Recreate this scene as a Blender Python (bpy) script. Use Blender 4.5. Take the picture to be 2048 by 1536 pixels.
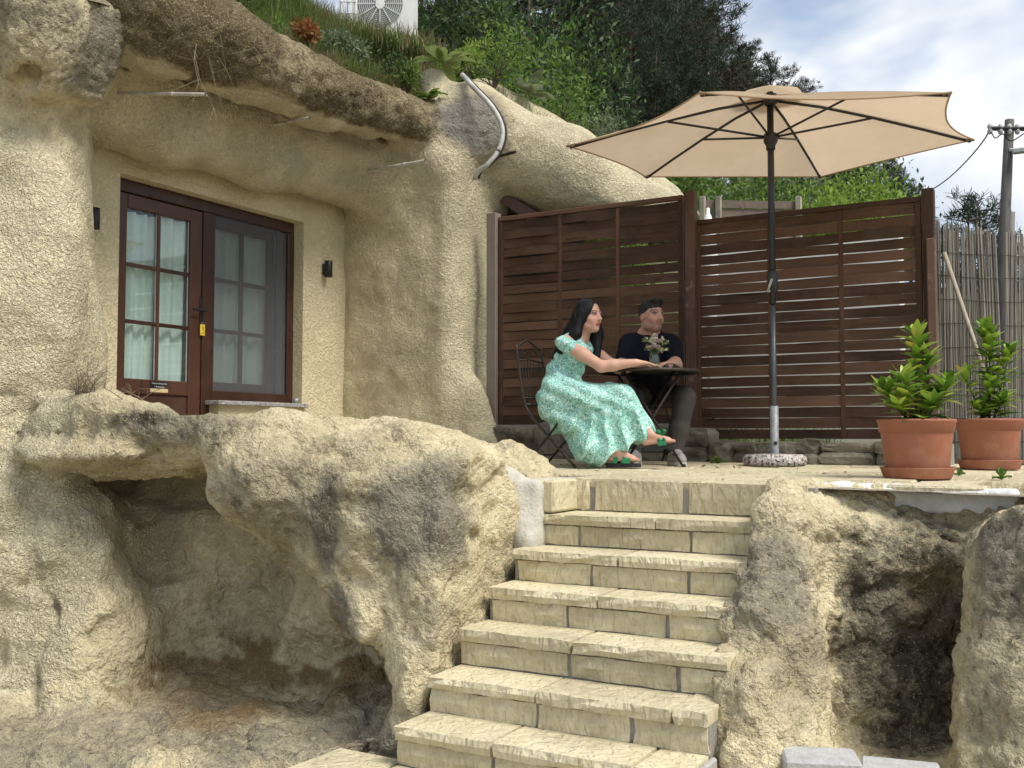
import bpy, math, random
import numpy as np
from mathutils import Vector, Matrix

for _o in list(bpy.data.objects):
    bpy.data.objects.remove(_o)
sc = bpy.context.scene
COL = sc.collection
R = math.radians

# ------------------------------------------------------------------ camera, sky, sun
FPX = 2050.0                     # focal length in pixels of a 2048 wide frame
ALPHA = R(29.5)                  # camera yaw: world X = along the fence, world Y = along the house wall
CA, SA = math.cos(ALPHA), math.sin(ALPHA)
CAMZ = 1.5
PITCH = math.atan(104 / FPX)
cam_d = bpy.data.cameras.new('camera')
cam = bpy.data.objects.new('camera', cam_d)
COL.objects.link(cam)
cam_d.sensor_width = 36.0
cam_d.lens = 36.0 * FPX / 2048.0
cam_d.clip_start = 0.05
cam_d.clip_end = 2000
cam.location = (0, 0, CAMZ)
cam.rotation_euler = (math.pi / 2 + PITCH, 0, ALPHA)
sc.camera = cam

SUN_AZ_CAM = (0.62, -0.50)       # horizontal direction to the sun (right, forward) seen from the camera
SUN_EL = R(54)
_sx = SUN_AZ_CAM[0] * CA - SUN_AZ_CAM[1] * SA
_sy = SUN_AZ_CAM[0] * SA + SUN_AZ_CAM[1] * CA
_n = math.hypot(_sx, _sy)
SUN = Vector((_sx / _n * math.cos(SUN_EL), _sy / _n * math.cos(SUN_EL), math.sin(SUN_EL)))
sun_d = bpy.data.lights.new('sun', 'SUN')
sun_d.energy = 2.0
sun_d.angle = R(26)
sun_d.color = (1.0, 0.95, 0.86)
sun = bpy.data.objects.new('sun', sun_d)
COL.objects.link(sun)
sun.location = (0, 0, 20)
sun.rotation_euler = SUN.to_track_quat('Z', 'Y').to_euler()

world = bpy.data.worlds.new('World')
sc.world = world
world.use_nodes = True
wn = world.node_tree.nodes
wl = world.node_tree.links
wn.clear()


def wnode(t, **kw):
    n = wn.new(t)
    for k, v in kw.items():
        setattr(n, k, v)
    return n


w_out = wnode('ShaderNodeOutputWorld')
w_bg = wnode('ShaderNodeBackground')
w_bg.inputs['Strength'].default_value = 0.105
w_sky = wnode('ShaderNodeTexSky', sky_type='NISHITA', sun_disc=False)
w_sky.sun_elevation = SUN_EL
w_sky.sun_rotation = math.atan2(SUN.x, SUN.y)
w_sky.air_density = 1.0
w_sky.dust_density = 1.5
w_tc = wnode('ShaderNodeTexCoord')
w_map = wnode('ShaderNodeMapping')
w_map.inputs['Scale'].default_value = (1.0, 1.0, 1.7)
w_map.inputs['Location'].default_value = (0.35, 0.1, 0.0)
w_n1 = wnode('ShaderNodeTexNoise')
w_n1.inputs['Scale'].default_value = 3.4
w_n1.inputs['Detail'].default_value = 4
w_n1.inputs['Roughness'].default_value = 0.52
w_n1.inputs['Distortion'].default_value = 0.35
w_r1 = wnode('ShaderNodeValToRGB')
w_r1.color_ramp.elements[0].position = 0.33
w_r1.color_ramp.elements[1].position = 0.53
w_r2 = wnode('ShaderNodeValToRGB')
w_r2.color_ramp.elements[0].position = 0.38
w_r2.color_ramp.elements[0].color = (2.3, 2.8, 3.65, 1)
w_r2.color_ramp.elements[1].position = 0.60
w_r2.color_ramp.elements[1].color = (5.0, 5.15, 5.3, 1)
w_mix = wnode('ShaderNodeMix', data_type='RGBA')
w_sc = wnode('ShaderNodeVectorMath', operation='MULTIPLY')
w_sc.inputs[1].default_value = (0.98, 0.96, 0.94)
wl.new(w_tc.outputs['Generated'], w_map.inputs['Vector'])
wl.new(w_map.outputs['Vector'], w_n1.inputs['Vector'])
wl.new(w_n1.outputs['Fac'], w_r1.inputs['Fac'])
w_sep = wnode('ShaderNodeSeparateColor')
wl.new(w_n1.outputs['Color'], w_sep.inputs[0])
wl.new(w_sep.outputs[1], w_r2.inputs['Fac'])
wl.new(w_sky.outputs['Color'], w_sc.inputs[0])
wl.new(w_r1.outputs['Color'], w_mix.inputs['Factor'])
wl.new(w_sc.outputs['Vector'], w_mix.inputs['A'])
wl.new(w_r2.outputs['Color'], w_mix.inputs['B'])
wl.new(w_mix.outputs['Result'], w_bg.inputs['Color'])
wl.new(w_bg.outputs['Background'], w_out.inputs['Surface'])

sc.view_settings.view_transform = 'Standard'
sc.view_settings.look = 'None'
sc.view_settings.gamma = 1.0
sc.view_settings.use_curve_mapping = False
sc.view_settings.exposure = 0.95
sc.cycles.use_denoising = True
sc.cycles.max_bounces = 6
sc.cycles.diffuse_bounces = 4
sc.cycles.use_adaptive_sampling = True
sc.cycles.adaptive_threshold = 0.02
sc.cycles.adaptive_min_samples = 12
sc.cycles.glossy_bounces = 3
sc.cycles.transmission_bounces = 4
sc.cycles.transparent_max_bounces = 12

# ------------------------------------------------------------------ helpers: places
RIGHT = np.array([CA, SA, 0.0])
FWD = np.array([-SA, CA, 0.0])
UP = np.array([0, 0, 1.0])


def P(px, py, D):
    """the place on the line of sight of a photo pixel at horizontal distance D"""
    x = (px - 1024) / FPX
    y = -(py - 768) / FPX
    f = math.cos(PITCH) - y * math.sin(PITCH)
    u = math.sin(PITCH) + y * math.cos(PITCH)
    s = D / f
    return RIGHT * (x * s) + FWD * D + UP * (CAMZ + u * s)


def PX(px, py, X):
    """same, on the plane x = X"""
    a = P(px, py, 1.0)
    d = a - np.array([0, 0, CAMZ])
    return np.array([0, 0, CAMZ]) + d * (X / d[0])


def PY(px, py, Y):
    a = P(px, py, 1.0)
    d = a - np.array([0, 0, CAMZ])
    return np.array([0, 0, CAMZ]) + d * (Y / d[1])


def PZ(px, py, Z):
    a = P(px, py, 1.0)
    d = a - np.array([0, 0, CAMZ])
    return np.array([0, 0, CAMZ]) + d * ((Z - CAMZ) / d[2])


def C(lat, D, z):
    """camera-aligned ground coordinates"""
    return RIGHT * lat + FWD * D + UP * z


def depth(p):
    return -p[0] * SA + p[1] * CA


def TZ(x, y):
    """height of the terrace, which falls a little towards the stairs"""
    return 1.255 + 0.0187 * ((-x * SA + y * CA) - 5.9)


# ------------------------------------------------------------------ helpers: noise
def _hash(ix, iy, iz, seed):
    h = (ix.astype(np.uint32) * np.uint32(374761393) + iy.astype(np.uint32) * np.uint32(668265263)
         + iz.astype(np.uint32) * np.uint32(2147483647 - 1013904223) + np.uint32((seed * 974634777) & 0xffffffff))
    h = (h ^ (h >> np.uint32(13))) * np.uint32(1274126177)
    h = h ^ (h >> np.uint32(16))
    return (h & np.uint32(0xffff)).astype(np.float32) / 32767.5 - 1.0


def vnoise(p, seed=0):
    """smooth value noise, about -1..1, p is (n,3)"""
    p = np.asarray(p, dtype=np.float32)
    i = np.floor(p)
    f = p - i
    f = f * f * f * (f * (f * 6 - 15) + 10)
    i = i.astype(np.int64) & 0xffffffff
    ix, iy, iz = i[:, 0], i[:, 1], i[:, 2]
    out = 0
    for dx in (0, 1):
        wx = f[:, 0] if dx else 1 - f[:, 0]
        for dy in (0, 1):
            wy = f[:, 1] if dy else 1 - f[:, 1]
            for dz in (0, 1):
                wz = f[:, 2] if dz else 1 - f[:, 2]
                out = out + wx * wy * wz * _hash((ix + dx) & 0xffffffff, (iy + dy) & 0xffffffff, (iz + dz) & 0xffffffff, seed)
    return out


def fbm(p, scale=1.0, octaves=4, seed=0, gain=0.5):
    p = np.asarray(p, dtype=np.float32) * scale
    a, s, t = 1.0, 0.0, 0.0
    for o in range(octaves):
        s = s + a * vnoise(p * (2.03 ** o) + 17.3 * o, seed + o)
        t += a
        a *= gain
    return s / t


# ------------------------------------------------------------------ helpers: signed distance sculpting
class Sculpt:
    def __init__(self, lo, hi, h):
        self.lo = np.array(lo, dtype=np.float64)
        self.h = h
        self.n = np.ceil((np.array(hi) - self.lo) / h).astype(int) + 1
        self.F = np.full(self.n, 5.0, dtype=np.float32)
        self.ax = [(self.lo[i] + np.arange(self.n[i]) * h).astype(np.float32) for i in range(3)]

    def _sl(self, lo, hi):
        a = np.clip(np.floor((np.array(lo) - self.lo) / self.h).astype(int), 0, self.n)
        b = np.clip(np.ceil((np.array(hi) - self.lo) / self.h).astype(int) + 1, 0, self.n)
        if np.any(b - a < 1):
            return None
        sl = tuple(slice(a[i], b[i]) for i in range(3))
        X = self.ax[0][sl[0]][:, None, None]
        Y = self.ax[1][sl[1]][None, :, None]
        Z = self.ax[2][sl[2]][None, None, :]
        return sl, X, Y, Z

    def _put(self, sl, d, k, op):
        A = self.F[sl]
        if op == 'u':
            hh = np.maximum(k - np.abs(A - d), 0) / k
            self.F[sl] = np.minimum(A, d) - hh * hh * k * 0.25
        elif op == 's':
            hh = np.maximum(k - np.abs(A + d), 0) / k
            self.F[sl] = np.maximum(A, -d) + hh * hh * k * 0.25
        elif op == 'i':
            self.F[sl] = np.maximum(A, d)

    def cone(self, p0, p1, r0, r1=None, k=0.1, op='u', flat=None):
        r1 = r0 if r1 is None else r1
        p0 = np.array(p0, float)
        p1 = np.array(p1, float)
        m = max(r0, r1) + k + 3 * self.h
        q = self._sl(np.minimum(p0, p1) - m, np.maximum(p0, p1) + m)
        if q is None:
            return
        sl, X, Y, Z = q
        ab = p1 - p0
        L = max(float(ab @ ab), 1e-9)
        x, y, z = X - p0[0], Y - p0[1], Z - p0[2]
        t = np.clip((x * ab[0] + y * ab[1] + z * ab[2]) / L, 0, 1)
        d = np.sqrt((x - t * ab[0]) ** 2 + (y - t * ab[1]) ** 2 + (z - t * ab[2]) ** 2) - (r0 + t * (r1 - r0))
        self._put(sl, d, k, op)

    def ell(self, c, rad, k=0.1, op='u', yaw=ALPHA, tilt=0.0, roll=0.0):
        """radii along camera right, camera forward, up (before tilt about right / roll about forward)"""
        c = np.array(c, float)
        m = max(rad) + k + 3 * self.h
        q = self._sl(c - m, c + m)
        if q is None:
            return
        sl, X, Y, Z = q
        x, y, z = X - c[0], Y - c[1], Z - c[2]
        ca, sa = math.cos(yaw), math.sin(yaw)
        u = x * ca + y * sa
        v = -x * sa + y * ca
        w = z
        if roll:
            cr, sr = math.cos(roll), math.sin(roll)
            u, w = u * cr + w * sr, -u * sr + w * cr
        if tilt:
            ct, st = math.cos(tilt), math.sin(tilt)
            v, w = v * ct + w * st, -v * st + w * ct
        k0 = np.sqrt((u / rad[0]) ** 2 + (v / rad[1]) ** 2 + (w / rad[2]) ** 2)
        k1 = np.sqrt((u / rad[0] ** 2) ** 2 + (v / rad[1] ** 2) ** 2 + (w / rad[2] ** 2) ** 2) + 1e-6
        self._put(sl, k0 * (k0 - 1) / k1, k, op)

    def box(self, lo, hi, rnd=0.05, k=0.1, op='u'):
        lo = np.array(lo, float)
        hi = np.array(hi, float)
        m = k + 3 * self.h
        q = self._sl(lo - m, hi + m)
        if q is None:
            return
        sl, X, Y, Z = q
        c = (lo + hi) / 2
        b = (hi - lo) / 2 - rnd
        x, y, z = np.abs(X - c[0]) - b[0], np.abs(Y - c[1]) - b[1], np.abs(Z - c[2]) - b[2]
        o = np.sqrt(np.maximum(x, 0) ** 2 + np.maximum(y, 0) ** 2 + np.maximum(z, 0) ** 2)
        d = o + np.minimum(np.maximum(np.maximum(x, y), z), 0) - rnd
        self._put(sl, d, k, op)

    def plane(self, p, nrm, k=0.1, op='u'):
        nrm = np.array(nrm, float)
        nrm /= np.linalg.norm(nrm)
        sl, X, Y, Z = self._sl(self.lo, self.lo + self.n * self.h)
        d = ((X - p[0]) * nrm[0] + (Y - p[1]) * nrm[1] + (Z - p[2]) * nrm[2]).astype(np.float32)
        self._put(sl, d, k, op)

    def rough(self, amp, scale, octaves=4, seed=1, band=0.25, gain=0.5, stretch=(1, 1, 1), weight=None):
        idx = np.nonzero(np.abs(self.F) < band)
        p = np.stack([self.ax[i][idx[i]] for i in range(3)], 1)
        v = fbm(p * np.array(stretch, dtype=np.float32), scale, octaves, seed, gain) * amp
        if weight is not None:
            v = v * weight(p)
        self.F[idx] += v

    def mesh(self):
        F = self.F.copy()
        big = 1.0
        for a in range(3):          # close the sculpture at the edge of its block
            s = [slice(None)] * 3
            s[a] = 0
            F[tuple(s)] = np.maximum(F[tuple(s)], big * self.h)
            s[a] = -1
            F[tuple(s)] = np.maximum(F[tuple(s)], big * self.h)
        S = F < 0
        c = S[:-1, :-1, :-1].astype(np.int8)
        tot = np.zeros_like(c)
        for dx in (0, 1):
            for dy in (0, 1):
                for dz in (0, 1):
                    tot += S[dx:dx + c.shape[0], dy:dy + c.shape[1], dz:dz + c.shape[2]]
        act = (tot > 0) & (tot < 8)
        cells = np.argwhere(act)
        vid = np.full(act.shape, -1, dtype=np.int32)
        vid[act] = np.arange(len(cells))
        acc = np.zeros((len(cells), 3), dtype=np.float64)
        cnt = np.zeros(len(cells))
        corners = [(a, b, d) for a in (0, 1) for b in (0, 1) for d in (0, 1)]
        for ca_ in corners:
            for ax in range(3):
                if ca_[ax] == 0:
                    cb = list(ca_)
                    cb[ax] = 1
                    fa = F[cells[:, 0] + ca_[0], cells[:, 1] + ca_[1], cells[:, 2] + ca_[2]]
                    fb = F[cells[:, 0] + cb[0], cells[:, 1] + cb[1], cells[:, 2] + cb[2]]
                    m = (fa < 0) != (fb < 0)
                    t = np.zeros(len(cells))
                    t[m] = fa[m] / (fa[m] - fb[m])
                    pt = np.tile(np.array(ca_, float), (len(cells), 1))
                    pt[:, ax] += t
                    acc[m] += pt[m]
                    cnt[m] += 1
        V = (cells + acc / cnt[:, None]) * self.h + self.lo
        quads = []
        for ax in range(3):
            o1, o2 = (ax + 1) % 3, (ax + 2) % 3
            sa = [slice(None)] * 3
            sb = [slice(None)] * 3
            sa[ax] = slice(0, -1)
            sb[ax] = slice(1, None)
            A, B = S[tuple(sa)], S[tuple(sb)]
            e = np.argwhere(A != B)
            e = e[(e[:, o1] > 0) & (e[:, o2] > 0) & (e[:, o1] < self.n[o1] - 1) & (e[:, o2] < self.n[o2] - 1)]
            flip = B[e[:, 0], e[:, 1], e[:, 2]]

            def cell(d1, d2):
                q = e.copy()
                q[:, o1] += d1
                q[:, o2] += d2
                return vid[q[:, 0], q[:, 1], q[:, 2]]
            q = np.stack([cell(-1, -1), cell(0, -1), cell(0, 0), cell(-1, 0)], 1)
            q[flip] = q[flip][:, ::-1]
            quads.append(q)
        return V, np.concatenate(quads)


def mesh_normals(V, Q):
    n = np.zeros_like(V)
    a = np.cross(V[Q[:, 2]] - V[Q[:, 0]], V[Q[:, 3]] - V[Q[:, 1]])
    for i in range(4):
        np.add.at(n, Q[:, i], a)
    return n / (np.linalg.norm(n, axis=1)[:, None] + 1e-12)


# ------------------------------------------------------------------ helpers: objects
WOFF = {}


def np_mesh(name, V, Fc, smooth=False):
    """mesh from arrays; Fc is an (n,3)/(n,4) array or a list of index lists"""
    me = bpy.data.meshes.new(name)
    if isinstance(Fc, np.ndarray):
        V = np.asarray(V, dtype=np.float32)
        k = Fc.shape[1]
        me.vertices.add(len(V))
        me.vertices.foreach_set('co', V.ravel())
        me.loops.add(Fc.size)
        me.loops.foreach_set('vertex_index', np.ascontiguousarray(Fc, dtype=np.int32).ravel())
        me.polygons.add(len(Fc))
        me.polygons.foreach_set('loop_start', np.arange(0, Fc.size, k, dtype=np.int32))
        me.update(calc_edges=True)
    else:
        me.from_pydata([tuple(map(float, v)) for v in V], [], [list(map(int, f)) for f in Fc])
        me.update()
    if smooth:
        me.polygons.foreach_set('use_smooth', np.ones(len(me.polygons), dtype=bool))
    return me


def link(name, me, mat=None, parent=None, loc=None):
    o = bpy.data.objects.new(name, me)
    COL.objects.link(o)
    if mat is not None and len(me.materials) == 0:
        for m in (mat if isinstance(mat, (list, tuple)) else [mat]):
            me.materials.append(m)
    if loc is not None:
        o.location = loc
    if parent is not None:
        o.parent = parent
    return o


def mk(name, V, Fc, mat, parent=None, smooth=False):
    """object whose vertices are given in world places (parent offset removed)"""
    V = np.asarray(V, dtype=np.float64)
    if parent is not None:
        V = V - WOFF.get(parent.name, np.zeros(3))
    o = link(name, np_mesh(name, V, Fc, smooth), mat, parent)
    if parent is not None:
        WOFF[o.name] = WOFF.get(parent.name, np.zeros(3))
    return o


def tag(o, label=None, cat=None, group=None, kind=None):
    if label:
        o['label'] = label
    if cat:
        o['category'] = cat
    if group:
        o['group'] = group
    if kind:
        o['kind'] = kind
    return o


def thing(name, label, cat, loc=(0, 0, 0), group=None):
    o = bpy.data.objects.new(name, None)
    COL.objects.link(o)
    o.empty_display_size = 0.1
    o.location = tuple(map(float, loc))
    WOFF[o.name] = np.array(loc, dtype=float)
    return tag(o, label, cat, group)


def point_attr(me, name, arr):
    """float colour per point"""
    a = me.attributes.new(name, 'FLOAT_COLOR', 'POINT')
    arr = np.asarray(arr, dtype=np.float32)
    if arr.shape[1] == 3:
        arr = np.concatenate([arr, np.ones((len(arr), 1), np.float32)], 1)
    a.data.foreach_set('color', arr.ravel())


class MB:
    """collects simple solids into one mesh"""
    def __init__(self):
        self.v, self.f = [], []

    def add(self, V, Fc):
        b = len(self.v)
        self.v.extend([tuple(map(float, p)) for p in V])
        self.f.extend([[i + b for i in q] for q in Fc])
        return self

    def box(self, lo, hi, bev=0.0):
        V, Fc = box_vf(lo, hi, bev)
        return self.add(V, Fc)

    def tube(self, pts, r, n=8, cap=True):
        V, Fc = tube_vf(pts, r, n, cap)
        return self.add(V, Fc)

    def build(self, name, mat, parent=None, smooth=False):
        return mk(name, self.v, self.f, mat, parent, smooth)


def box_vf(lo, hi, bev=0.0):
    lo = np.array(lo, float)
    hi = np.array(hi, float)
    if bev <= 0:
        V = [(x, y, z) for x in (lo[0], hi[0]) for y in (lo[1], hi[1]) for z in (lo[2], hi[2])]
        Fc = [(0, 1, 3, 2), (4, 6, 7, 5), (0, 4, 5, 1), (2, 3, 7, 6), (0, 2, 6, 4), (1, 5, 7, 3)]
        return V, Fc
    V = []
    idx = {}
    for x in (0, 1):
        for y in (0, 1):
            for z in (0, 1):
                s = (x, y, z)
                for a in range(3):
                    p = [0, 0, 0]
                    for b in range(3):
                        base = hi[b] if s[b] else lo[b]
                        sg = -1 if s[b] else 1
                        p[b] = base if b == a else base + sg * bev
                    idx[(s, a)] = len(V)
                    V.append(tuple(p))
    Fc = []

    def quad(q, want):
        n = np.cross(np.array(V[q[1]]) - np.array(V[q[0]]), np.array(V[q[2]]) - np.array(V[q[0]]))
        Fc.append(tuple(q) if np.dot(n, want) > 0 else tuple(reversed(q)))
    for a in range(3):
        for s in (0, 1):
            o1, o2 = (a + 1) % 3, (a + 2) % 3
            q = []
            for (i, j) in ((0, 0), (1, 0), (1, 1), (0, 1)):
                c = [0, 0, 0]
                c[a], c[o1], c[o2] = s, i, j
                q.append(idx[(tuple(c), a)])
            w = np.zeros(3)
            w[a] = 1 if s else -1
            quad(q, w)
    for a in range(3):          # edges running along axis a
        o1, o2 = (a + 1) % 3, (a + 2) % 3
        for i in (0, 1):
            for j in (0, 1):
                c0 = [0, 0, 0]
                c1 = [0, 0, 0]
                c0[a], c1[a] = 0, 1
                c0[o1] = c1[o1] = i
                c0[o2] = c1[o2] = j
                w = np.zeros(3)
                w[o1] = 1 if i else -1
                w[o2] = 1 if j else -1
                quad([idx[(tuple(c0), o1)], idx[(tuple(c1), o1)], idx[(tuple(c1), o2)], idx[(tuple(c0), o2)]], w)
    for x in (0, 1):
        for y in (0, 1):
            for z in (0, 1):
                s = (x, y, z)
                quad([idx[(s, 0)], idx[(s, 1)], idx[(s, 2)]], np.array([1 if q else -1 for q in s]))
    return V, Fc


def tube_vf(pts, r, n=8, cap=True):
    pts = [np.array(p, float) for p in pts]
    m = len(pts)
    rs = [r] * m if np.isscalar(r) else list(r)
    V, Fc = [], []
    up = np.array([0.123, 0.31, 0.94])
    for i in range(m):
        t = pts[min(i + 1, m - 1)] - pts[max(i - 1, 0)]
        t /= (np.linalg.norm(t) + 1e-12)
        a = np.cross(t, up)
        if np.linalg.norm(a) < 0.2:
            a = np.cross(t, np.array([1.0, 0, 0]))
        a /= np.linalg.norm(a)
        b = np.cross(t, a)
        up = -np.cross(t, a) if False else up
        for k in range(n):
            th = 2 * math.pi * k / n
            V.append(pts[i] + rs[i] * (math.cos(th) * a + math.sin(th) * b))
    for i in range(m - 1):
        for k in range(n):
            k2 = (k + 1) % n
            Fc.append((i * n + k2, i * n + k, (i + 1) * n + k, (i + 1) * n + k2))
    if cap:
        Fc.append(tuple(range(n)))
        Fc.append(tuple((m - 1) * n + k for k in reversed(range(n))))
    return V, Fc


def lathe_vf(prof, n=32, c=(0, 0, 0)):
    V, Fc = [], []
    m = len(prof)
    for (r, z) in prof:
        for k in range(n):
            th = 2 * math.pi * k / n
            V.append((c[0] + r * math.cos(th), c[1] + r * math.sin(th), c[2] + z))
    for i in range(m - 1):
        for k in range(n):
            k2 = (k + 1) % n
            Fc.append((i * n + k, i * n + k2, (i + 1) * n + k2, (i + 1) * n + k))
    return V, Fc


def spline(pts, n=8):
    """Catmull-Rom through points"""
    P_ = [np.array(p, float) for p in pts]
    P_ = [2 * P_[0] - P_[1]] + P_ + [2 * P_[-1] - P_[-2]]
    out = []
    for i in range(1, len(P_) - 2):
        for k in range(n):
            t = k / n
            a, b, c_, d = P_[i - 1], P_[i], P_[i + 1], P_[i + 2]
            out.append(0.5 * (2 * b + (c_ - a) * t + (2 * a - 5 * b + 4 * c_ - d) * t * t + (3 * b - a - 3 * c_ + d) * t ** 3))
    out.append(P_[-2])
    return out


# ------------------------------------------------------------------ helpers: materials
class NT:
    """small node-tree writer"""
    def __init__(self, name):
        self.m = bpy.data.materials.new(name)
        self.m.use_nodes = True
        self.t = self.m.node_tree
        self.t.nodes.clear()
        self.out = self.t.nodes.new('ShaderNodeOutputMaterial')
        self.b = self.t.nodes.new('ShaderNodeBsdfPrincipled')
        self.t.links.new(self.b.outputs[0], self.out.inputs['Surface'])
        tc = self.t.nodes.new('ShaderNodeTexCoord')
        self.co = tc.outputs['Object']
        self.tc = tc

    def n(self, t, ins=None, **kw):
        nd = self.t.nodes.new(t)
        for k, v in kw.items():
            setattr(nd, k, v)
        for k, v in (ins or {}).items():
            self.set(nd.inputs[k], v)
        return nd

    def set(self, sock, v):
        if isinstance(v, bpy.types.NodeSocket):
            self.t.links.new(v, sock)
        else:
            if isinstance(v, (tuple, list)) and len(v) == 3 and sock.type == 'RGBA':
                v = (*v, 1)
            sock.default_value = v

    def noise(self, scale, detail=5, rough=0.55, dist=0.0, vec=None, out='Fac'):
        nd = self.n('ShaderNodeTexNoise', {'Scale': scale, 'Detail': detail, 'Roughness': rough, 'Distortion': dist, 'Vector': vec or self.co})
        return nd.outputs[out]

    def voro(self, scale, vec=None, feature='F1', out='Distance', rnd=1.0):
        nd = self.n('ShaderNodeTexVoronoi', {'Scale': scale, 'Vector': vec or self.co, 'Randomness': rnd}, feature=feature)
        return nd.outputs[out]

    def map(self, scale=(1, 1, 1), loc=(0, 0, 0), rot=(0, 0, 0), vec=None):
        return self.n('ShaderNodeMapping', {'Vector': vec or self.co, 'Scale': scale, 'Location': loc, 'Rotation': rot}).outputs[0]

    def ramp(self, fac, stops):
        nd = self.n('ShaderNodeValToRGB', {'Fac': fac})
        cr = nd.color_ramp
        while len(cr.elements) < len(stops):
            cr.elements.new(0.5)
        for e, (p, c) in zip(cr.elements, stops):
            e.position = p
            e.color = (c, c, c, 1) if np.isscalar(c) else (*c, 1)
        return nd.outputs[0]

    def mix(self, fac, a, b, blend='MIX'):
        nd = self.n('ShaderNodeMix', data_type='RGBA', blend_type=blend)
        self.set(nd.inputs[0], fac)
        self.set(nd.inputs[6], a)
        self.set(nd.inputs[7], b)
        return nd.outputs[2]

    def math(self, op, a, b=0.0, c=None, clamp=False):
        nd = self.n('ShaderNodeMath', operation=op, use_clamp=clamp)
        self.set(nd.inputs[0], a)
        self.set(nd.inputs[1], b)
        if c is not None:
            self.set(nd.inputs[2], c)
        return nd.outputs[0]

    def attr(self, name):
        nd = self.n('ShaderNodeAttribute', attribute_name=name)
        s = self.n('ShaderNodeSeparateColor', {'Color': nd.outputs['Color']})
        return s.outputs[0], s.outputs[1], s.outputs[2], nd.outputs['Alpha']

    def rand(self):
        return self.n('ShaderNodeObjectInfo').outputs['Random']

    def bump(self, h, strength=0.5, dist=0.01, normal=None):
        nd = self.n('ShaderNodeBump', {'Height': h, 'Strength': strength, 'Distance': dist})
        if normal is not None:
            self.set(nd.inputs['Normal'], normal)
        return nd.outputs[0]

    def fin(self, color=None, rough=0.8, normal=None, metal=0.0, spec=None, **ins):
        if color is not None:
            self.set(self.b.inputs['Base Color'], color)
        self.set(self.b.inputs['Roughness'], rough)
        self.set(self.b.inputs['Metallic'], metal)
        if spec is not None:
            self.b.inputs['Specular IOR Level'].default_value = spec
        if normal is not None:
            self.set(self.b.inputs['Normal'], normal)
        for k, v in ins.items():
            self.set(self.b.inputs[k], v)
        return self.m


def hexc(h, k=1.0):
    """sRGB hex to linear"""
    h = h.lstrip('#')
    c = [int(h[i:i + 2], 16) / 255 for i in (0, 2, 4)]
    return tuple(k * (x / 12.92 if x <= 0.04045 else ((x + 0.055) / 1.055) ** 2.4) for x in c)


def plain(name, col, rough=0.6, metal=0.0, var=0.12, scale=20, bump=0.0, spec=None):
    t = NT(name)
    n = t.noise(scale, 4)
    c = t.mix(t.ramp(n, [(0.3, 0.0), (0.7, 1.0)]), tuple(x * (1 - var) for x in col), tuple(min(1, x * (1 + var)) for x in col))
    nm = t.bump(t.noise(scale * 4, 3), bump, 0.004) if bump else None
    return t.fin(c, rough, nm, metal, spec)

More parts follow.
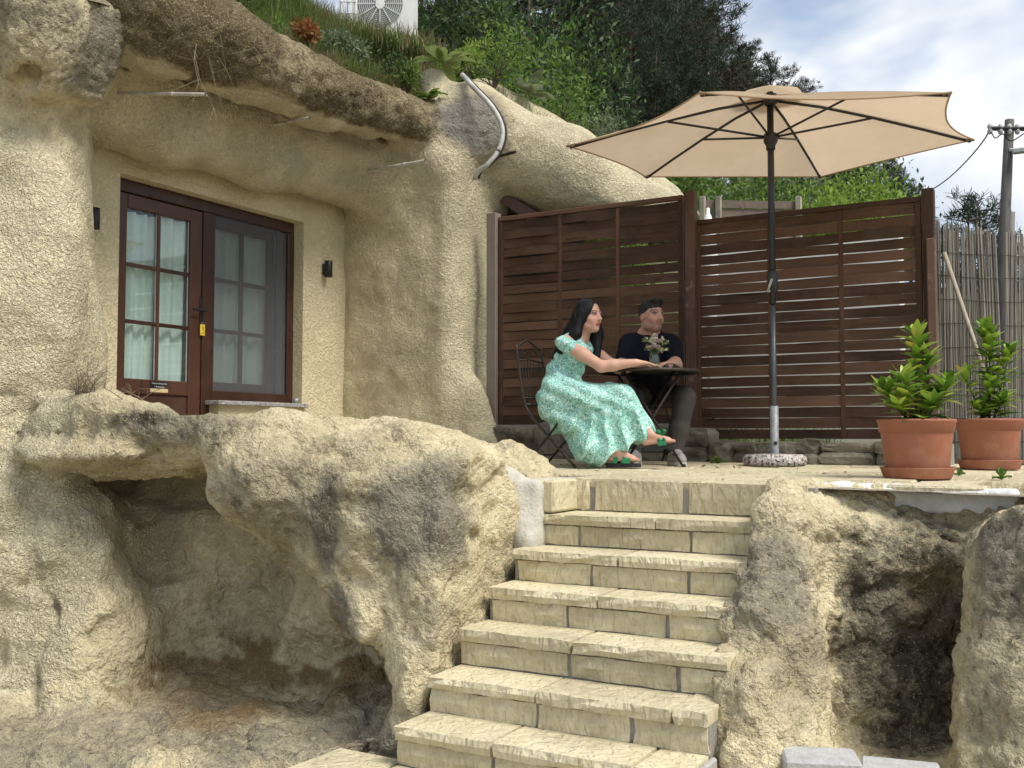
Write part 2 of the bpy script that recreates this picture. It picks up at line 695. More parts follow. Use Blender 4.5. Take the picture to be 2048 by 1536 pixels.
# ------------------------------------------------------------------ materials of the place
def rock_material(name, c_a, c_b, c_grey, c_dark, c_dirt, c_plaster, bump=1.0):
    """tuff: mask red = grey lichen, green = dark crust, blue = brown soil, alpha = sprayed plaster; tone = slow variation"""
    t = NT(name)
    r, g, b, a = t.attr('mask')
    big, lo, pt, _ = t.attr('tone')
    mid = t.noise(8.0, 5, 0.68, 0.25)
    fine = t.noise(40.0, 3, 0.65)
    vo = t.n('ShaderNodeTexVoronoi', {'Scale': 95.0, 'Vector': t.co})
    pits = vo.outputs['Distance']
    gritv = t.n('ShaderNodeSeparateColor', {'Color': vo.outputs['Color']}).outputs[0]
    c = t.mix(t.ramp(mid, [(0.40, 0.0), (0.62, 1.0)]), c_a, c_b)
    c = t.mix(t.ramp(big, [(0.42, 0.0), (0.75, 0.6)]), c, tuple(x * 0.70 for x in c_b))
    br = t.noise(17.0, 4, 0.72, 0.4)

    def broken(m, n, w=0.22):
        return t.ramp(t.math('ADD', t.math('MULTIPLY', m, 1.25), t.math('SUBTRACT', n, 0.75)), [(0.5 - w, 0.0), (0.5 + w, 1.0)])
    c = t.mix(t.math('MULTIPLY', broken(r, br, 0.3), 0.9), c, t.mix(lo, c_grey, tuple(x * 0.6 for x in c_grey)))
    c = t.mix(t.math('MULTIPLY', broken(g, br, 0.25), 0.92), c, t.mix(t.ramp(t.math('MULTIPLY', gritv, t.ramp(pits, [(0.2, 1.0), (0.6, 0.3)])), [(0.25, 0.0), (0.8, 1.0)]), c_dark, tuple(x * 3.0 for x in c_dark)))
    c = t.mix(t.math('MULTIPLY', broken(b, br, 0.35), 0.95), c, t.mix(mid, c_dirt, tuple(x * 1.7 for x in c_dirt)))
    pl = t.mix(t.ramp(pt, [(0.35, 0.0), (0.75, 1.0)]), c_plaster, tuple(x * 0.80 for x in c_plaster))
    am = t.ramp(a, [(0.35, 0.0), (0.65, 1.0)])
    c = t.mix(am, c, pl)
    nonpl = t.math('SUBTRACT', 1.0, t.math('MULTIPLY', a, 0.85))
    gr = t.math('MULTIPLY', t.ramp(gritv, [(0.80, 0.0), (0.95, 1.0)]), t.ramp(pits, [(0.25, 1.0), (0.5, 0.0)]))
    c = t.mix(t.math('MULTIPLY', t.math('MULTIPLY', gr, nonpl), 0.30), c, tuple(min(1, x * 1.35) for x in c_a))
    po = t.ramp(pits, [(0.05, 1.0), (0.20, 0.0)])
    pm = t.math('MULTIPLY', t.math('MULTIPLY', po, t.ramp(mid, [(0.48, 0.0), (0.58, 1.0)])), nonpl)
    c = t.mix(t.math('MULTIPLY', pm, 0.65), c, tuple(x * 0.22 for x in c_b))
    c = t.mix(t.math('MULTIPLY', t.ramp(fine, [(0.3, 1.0), (0.5, 0.0)]), 0.28), c, tuple(x * 0.5 for x in c_b))
    h = t.math('ADD', t.math('ADD', t.math('MULTIPLY', mid, 1.8), t.math('MULTIPLY', fine, 1.9)), t.math('MULTIPLY', po, -0.6))
    wv = t.noise(40.0, 2, 0.6, 1.5)
    hp = t.math('ADD', t.math('MULTIPLY', t.ramp(wv, [(0.36, 0.0), (0.66, 1.0)]), 0.75), t.math('MULTIPLY', fine, 1.5))
    hh = t.n('ShaderNodeMix', {0: am, 2: h, 3: hp}).outputs[0]
    nm = t.bump(hh, 1.0, 0.014 * bump)
    return t.fin(c, 0.95, nm, spec=0.15)


M = {}
CREAM = (0.60, 0.49, 0.27)
M['tuff'] = rock_material('tuff', (0.72, 0.63, 0.415), (0.55, 0.47, 0.30), (0.23, 0.21, 0.165), (0.045, 0.041, 0.028), (0.165, 0.112, 0.055), (0.75, 0.67, 0.46), 1.4)
M['crust'] = rock_material('crust', (0.52, 0.44, 0.275), (0.36, 0.30, 0.185), (0.36, 0.34, 0.31), (0.100, 0.078, 0.044), (0.12, 0.075, 0.035), (0.75, 0.665, 0.455), 1.2)


def stucco(name, col, worm=1.0, scale=1.0):
    t = NT(name)
    n1 = t.noise(26.0 * scale, 3, 0.5, 1.5)
    n2 = t.noise(70.0 * scale, 3, 0.6)
    st = t.noise(1.6, 3, 0.6)
    c = t.mix(t.ramp(st, [(0.35, 0.0), (0.75, 1.0)]), col, tuple(x * 0.86 for x in col))
    w = t.ramp(n1, [(0.40, 0.0), (0.58, 1.0)])
    c = t.mix(t.math('MULTIPLY', t.math('SUBTRACT', 1.0, w), 0.22), c, tuple(x * 0.6 for x in col))
    h = t.math('ADD', t.math('MULTIPLY', w, worm), t.math('MULTIPLY', n2, 0.7))
    return t.fin(c, 0.95, t.bump(h, 0.9, 0.008), spec=0.12)


M['stucco'] = stucco('stucco', (0.73, 0.645, 0.43))


def cut_stone(name, col, col2):
    t = NT(name)
    rnd = t.rand()
    off = t.n('ShaderNodeVectorMath', {0: t.co, 1: t.n('ShaderNodeCombineXYZ', {0: t.math('MULTIPLY', rnd, 37.0), 1: t.math('MULTIPLY', rnd, 91.0), 2: rnd}).outputs[0]}, operation='ADD').outputs[0]
    n1 = t.noise(5.0, 4, 0.62, 0.4, off)
    n2 = t.noise(34.0, 3, 0.65, 0.0, off)
    chis = t.noise(22.0, 2, 0.5, 0.8, t.map((1.0, 1.0, 0.35), vec=off))
    c = t.mix(t.ramp(n1, [(0.3, 0.0), (0.7, 1.0)]), col, col2)
    c = t.mix(t.math('MULTIPLY', rnd, 0.6), c, tuple(x * 0.76 for x in col2))
    c = t.mix(t.ramp(n2, [(0.30, 0.35), (0.48, 0.0)]), c, tuple(x * 0.5 for x in col2))
    dirt = t.noise(2.3, 4, 0.7)
    c = t.mix(t.ramp(dirt, [(0.52, 0.0), (0.72, 0.45)]), c, (0.26, 0.215, 0.14))
    h = t.math('ADD', t.math('MULTIPLY', t.ramp(chis, [(0.35, 0.0), (0.65, 1.0)]), 1.0), t.math('ADD', t.math('MULTIPLY', n2, 0.6), t.math('MULTIPLY', n1, 1.2)))
    return t.fin(c, 0.9, t.bump(h, 0.75, 0.012), spec=0.2)


M['stair_stone'] = cut_stone('stair_stone', (0.68, 0.61, 0.425), (0.60, 0.53, 0.35))
M['paver'] = cut_stone('paver', (0.64, 0.575, 0.40), (0.56, 0.49, 0.33))


def mortar(name, col):
    t = NT(name)
    n = t.noise(14.0, 4, 0.7)
    c = t.mix(t.ramp(n, [(0.3, 0.0), (0.7, 1.0)]), tuple(x * 0.7 for x in col), col)
    return t.fin(c, 0.95, t.bump(t.noise(60.0, 3, 0.7), 0.8, 0.01), spec=0.15)


M['mortar'] = mortar('mortar', (0.36, 0.34, 0.30))
M['cement'] = mortar('cement', (0.80, 0.795, 0.775))
M['patch'] = mortar('patch', (0.60, 0.575, 0.50))
M['flank'] = mortar('flank', (0.46, 0.45, 0.42))


def grey_stone(name, c1, c2, moss=0.0):
    t = NT(name)
    rnd = t.rand()
    n = t.noise(9.0, 5, 0.68, 0.3)
    c = t.mix(t.ramp(n, [(0.3, 0.0), (0.7, 1.0)]), c1, c2)
    c = t.mix(t.math('MULTIPLY', rnd, 0.6), c, tuple(x * 0.55 for x in c2))
    c = t.mix(t.ramp(t.noise(3.1, 6, 0.7), [(0.5, 0.0), (0.62, 0.75)]), c, (0.055, 0.05, 0.035))
    if moss:
        c = t.mix(t.ramp(t.noise(4.4, 6, 0.7), [(0.48, 0.0), (0.64, moss)]), c, (0.07, 0.075, 0.02))
    return t.fin(c, 0.95, t.bump(t.math('ADD', n, t.math('MULTIPLY', t.noise(45, 5, 0.7), 0.5)), 1.0, 0.02), spec=0.15)


M['wall_stone'] = grey_stone('wall_stone', (0.20, 0.175, 0.135), (0.27, 0.245, 0.20))


def wood(name, c1, c2, axis=0, grain=1.0, rough=0.65, worn=0.0, spec=0.3):
    t = NT(name)
    rnd = t.rand()
    s = [38.0, 38.0, 38.0]
    s[axis] = 2.2
    off = t.n('ShaderNodeVectorMath', {0: t.co, 1: t.n('ShaderNodeCombineXYZ', {0: t.math('MULTIPLY', rnd, 57.0), 1: t.math('MULTIPLY', rnd, 23.0), 2: t.math('MULTIPLY', rnd, 11.0)}).outputs[0]}, operation='ADD').outputs[0]
    g = t.noise(1.0 * grain, 3, 0.6, 1.2, t.map(tuple(s), vec=off))
    k = t.noise(1.0, 2, 0.5, 0.5, t.map(tuple(9.0 if i != axis else 2.0 for i in range(3)), vec=off))
    c = t.mix(t.ramp(g, [(0.3, 0.0), (0.7, 1.0)]), c1, c2)
    c = t.mix(t.ramp(k, [(0.66, 0.0), (0.74, 0.85)]), c, tuple(x * 0.25 for x in c1))
    c = t.mix(t.math('MULTIPLY', rnd, 0.6), c, tuple(x * 0.5 for x in c1))
    r2 = t.math('FRACT', t.math('MULTIPLY', rnd, 7.31))
    c = t.mix(t.ramp(r2, [(0.55, 0.0), (1.0, 0.5)]), c, tuple(min(1, x * 1.9 + 0.01) for x in c2))
    c = t.mix(t.ramp(t.noise(2.2, 4, 0.7), [(0.5, 0.0), (0.7, 0.3)]), c, tuple(min(1, x * 1.6 + 0.02) for x in c2))
    if worn:
        c = t.mix(t.ramp(t.noise(6.0, 8, 0.75), [(0.56, 0.0), (0.64, worn)]), c, (0.30, 0.24, 0.20))
    return t.fin(c, rough, t.bump(g, 0.35, 0.004), spec=spec)


M['fence_slat'] = wood('fence_slat', (0.060, 0.031, 0.017), (0.104, 0.054, 0.030), 0)
M['fence_vert'] = wood('fence_vert', (0.070, 0.033, 0.019), (0.115, 0.055, 0.030), 2)
M['post_worn'] = wood('post_worn', (0.085, 0.045, 0.032), (0.13, 0.075, 0.052), 2, worn=0.6)
M['post_grey'] = wood('post_grey', (0.13, 0.105, 0.085), (0.20, 0.165, 0.14), 2, worn=0.45)
M['post_dark'] = wood('post_dark', (0.045, 0.022, 0.014), (0.075, 0.036, 0.022), 2)
M['old_slat'] = wood('old_slat', (0.16, 0.12, 0.09), (0.26, 0.20, 0.15), 0)
M['pole_wood'] = wood('pole_wood', (0.075, 0.070, 0.066), (0.13, 0.12, 0.11), 2)
M['pale_wood'] = wood('pale_wood', (0.30, 0.26, 0.20), (0.42, 0.37, 0.29), 2)
M['door_wood'] = wood('door_wood', (0.046, 0.018, 0.010), (0.070, 0.028, 0.015), 2, 0.8, 0.42, 0.0, 0.45)
M['door_panel'] = wood('door_panel', (0.052, 0.022, 0.014), (0.072, 0.031, 0.019), 2, 0.8, 0.5, 0.0, 0.4)
M['black_metal'] = plain('black_metal', (0.020, 0.018, 0.017), 0.5, 0.3, 0.2, 30)
M['bistro_metal'] = plain('bistro_metal', (0.040, 0.030, 0.025), 0.5, 0.4, 0.35, 40, 0.2)
M['pole_paint'] = plain('pole_paint', (0.030, 0.033, 0.036), 0.42, 0.2, 0.15, 14)
M['white_plastic'] = plain('white_plastic', (0.70, 0.70, 0.67), 0.45, 0, 0.05, 8)
M['drain'] = plain('drain', (0.50, 0.47, 0.40), 0.6, 0, 0.25, 18)
M['conduit'] = plain('conduit', (0.42, 0.41, 0.37), 0.55, 0.1, 0.3, 9)
M['galvanised'] = plain('galvanised', (0.30, 0.31, 0.315), 0.55, 0.35, 0.3, 26)
M['shade_black'] = plain('shade_black', (0.020, 0.016, 0.013), 0.9)  # shade inside the second opening, put into the colour
M['curtain'] = plain('curtain', (0.72, 0.82, 0.77), 0.9, 0, 0.06, 6)
M['room'] = plain('room', (0.16, 0.16, 0.15), 0.9)

# ------------------------------------------------------------------ rock sculptures
def blob(V, specs, nscale=2.0, namp=0.35, seed=5):
    """soft weight per point from a list of (centre, radius, weight)"""
    w = np.zeros(len(V), dtype=np.float32)
    nz = fbm(V, nscale, 4, seed) * namp
    for c, r, s in specs:
        d = np.linalg.norm((V - np.array(c)) / np.array(r), axis=1) + nz
        w = np.maximum(w, s * np.clip(1.5 - d, 0, 1))
    return np.clip(w, 0, 1)


def finish_rock(name, S, mat, mask_fn, kind=None, fine=0.012, seed=3, parent=None, fscale=9.0):
    V, Q = S.mesh()
    N = mesh_normals(V, Q)
    mask = mask_fn(V, N)
    rough = 1.0 - 0.72 * mask[:, 3:4]
    b1 = fbm(V, fscale, 4, seed)
    b2 = np.abs(fbm(V, fscale * 1.7, 3, seed + 9))
    V = V + N * (rough[:, 0] * fine * (b1 + 1.5 * (b2 - 0.22) - 1.1 * np.exp(-(b2 / 0.05) ** 2)))[:, None]
    o = mk(name, V, Q, mat, parent, True)
    point_attr(o.data, 'mask', mask)
    tone = np.stack([fbm(V, 1.7, 4, 81), fbm(V, 2.4, 3, 82), fbm(V, 4.0, 4, 83)], 1) * 0.8 + 0.5
    point_attr(o.data, 'tone', np.clip(tone, 0, 1))
    if kind:
        o['kind'] = kind
    return o


STX0, STX1 = -2.715, -1.36          # stair flanks
# --- left rock: pillar, parapet ledge, hollow, lump beside the stairs, sloping floor
A = Sculpt((-8.0, 2.2, -0.4), (-2.62, 7.2, 5.2), 0.0225)
# floor that falls towards the camera
fl = P(200, 1398, 5.6)
A.plane(fl, FWD * -0.13 + RIGHT * 0.02 + UP * 1.0, k=0.02)
# bank behind the hollow that carries the terrace
A.box((-9.5, 4.5, -1.0), (-3.3, 9.0, 1.05), 0.12, k=0.15)
A.cone(P(-330, 1150, 6.55), P(180, 1180, 6.75), 0.62, 0.50, k=0.35)
A.cone(P(-100, 1200, 7.2), P(700, 1200, 7.2), 0.86, 0.86, k=0.2)
A.box((-9.0, 5.0, 0.5), (-4.6, 7.6, 1.2), 0.1, k=0.1)
A.cone(P(120, 958, 6.95), P(620, 958, 6.85), 0.30, 0.30, k=0.15)
# pillar
A.cone(P(-70, -320, 6.55), P(-66, 700, 6.5), 0.74, 0.76, k=0.2)
A.cone(P(-66, 700, 6.5), P(-110, 1420, 6.55), 0.78, 1.02, k=0.25)
A.ell(P(95, 560, 6.15), (0.22, 0.22, 0.75), k=0.2)
A.ell(P(90, 60, 6.0), (0.25, 0.35, 0.42), k=0.2)
A.cone(P(205, 40, 6.3), P(185, 175, 6.35), 0.16, 0.10, k=0.16)
A.ell(P(60, 1130, 6.05), (0.55, 0.42, 0.62), k=0.35)
A.ell(P(190, 1290, 6.0), (0.35, 0.38, 0.30), k=0.3)
# hollow under the ledge
# lump
A.box((-3.75, 4.30, -0.4), (-2.76, 5.75, 1.46), 0.34, k=0.2)
A.ell(P(560, 955, 5.62), (0.40, 0.42, 0.31), k=0.18)
A.ell(P(800, 1030, 5.55), (0.56, 0.52, 0.50), k=0.22)
A.ell(P(930, 1090, 5.45), (0.29, 0.48, 0.52), k=0.2)
A.cone(P(880, 1180, 5.2), P(868, 1450, 5.02), 0.25, 0.21, k=0.2)
A.cone(P(680, 1120, 5.35), P(742, 1255, 5.12), 0.14, 0.085, k=0.10)
A.ell(P(330, 908, 6.2), (0.85, 0.80, 0.13), k=0.1)
# parapet ledge
led = [(120, 838, 5.85, 0.15), (210, 838, 5.68, 0.125), (330, 862, 5.58, 0.12), (450, 880, 5.5, 0.13), (570, 885, 5.5, 0.15), (660, 905, 5.55, 0.14), (740, 900, 5.6, 0.15)]
for a_, b_ in zip(led[:-1], led[1:]):
    A.cone(P(*a_[:3]), P(*b_[:3]), a_[3], b_[3], k=0.1)
# cut the hollow again through the lump's left foot
A.cone(P(345, 1008, 6.0), P(430, 1205, 5.88), 0.26, 0.40, k=0.06, op='s')
A.cone(P(310, 1012, 5.45), P(415, 1225, 5.50), 0.27, 0.46, k=0.08, op='s')
A.cone(P(460, 1290, 5.75), P(600, 1330, 5.75), 0.26, 0.22, k=0.08, op='s')
A.ell(P(655, 1352, 5.35), (0.46, 0.55, 0.165), k=0.06, op='s')
A.ell(P(702, 1352, 5.22), (0.25, 0.42, 0.155), k=0.07, op='s', roll=-0.1)
A.cone(P(575, 1215, 5.6), P(620, 1340, 5.45), 0.13, 0.20, k=0.06, op='s')
# vertical flute and cracks on the lump
A.cone(P(592, 950, 5.18), P(612, 1110, 5.12), 0.018, 0.026, k=0.05, op='s')
A.cone(P(655, 930, 5.0), P(668, 1080, 4.98), 0.020, 0.02, k=0.05, op='s')
# the stair side stays free
A.box((-2.745, 1.0, -1.0), (0.0, 9.0, 3.0), 0.0, k=0.03, op='s')
# dents in the pillar
for q in ((42, 172, 5.82, 0.05), (140, 352, 5.98, 0.045), (64, 438, 5.82, 0.05), (10, 190, 5.8, 0.06), (60, 150, 5.82, 0.05)):
    A.cone(P(*q[:3]), P(q[0], q[1] - 6, q[2] + 0.08), q[3], k=0.06, op='s')
A.cone(P(28, 210, 5.75), P(18, 440, 5.75), 0.05, 0.06, k=0.12, op='s')
A.cone(P(88, 460, 5.78), P(60, 800, 5.80), 0.03, 0.06, k=0.14, op='s')
A.rough(0.070, 2.1, 4, 11, 0.3, gain=0.55, weight=lambda p: np.where(p[:, 2] < 1.6, 1.0, 0.5))
def ridged(S_, amp, scale, seed, w_fn, band=0.12):
    idx = np.nonzero(np.abs(S_.F) < band)
    p = np.stack([S_.ax[i][idx[i]] for i in range(3)], 1)
    v = np.abs(fbm(p, scale, 3, seed))
    S_.F[idx] += (amp * np.exp(-(v / 0.10) ** 2) * w_fn(p)).astype(np.float32)


ridged(A, 0.050, 2.3, 15, lambda p: np.where(p[:, 2] < 1.75, 1.0, 0.25) * np.clip(vnoise(p * 1.1, 9) * 1.5 + 0.4, 0, 1))
A.rough(0.042, 7.0, 3, 12, 0.12, weight=lambda p: np.where(p[:, 2] < 1.75, 1.0, 0.45))


def mask_left(V, N):
    m = np.zeros((len(V), 4), dtype=np.float32)
    m[:, 0] = blob(V, [(P(560, 1000, 5.2), (0.45, 0.5, 0.28), 0.6), (P(850, 1030, 5.0), (0.40, 0.5, 0.42), 0.9), (P(880, 1250, 4.85), (0.28, 0.4, 0.32), 0.6),
                       (P(330, 850, 5.45), (0.45, 0.4, 0.13), 0.75), (P(200, 120, 6.2), (0.16, 0.4, 0.5), 0.9), (P(80, 50, 5.9), (0.4, 0.5, 0.28), 0.65),
                       (P(700, 1230, 5.2), (0.14, 0.3, 0.2), 0.8), (P(560, 1220, 6.3), (0.5, 0.6, 0.45), 0.5), (P(200, 1480, 5.2), (0.9, 1.0, 0.25), 0.72),
                       (P(600, 1480, 5.0), (0.7, 0.8, 0.2), 0.78), (P(640, 1010, 5.1), (0.1, 0.3, 0.35), 0.95)], 2.4, 0.55, 21)
    m[:, 1] = blob(V, [(P(270, 835, 5.45), (0.22, 0.3, 0.07), 0.75), (P(450, 880, 5.38), (0.12, 0.3, 0.12), 0.6), (P(640, 900, 5.3), (0.05, 0.3, 0.20), 0.55),
                       (P(930, 1385, 4.7), (0.10, 0.3, 0.13), 0.75), (P(890, 950, 5.0), (0.25, 0.4, 0.2), 0.5), (P(640, 1000, 5.1), (0.06, 0.3, 0.25), 0.6),
                       (P(480, 1010, 5.25), (0.08, 0.3, 0.08), 0.62), (P(650, 1250, 5.25), (0.05, 0.25, 0.16), 0.9), (P(720, 1300, 5.2), (0.12, 0.25, 0.04), 0.8),
                       (P(60, 30, 5.8), (0.35, 0.4, 0.20), 0.45)], 3.5, 0.6, 23)
    soil = blob(V, [(P(490, 1350, 5.65), (0.70, 0.9, 0.18), 1.3), (P(720, 1370, 5.3), (0.3, 0.5, 0.12), 1.2)], 2.5, 0.4, 25)
    m[:, 2] = soil * np.clip((N[:, 2] - 0.1) * 2.5, 0.4, 1)
    rust = blob(V, [(P(600, 1150, 5.35), (0.10, 0.3, 0.12), 0.55), (P(640, 1290, 5.4), (0.10, 0.4, 0.16), 0.85)], 3.0, 0.5, 27)
    m[:, 2] = np.maximum(m[:, 2], rust)
    lat = V @ RIGHT
    zz = V[:, 2]
    # sprayed plaster on the pillar and its foot
    d = depth(V.T) if False else (-V[:, 0] * SA + V[:, 1] * CA)
    pxx = 1024 + lat / d * FPX
    # plaster is a property of the pillar body: closeness to its axis
    axis0 = P(-66, 700, 6.5)
    rad = np.hypot(V[:, 0] - axis0[0], V[:, 1] - axis0[1])
    pil = np.clip((1.55 - rad) / 0.25, 0, 1) * np.clip((3.55 - zz + 0.25 * fbm(V, 3.0, 3, 31)) / 0.3, 0, 1) * np.clip((zz - 0.05) / 0.15, 0, 1)
    m[:, 3] = pil
    return m


tag(finish_rock('rock_outcrop', A, M['tuff'], mask_left, 'structure', 0.0115, 3), 'pale weathered tuff outcrop with parapet ledge, hollow and pillar left of stairs')

# --- cave house shell: brow, soffit, column, second vault
B = Sculpt((-7.2, 3.4, 0.9), (-2.6, 11.0, 5.2), 0.031)
WX = -6.13                         # plaster wall plane
brow = [(20, -130, 6.85, 0.45), (205, -12, 6.50, 0.36), (330, 42, 6.60, 0.345), (480, 115, 7.2, 0.29), (640, 185, 8.05, 0.25), (760, 222, 8.75, 0.23), (832, 248, 9.2, 0.22)]
for a_, b_ in zip(brow[:-1], brow[1:]):
    B.cone(P(*a_[:3]), P(*b_[:3]), a_[3], b_[3], k=0.08)
# soffit mass between brow and wall
B.box((-7.6, 3.0, 3.92), (-5.60, 8.2, 4.36), 0.12, k=0.15)
sof = [(120, 205, 6.9), (330, 262, 7.45), (520, 318, 8.4), (690, 362, 9.35)]
for a_, b_ in zip(sof[:-1], sof[1:]):
    B.cone(P(*a_), P(*b_), 0.22, 0.22, k=0.25)
B.cone(P(180, 165, 6.95), P(700, 315, 9.5), 0.26, 0.26, k=0.2)
# column
B.box((-6.9, 7.60, 0.9), (-4.90, 8.7, 4.35), 0.16, k=0.12)
B.ell(PY(800, 350, 7.78), (0.55, 0.30, 0.40), k=0.3)
B.cone(PY(945, 780, 7.85), PY(965, 900, 7.80), 0.10, 0.20, k=0.2)
B.cone(PY(885, 330, 7.72), PY(868, 165, 7.95), 0.17, 0.12, k=0.2)
B.ell(PY(945, 255, 8.05), (0.34, 0.4, 0.42), k=0.2)
# second vault, sloping down behind the fence
B.cone(P(940, 270, 9.75), P(1130, 345, 9.75), 0.42, 0.40, k=0.2)
B.cone(P(1130, 345, 9.75), P(1345, 480, 9.85), 0.40, 0.36, k=0.2)
B.cone(P(960, 250, 10.4), P(1300, 430, 10.6), 0.45, 0.40, k=0.3)
# opening below the second vault
B.box((-5.35, 8.35, 0.9), (-3.0, 11.0, 3.62), 0.06, k=0.05, op='s')
# keep the room in front of the wall clear and leave the wall itself to the facade
B.box((-8.0, 3.0, 0.5), (WX + 0.02, 7.60, 3.90), 0.0, k=0.03, op='s')


def brow_w(p):
    d = np.full(len(p), 9.0)
    for a_, b_ in zip(brow[:-1], brow[1:]):
        p0, p1 = P(*a_[:3]), P(*b_[:3])
        ab = p1 - p0
        t_ = np.clip(((p - p0) @ ab) / (ab @ ab), 0, 1)
        d = np.minimum(d, np.linalg.norm(p - (p0 + t_[:, None] * ab), axis=1) - (a_[3] + t_ * (b_[3] - a_[3])))
    return np.clip((0.12 - d) / 0.08, 0, 1)


B.rough(0.032, 1.8, 3, 41, 0.3)
B.rough(0.012, 7.0, 3, 42, 0.12)
B.rough(0.045, 5.5, 4, 43, 0.15, gain=0.6, weight=brow_w)


def mask_shell(V, N):
    m = np.zeros((len(V), 4), dtype=np.float32)
    # crust lies along the axis of the brow
    best = np.full(len(V), 9.0)
    hgt = np.zeros(len(V))
    for a_, b_ in zip(brow[:-1], brow[1:]):
        p0, p1 = P(*a_[:3]), P(*b_[:3])
        ab = p1 - p0
        t = np.clip(((V - p0) @ ab) / (ab @ ab), 0, 1)
        q = p0 + t[:, None] * ab
        dd = np.linalg.norm(V - q, axis=1) - (a_[3] + t * (b_[3] - a_[3]))
        s = dd < best
        best[s] = dd[s]
        hgt[s] = (V - q)[s, 2] / (a_[3] + t[s] * (b_[3] - a_[3]))
    nz = fbm(V, 3.0, 4, 51)
    cr = np.clip((0.10 - best) / 0.06, 0, 1) * np.clip((hgt + 0.98 + 0.20 * nz) / 0.14, 0, 1)
    m[:, 1] = cr * (0.78 + 0.30 * nz)
    m[:, 1] = np.maximum(m[:, 1], cr * np.clip(0.95 - np.abs(hgt + 0.55 + 0.3 * nz) * 2.2, 0, 1) * 0.9)
    m[:, 0] = np.maximum(blob(V, [(PY(950, 250, 7.8), (0.35, 0.5, 0.36), 1.0), (PY(905, 220, 7.8), (0.15, 0.4, 0.3), 0.6)], 2.5, 0.4, 53), cr * 0.25)
    pl = np.clip(1 - cr * 1.3, 0, 1)
    pl = pl * (1 - 0.9 * blob(V, [(PY(950, 245, 7.8), (0.33, 0.5, 0.34), 1.0)], 2.5, 0.3, 55))
    m[:, 3] = np.clip(pl, 0, 1)
    # patchy soot and damp stains on the soffit
    return m


house = thing('cave_house', 'cream plastered cave dwelling cut into the rock, with overhanging brow and column', 'house', (WX, 5.0, TZ(WX, 5.0)))
shell = finish_rock('rock_shell', B, M['crust'], mask_shell, None, 0.015, 7, parent=house)

# --- right rock beside the stairs
Cc = Sculpt((-1.60, 2.6, -0.6), (1.5, 6.8, 1.5), 0.0195)
Cc.cone(P(1566, 1052, 5.15), P(1528, 1545, 4.42), 0.175, 0.27, k=0.12)
Cc.cone(P(1540, 1070, 5.05), P(1480, 1330, 4.60), 0.12, 0.15, k=0.12)
Cc.cone(P(1500, 1400, 4.36), P(1500, 1600, 4.25), 0.16, 0.20, k=0.12)
Cc.cone(P(1600, 1050, 5.30), P(1600, 1560, 4.75), 0.13, 0.16, k=0.2)
for yy in (1110, 1240, 1370, 1500, 1600):
    Cc.cone(P(1665, yy, 5.20), P(1840, yy, 5.32), 0.20, 0.21, k=0.12)
    Cc.cone(P(1840, yy, 5.32), P(2020, yy, 5.22), 0.21, 0.22, k=0.12)
Cc.box((-1.30, 5.74, -0.6), (1.8, 7.4, 1.15), 0.08, k=0.15)
Cc.cone(P(1575, 1075, 5.5), P(1560, 1560, 5.3), 0.2, 0.3, k=0.15)
Cc.cone(P(1560, 1012, 5.45), P(1760, 1030, 5.50), 0.145, 0.145, k=0.12)
Cc.cone(P(1760, 1030, 5.50), P(1960, 1036, 5.42), 0.145, 0.15, k=0.15)
Cc.cone(P(1960, 1060, 5.3), P(2120, 1040, 5.1), 0.16, 0.22, k=0.2)
Cc.cone(P(2105, 1190, 4.62), P(2110, 1600, 4.35), 0.37, 0.38, k=0.15)
Cc.ell(P(2080, 1110, 4.8), (0.27, 0.4, 0.24), k=0.15)
Cc.cone(P(2000, 1300, 4.52), P(1980, 1590, 4.4), 0.09, 0.12, k=0.12)
Cc.cone(P(1680, 1450, 5.7), P(1850, 1520, 5.6), 0.20, 0.22, k=0.2)
Cc.plane(C(1.0, 4.5, 0.02), FWD * -0.05 + UP, k=0.1)
# crack in the right boulder
for a_, b_ in (((1975, 1280, 4.22), (1992, 1340, 4.2)), ((1992, 1340, 4.2), (1990, 1440, 4.2)), ((1990, 1440, 4.2), (1960, 1520, 4.2))):
    Cc.cone(P(*a_), P(*b_), 0.012, 0.014, k=0.03, op='s')
Cc.box((-3.0, 1.0, -1.0), (STX1 + 0.03, 4.12, 3.0), 0.0, k=0.03, op='s')
Cc.box((-3.0, 4.0, -1.0), (STX1 - 0.10, 5.6, 3.0), 0.0, k=0.03, op='s')
Cc.rough(0.060, 2.4, 4, 61, 0.3, gain=0.5)
Cc.rough(0.034, 7.5, 4, 62, 0.14)
ridged(Cc, 0.035, 2.6, 65, lambda p: np.clip(vnoise(p * 1.3, 19) * 1.5 + 0.4, 0, 1))


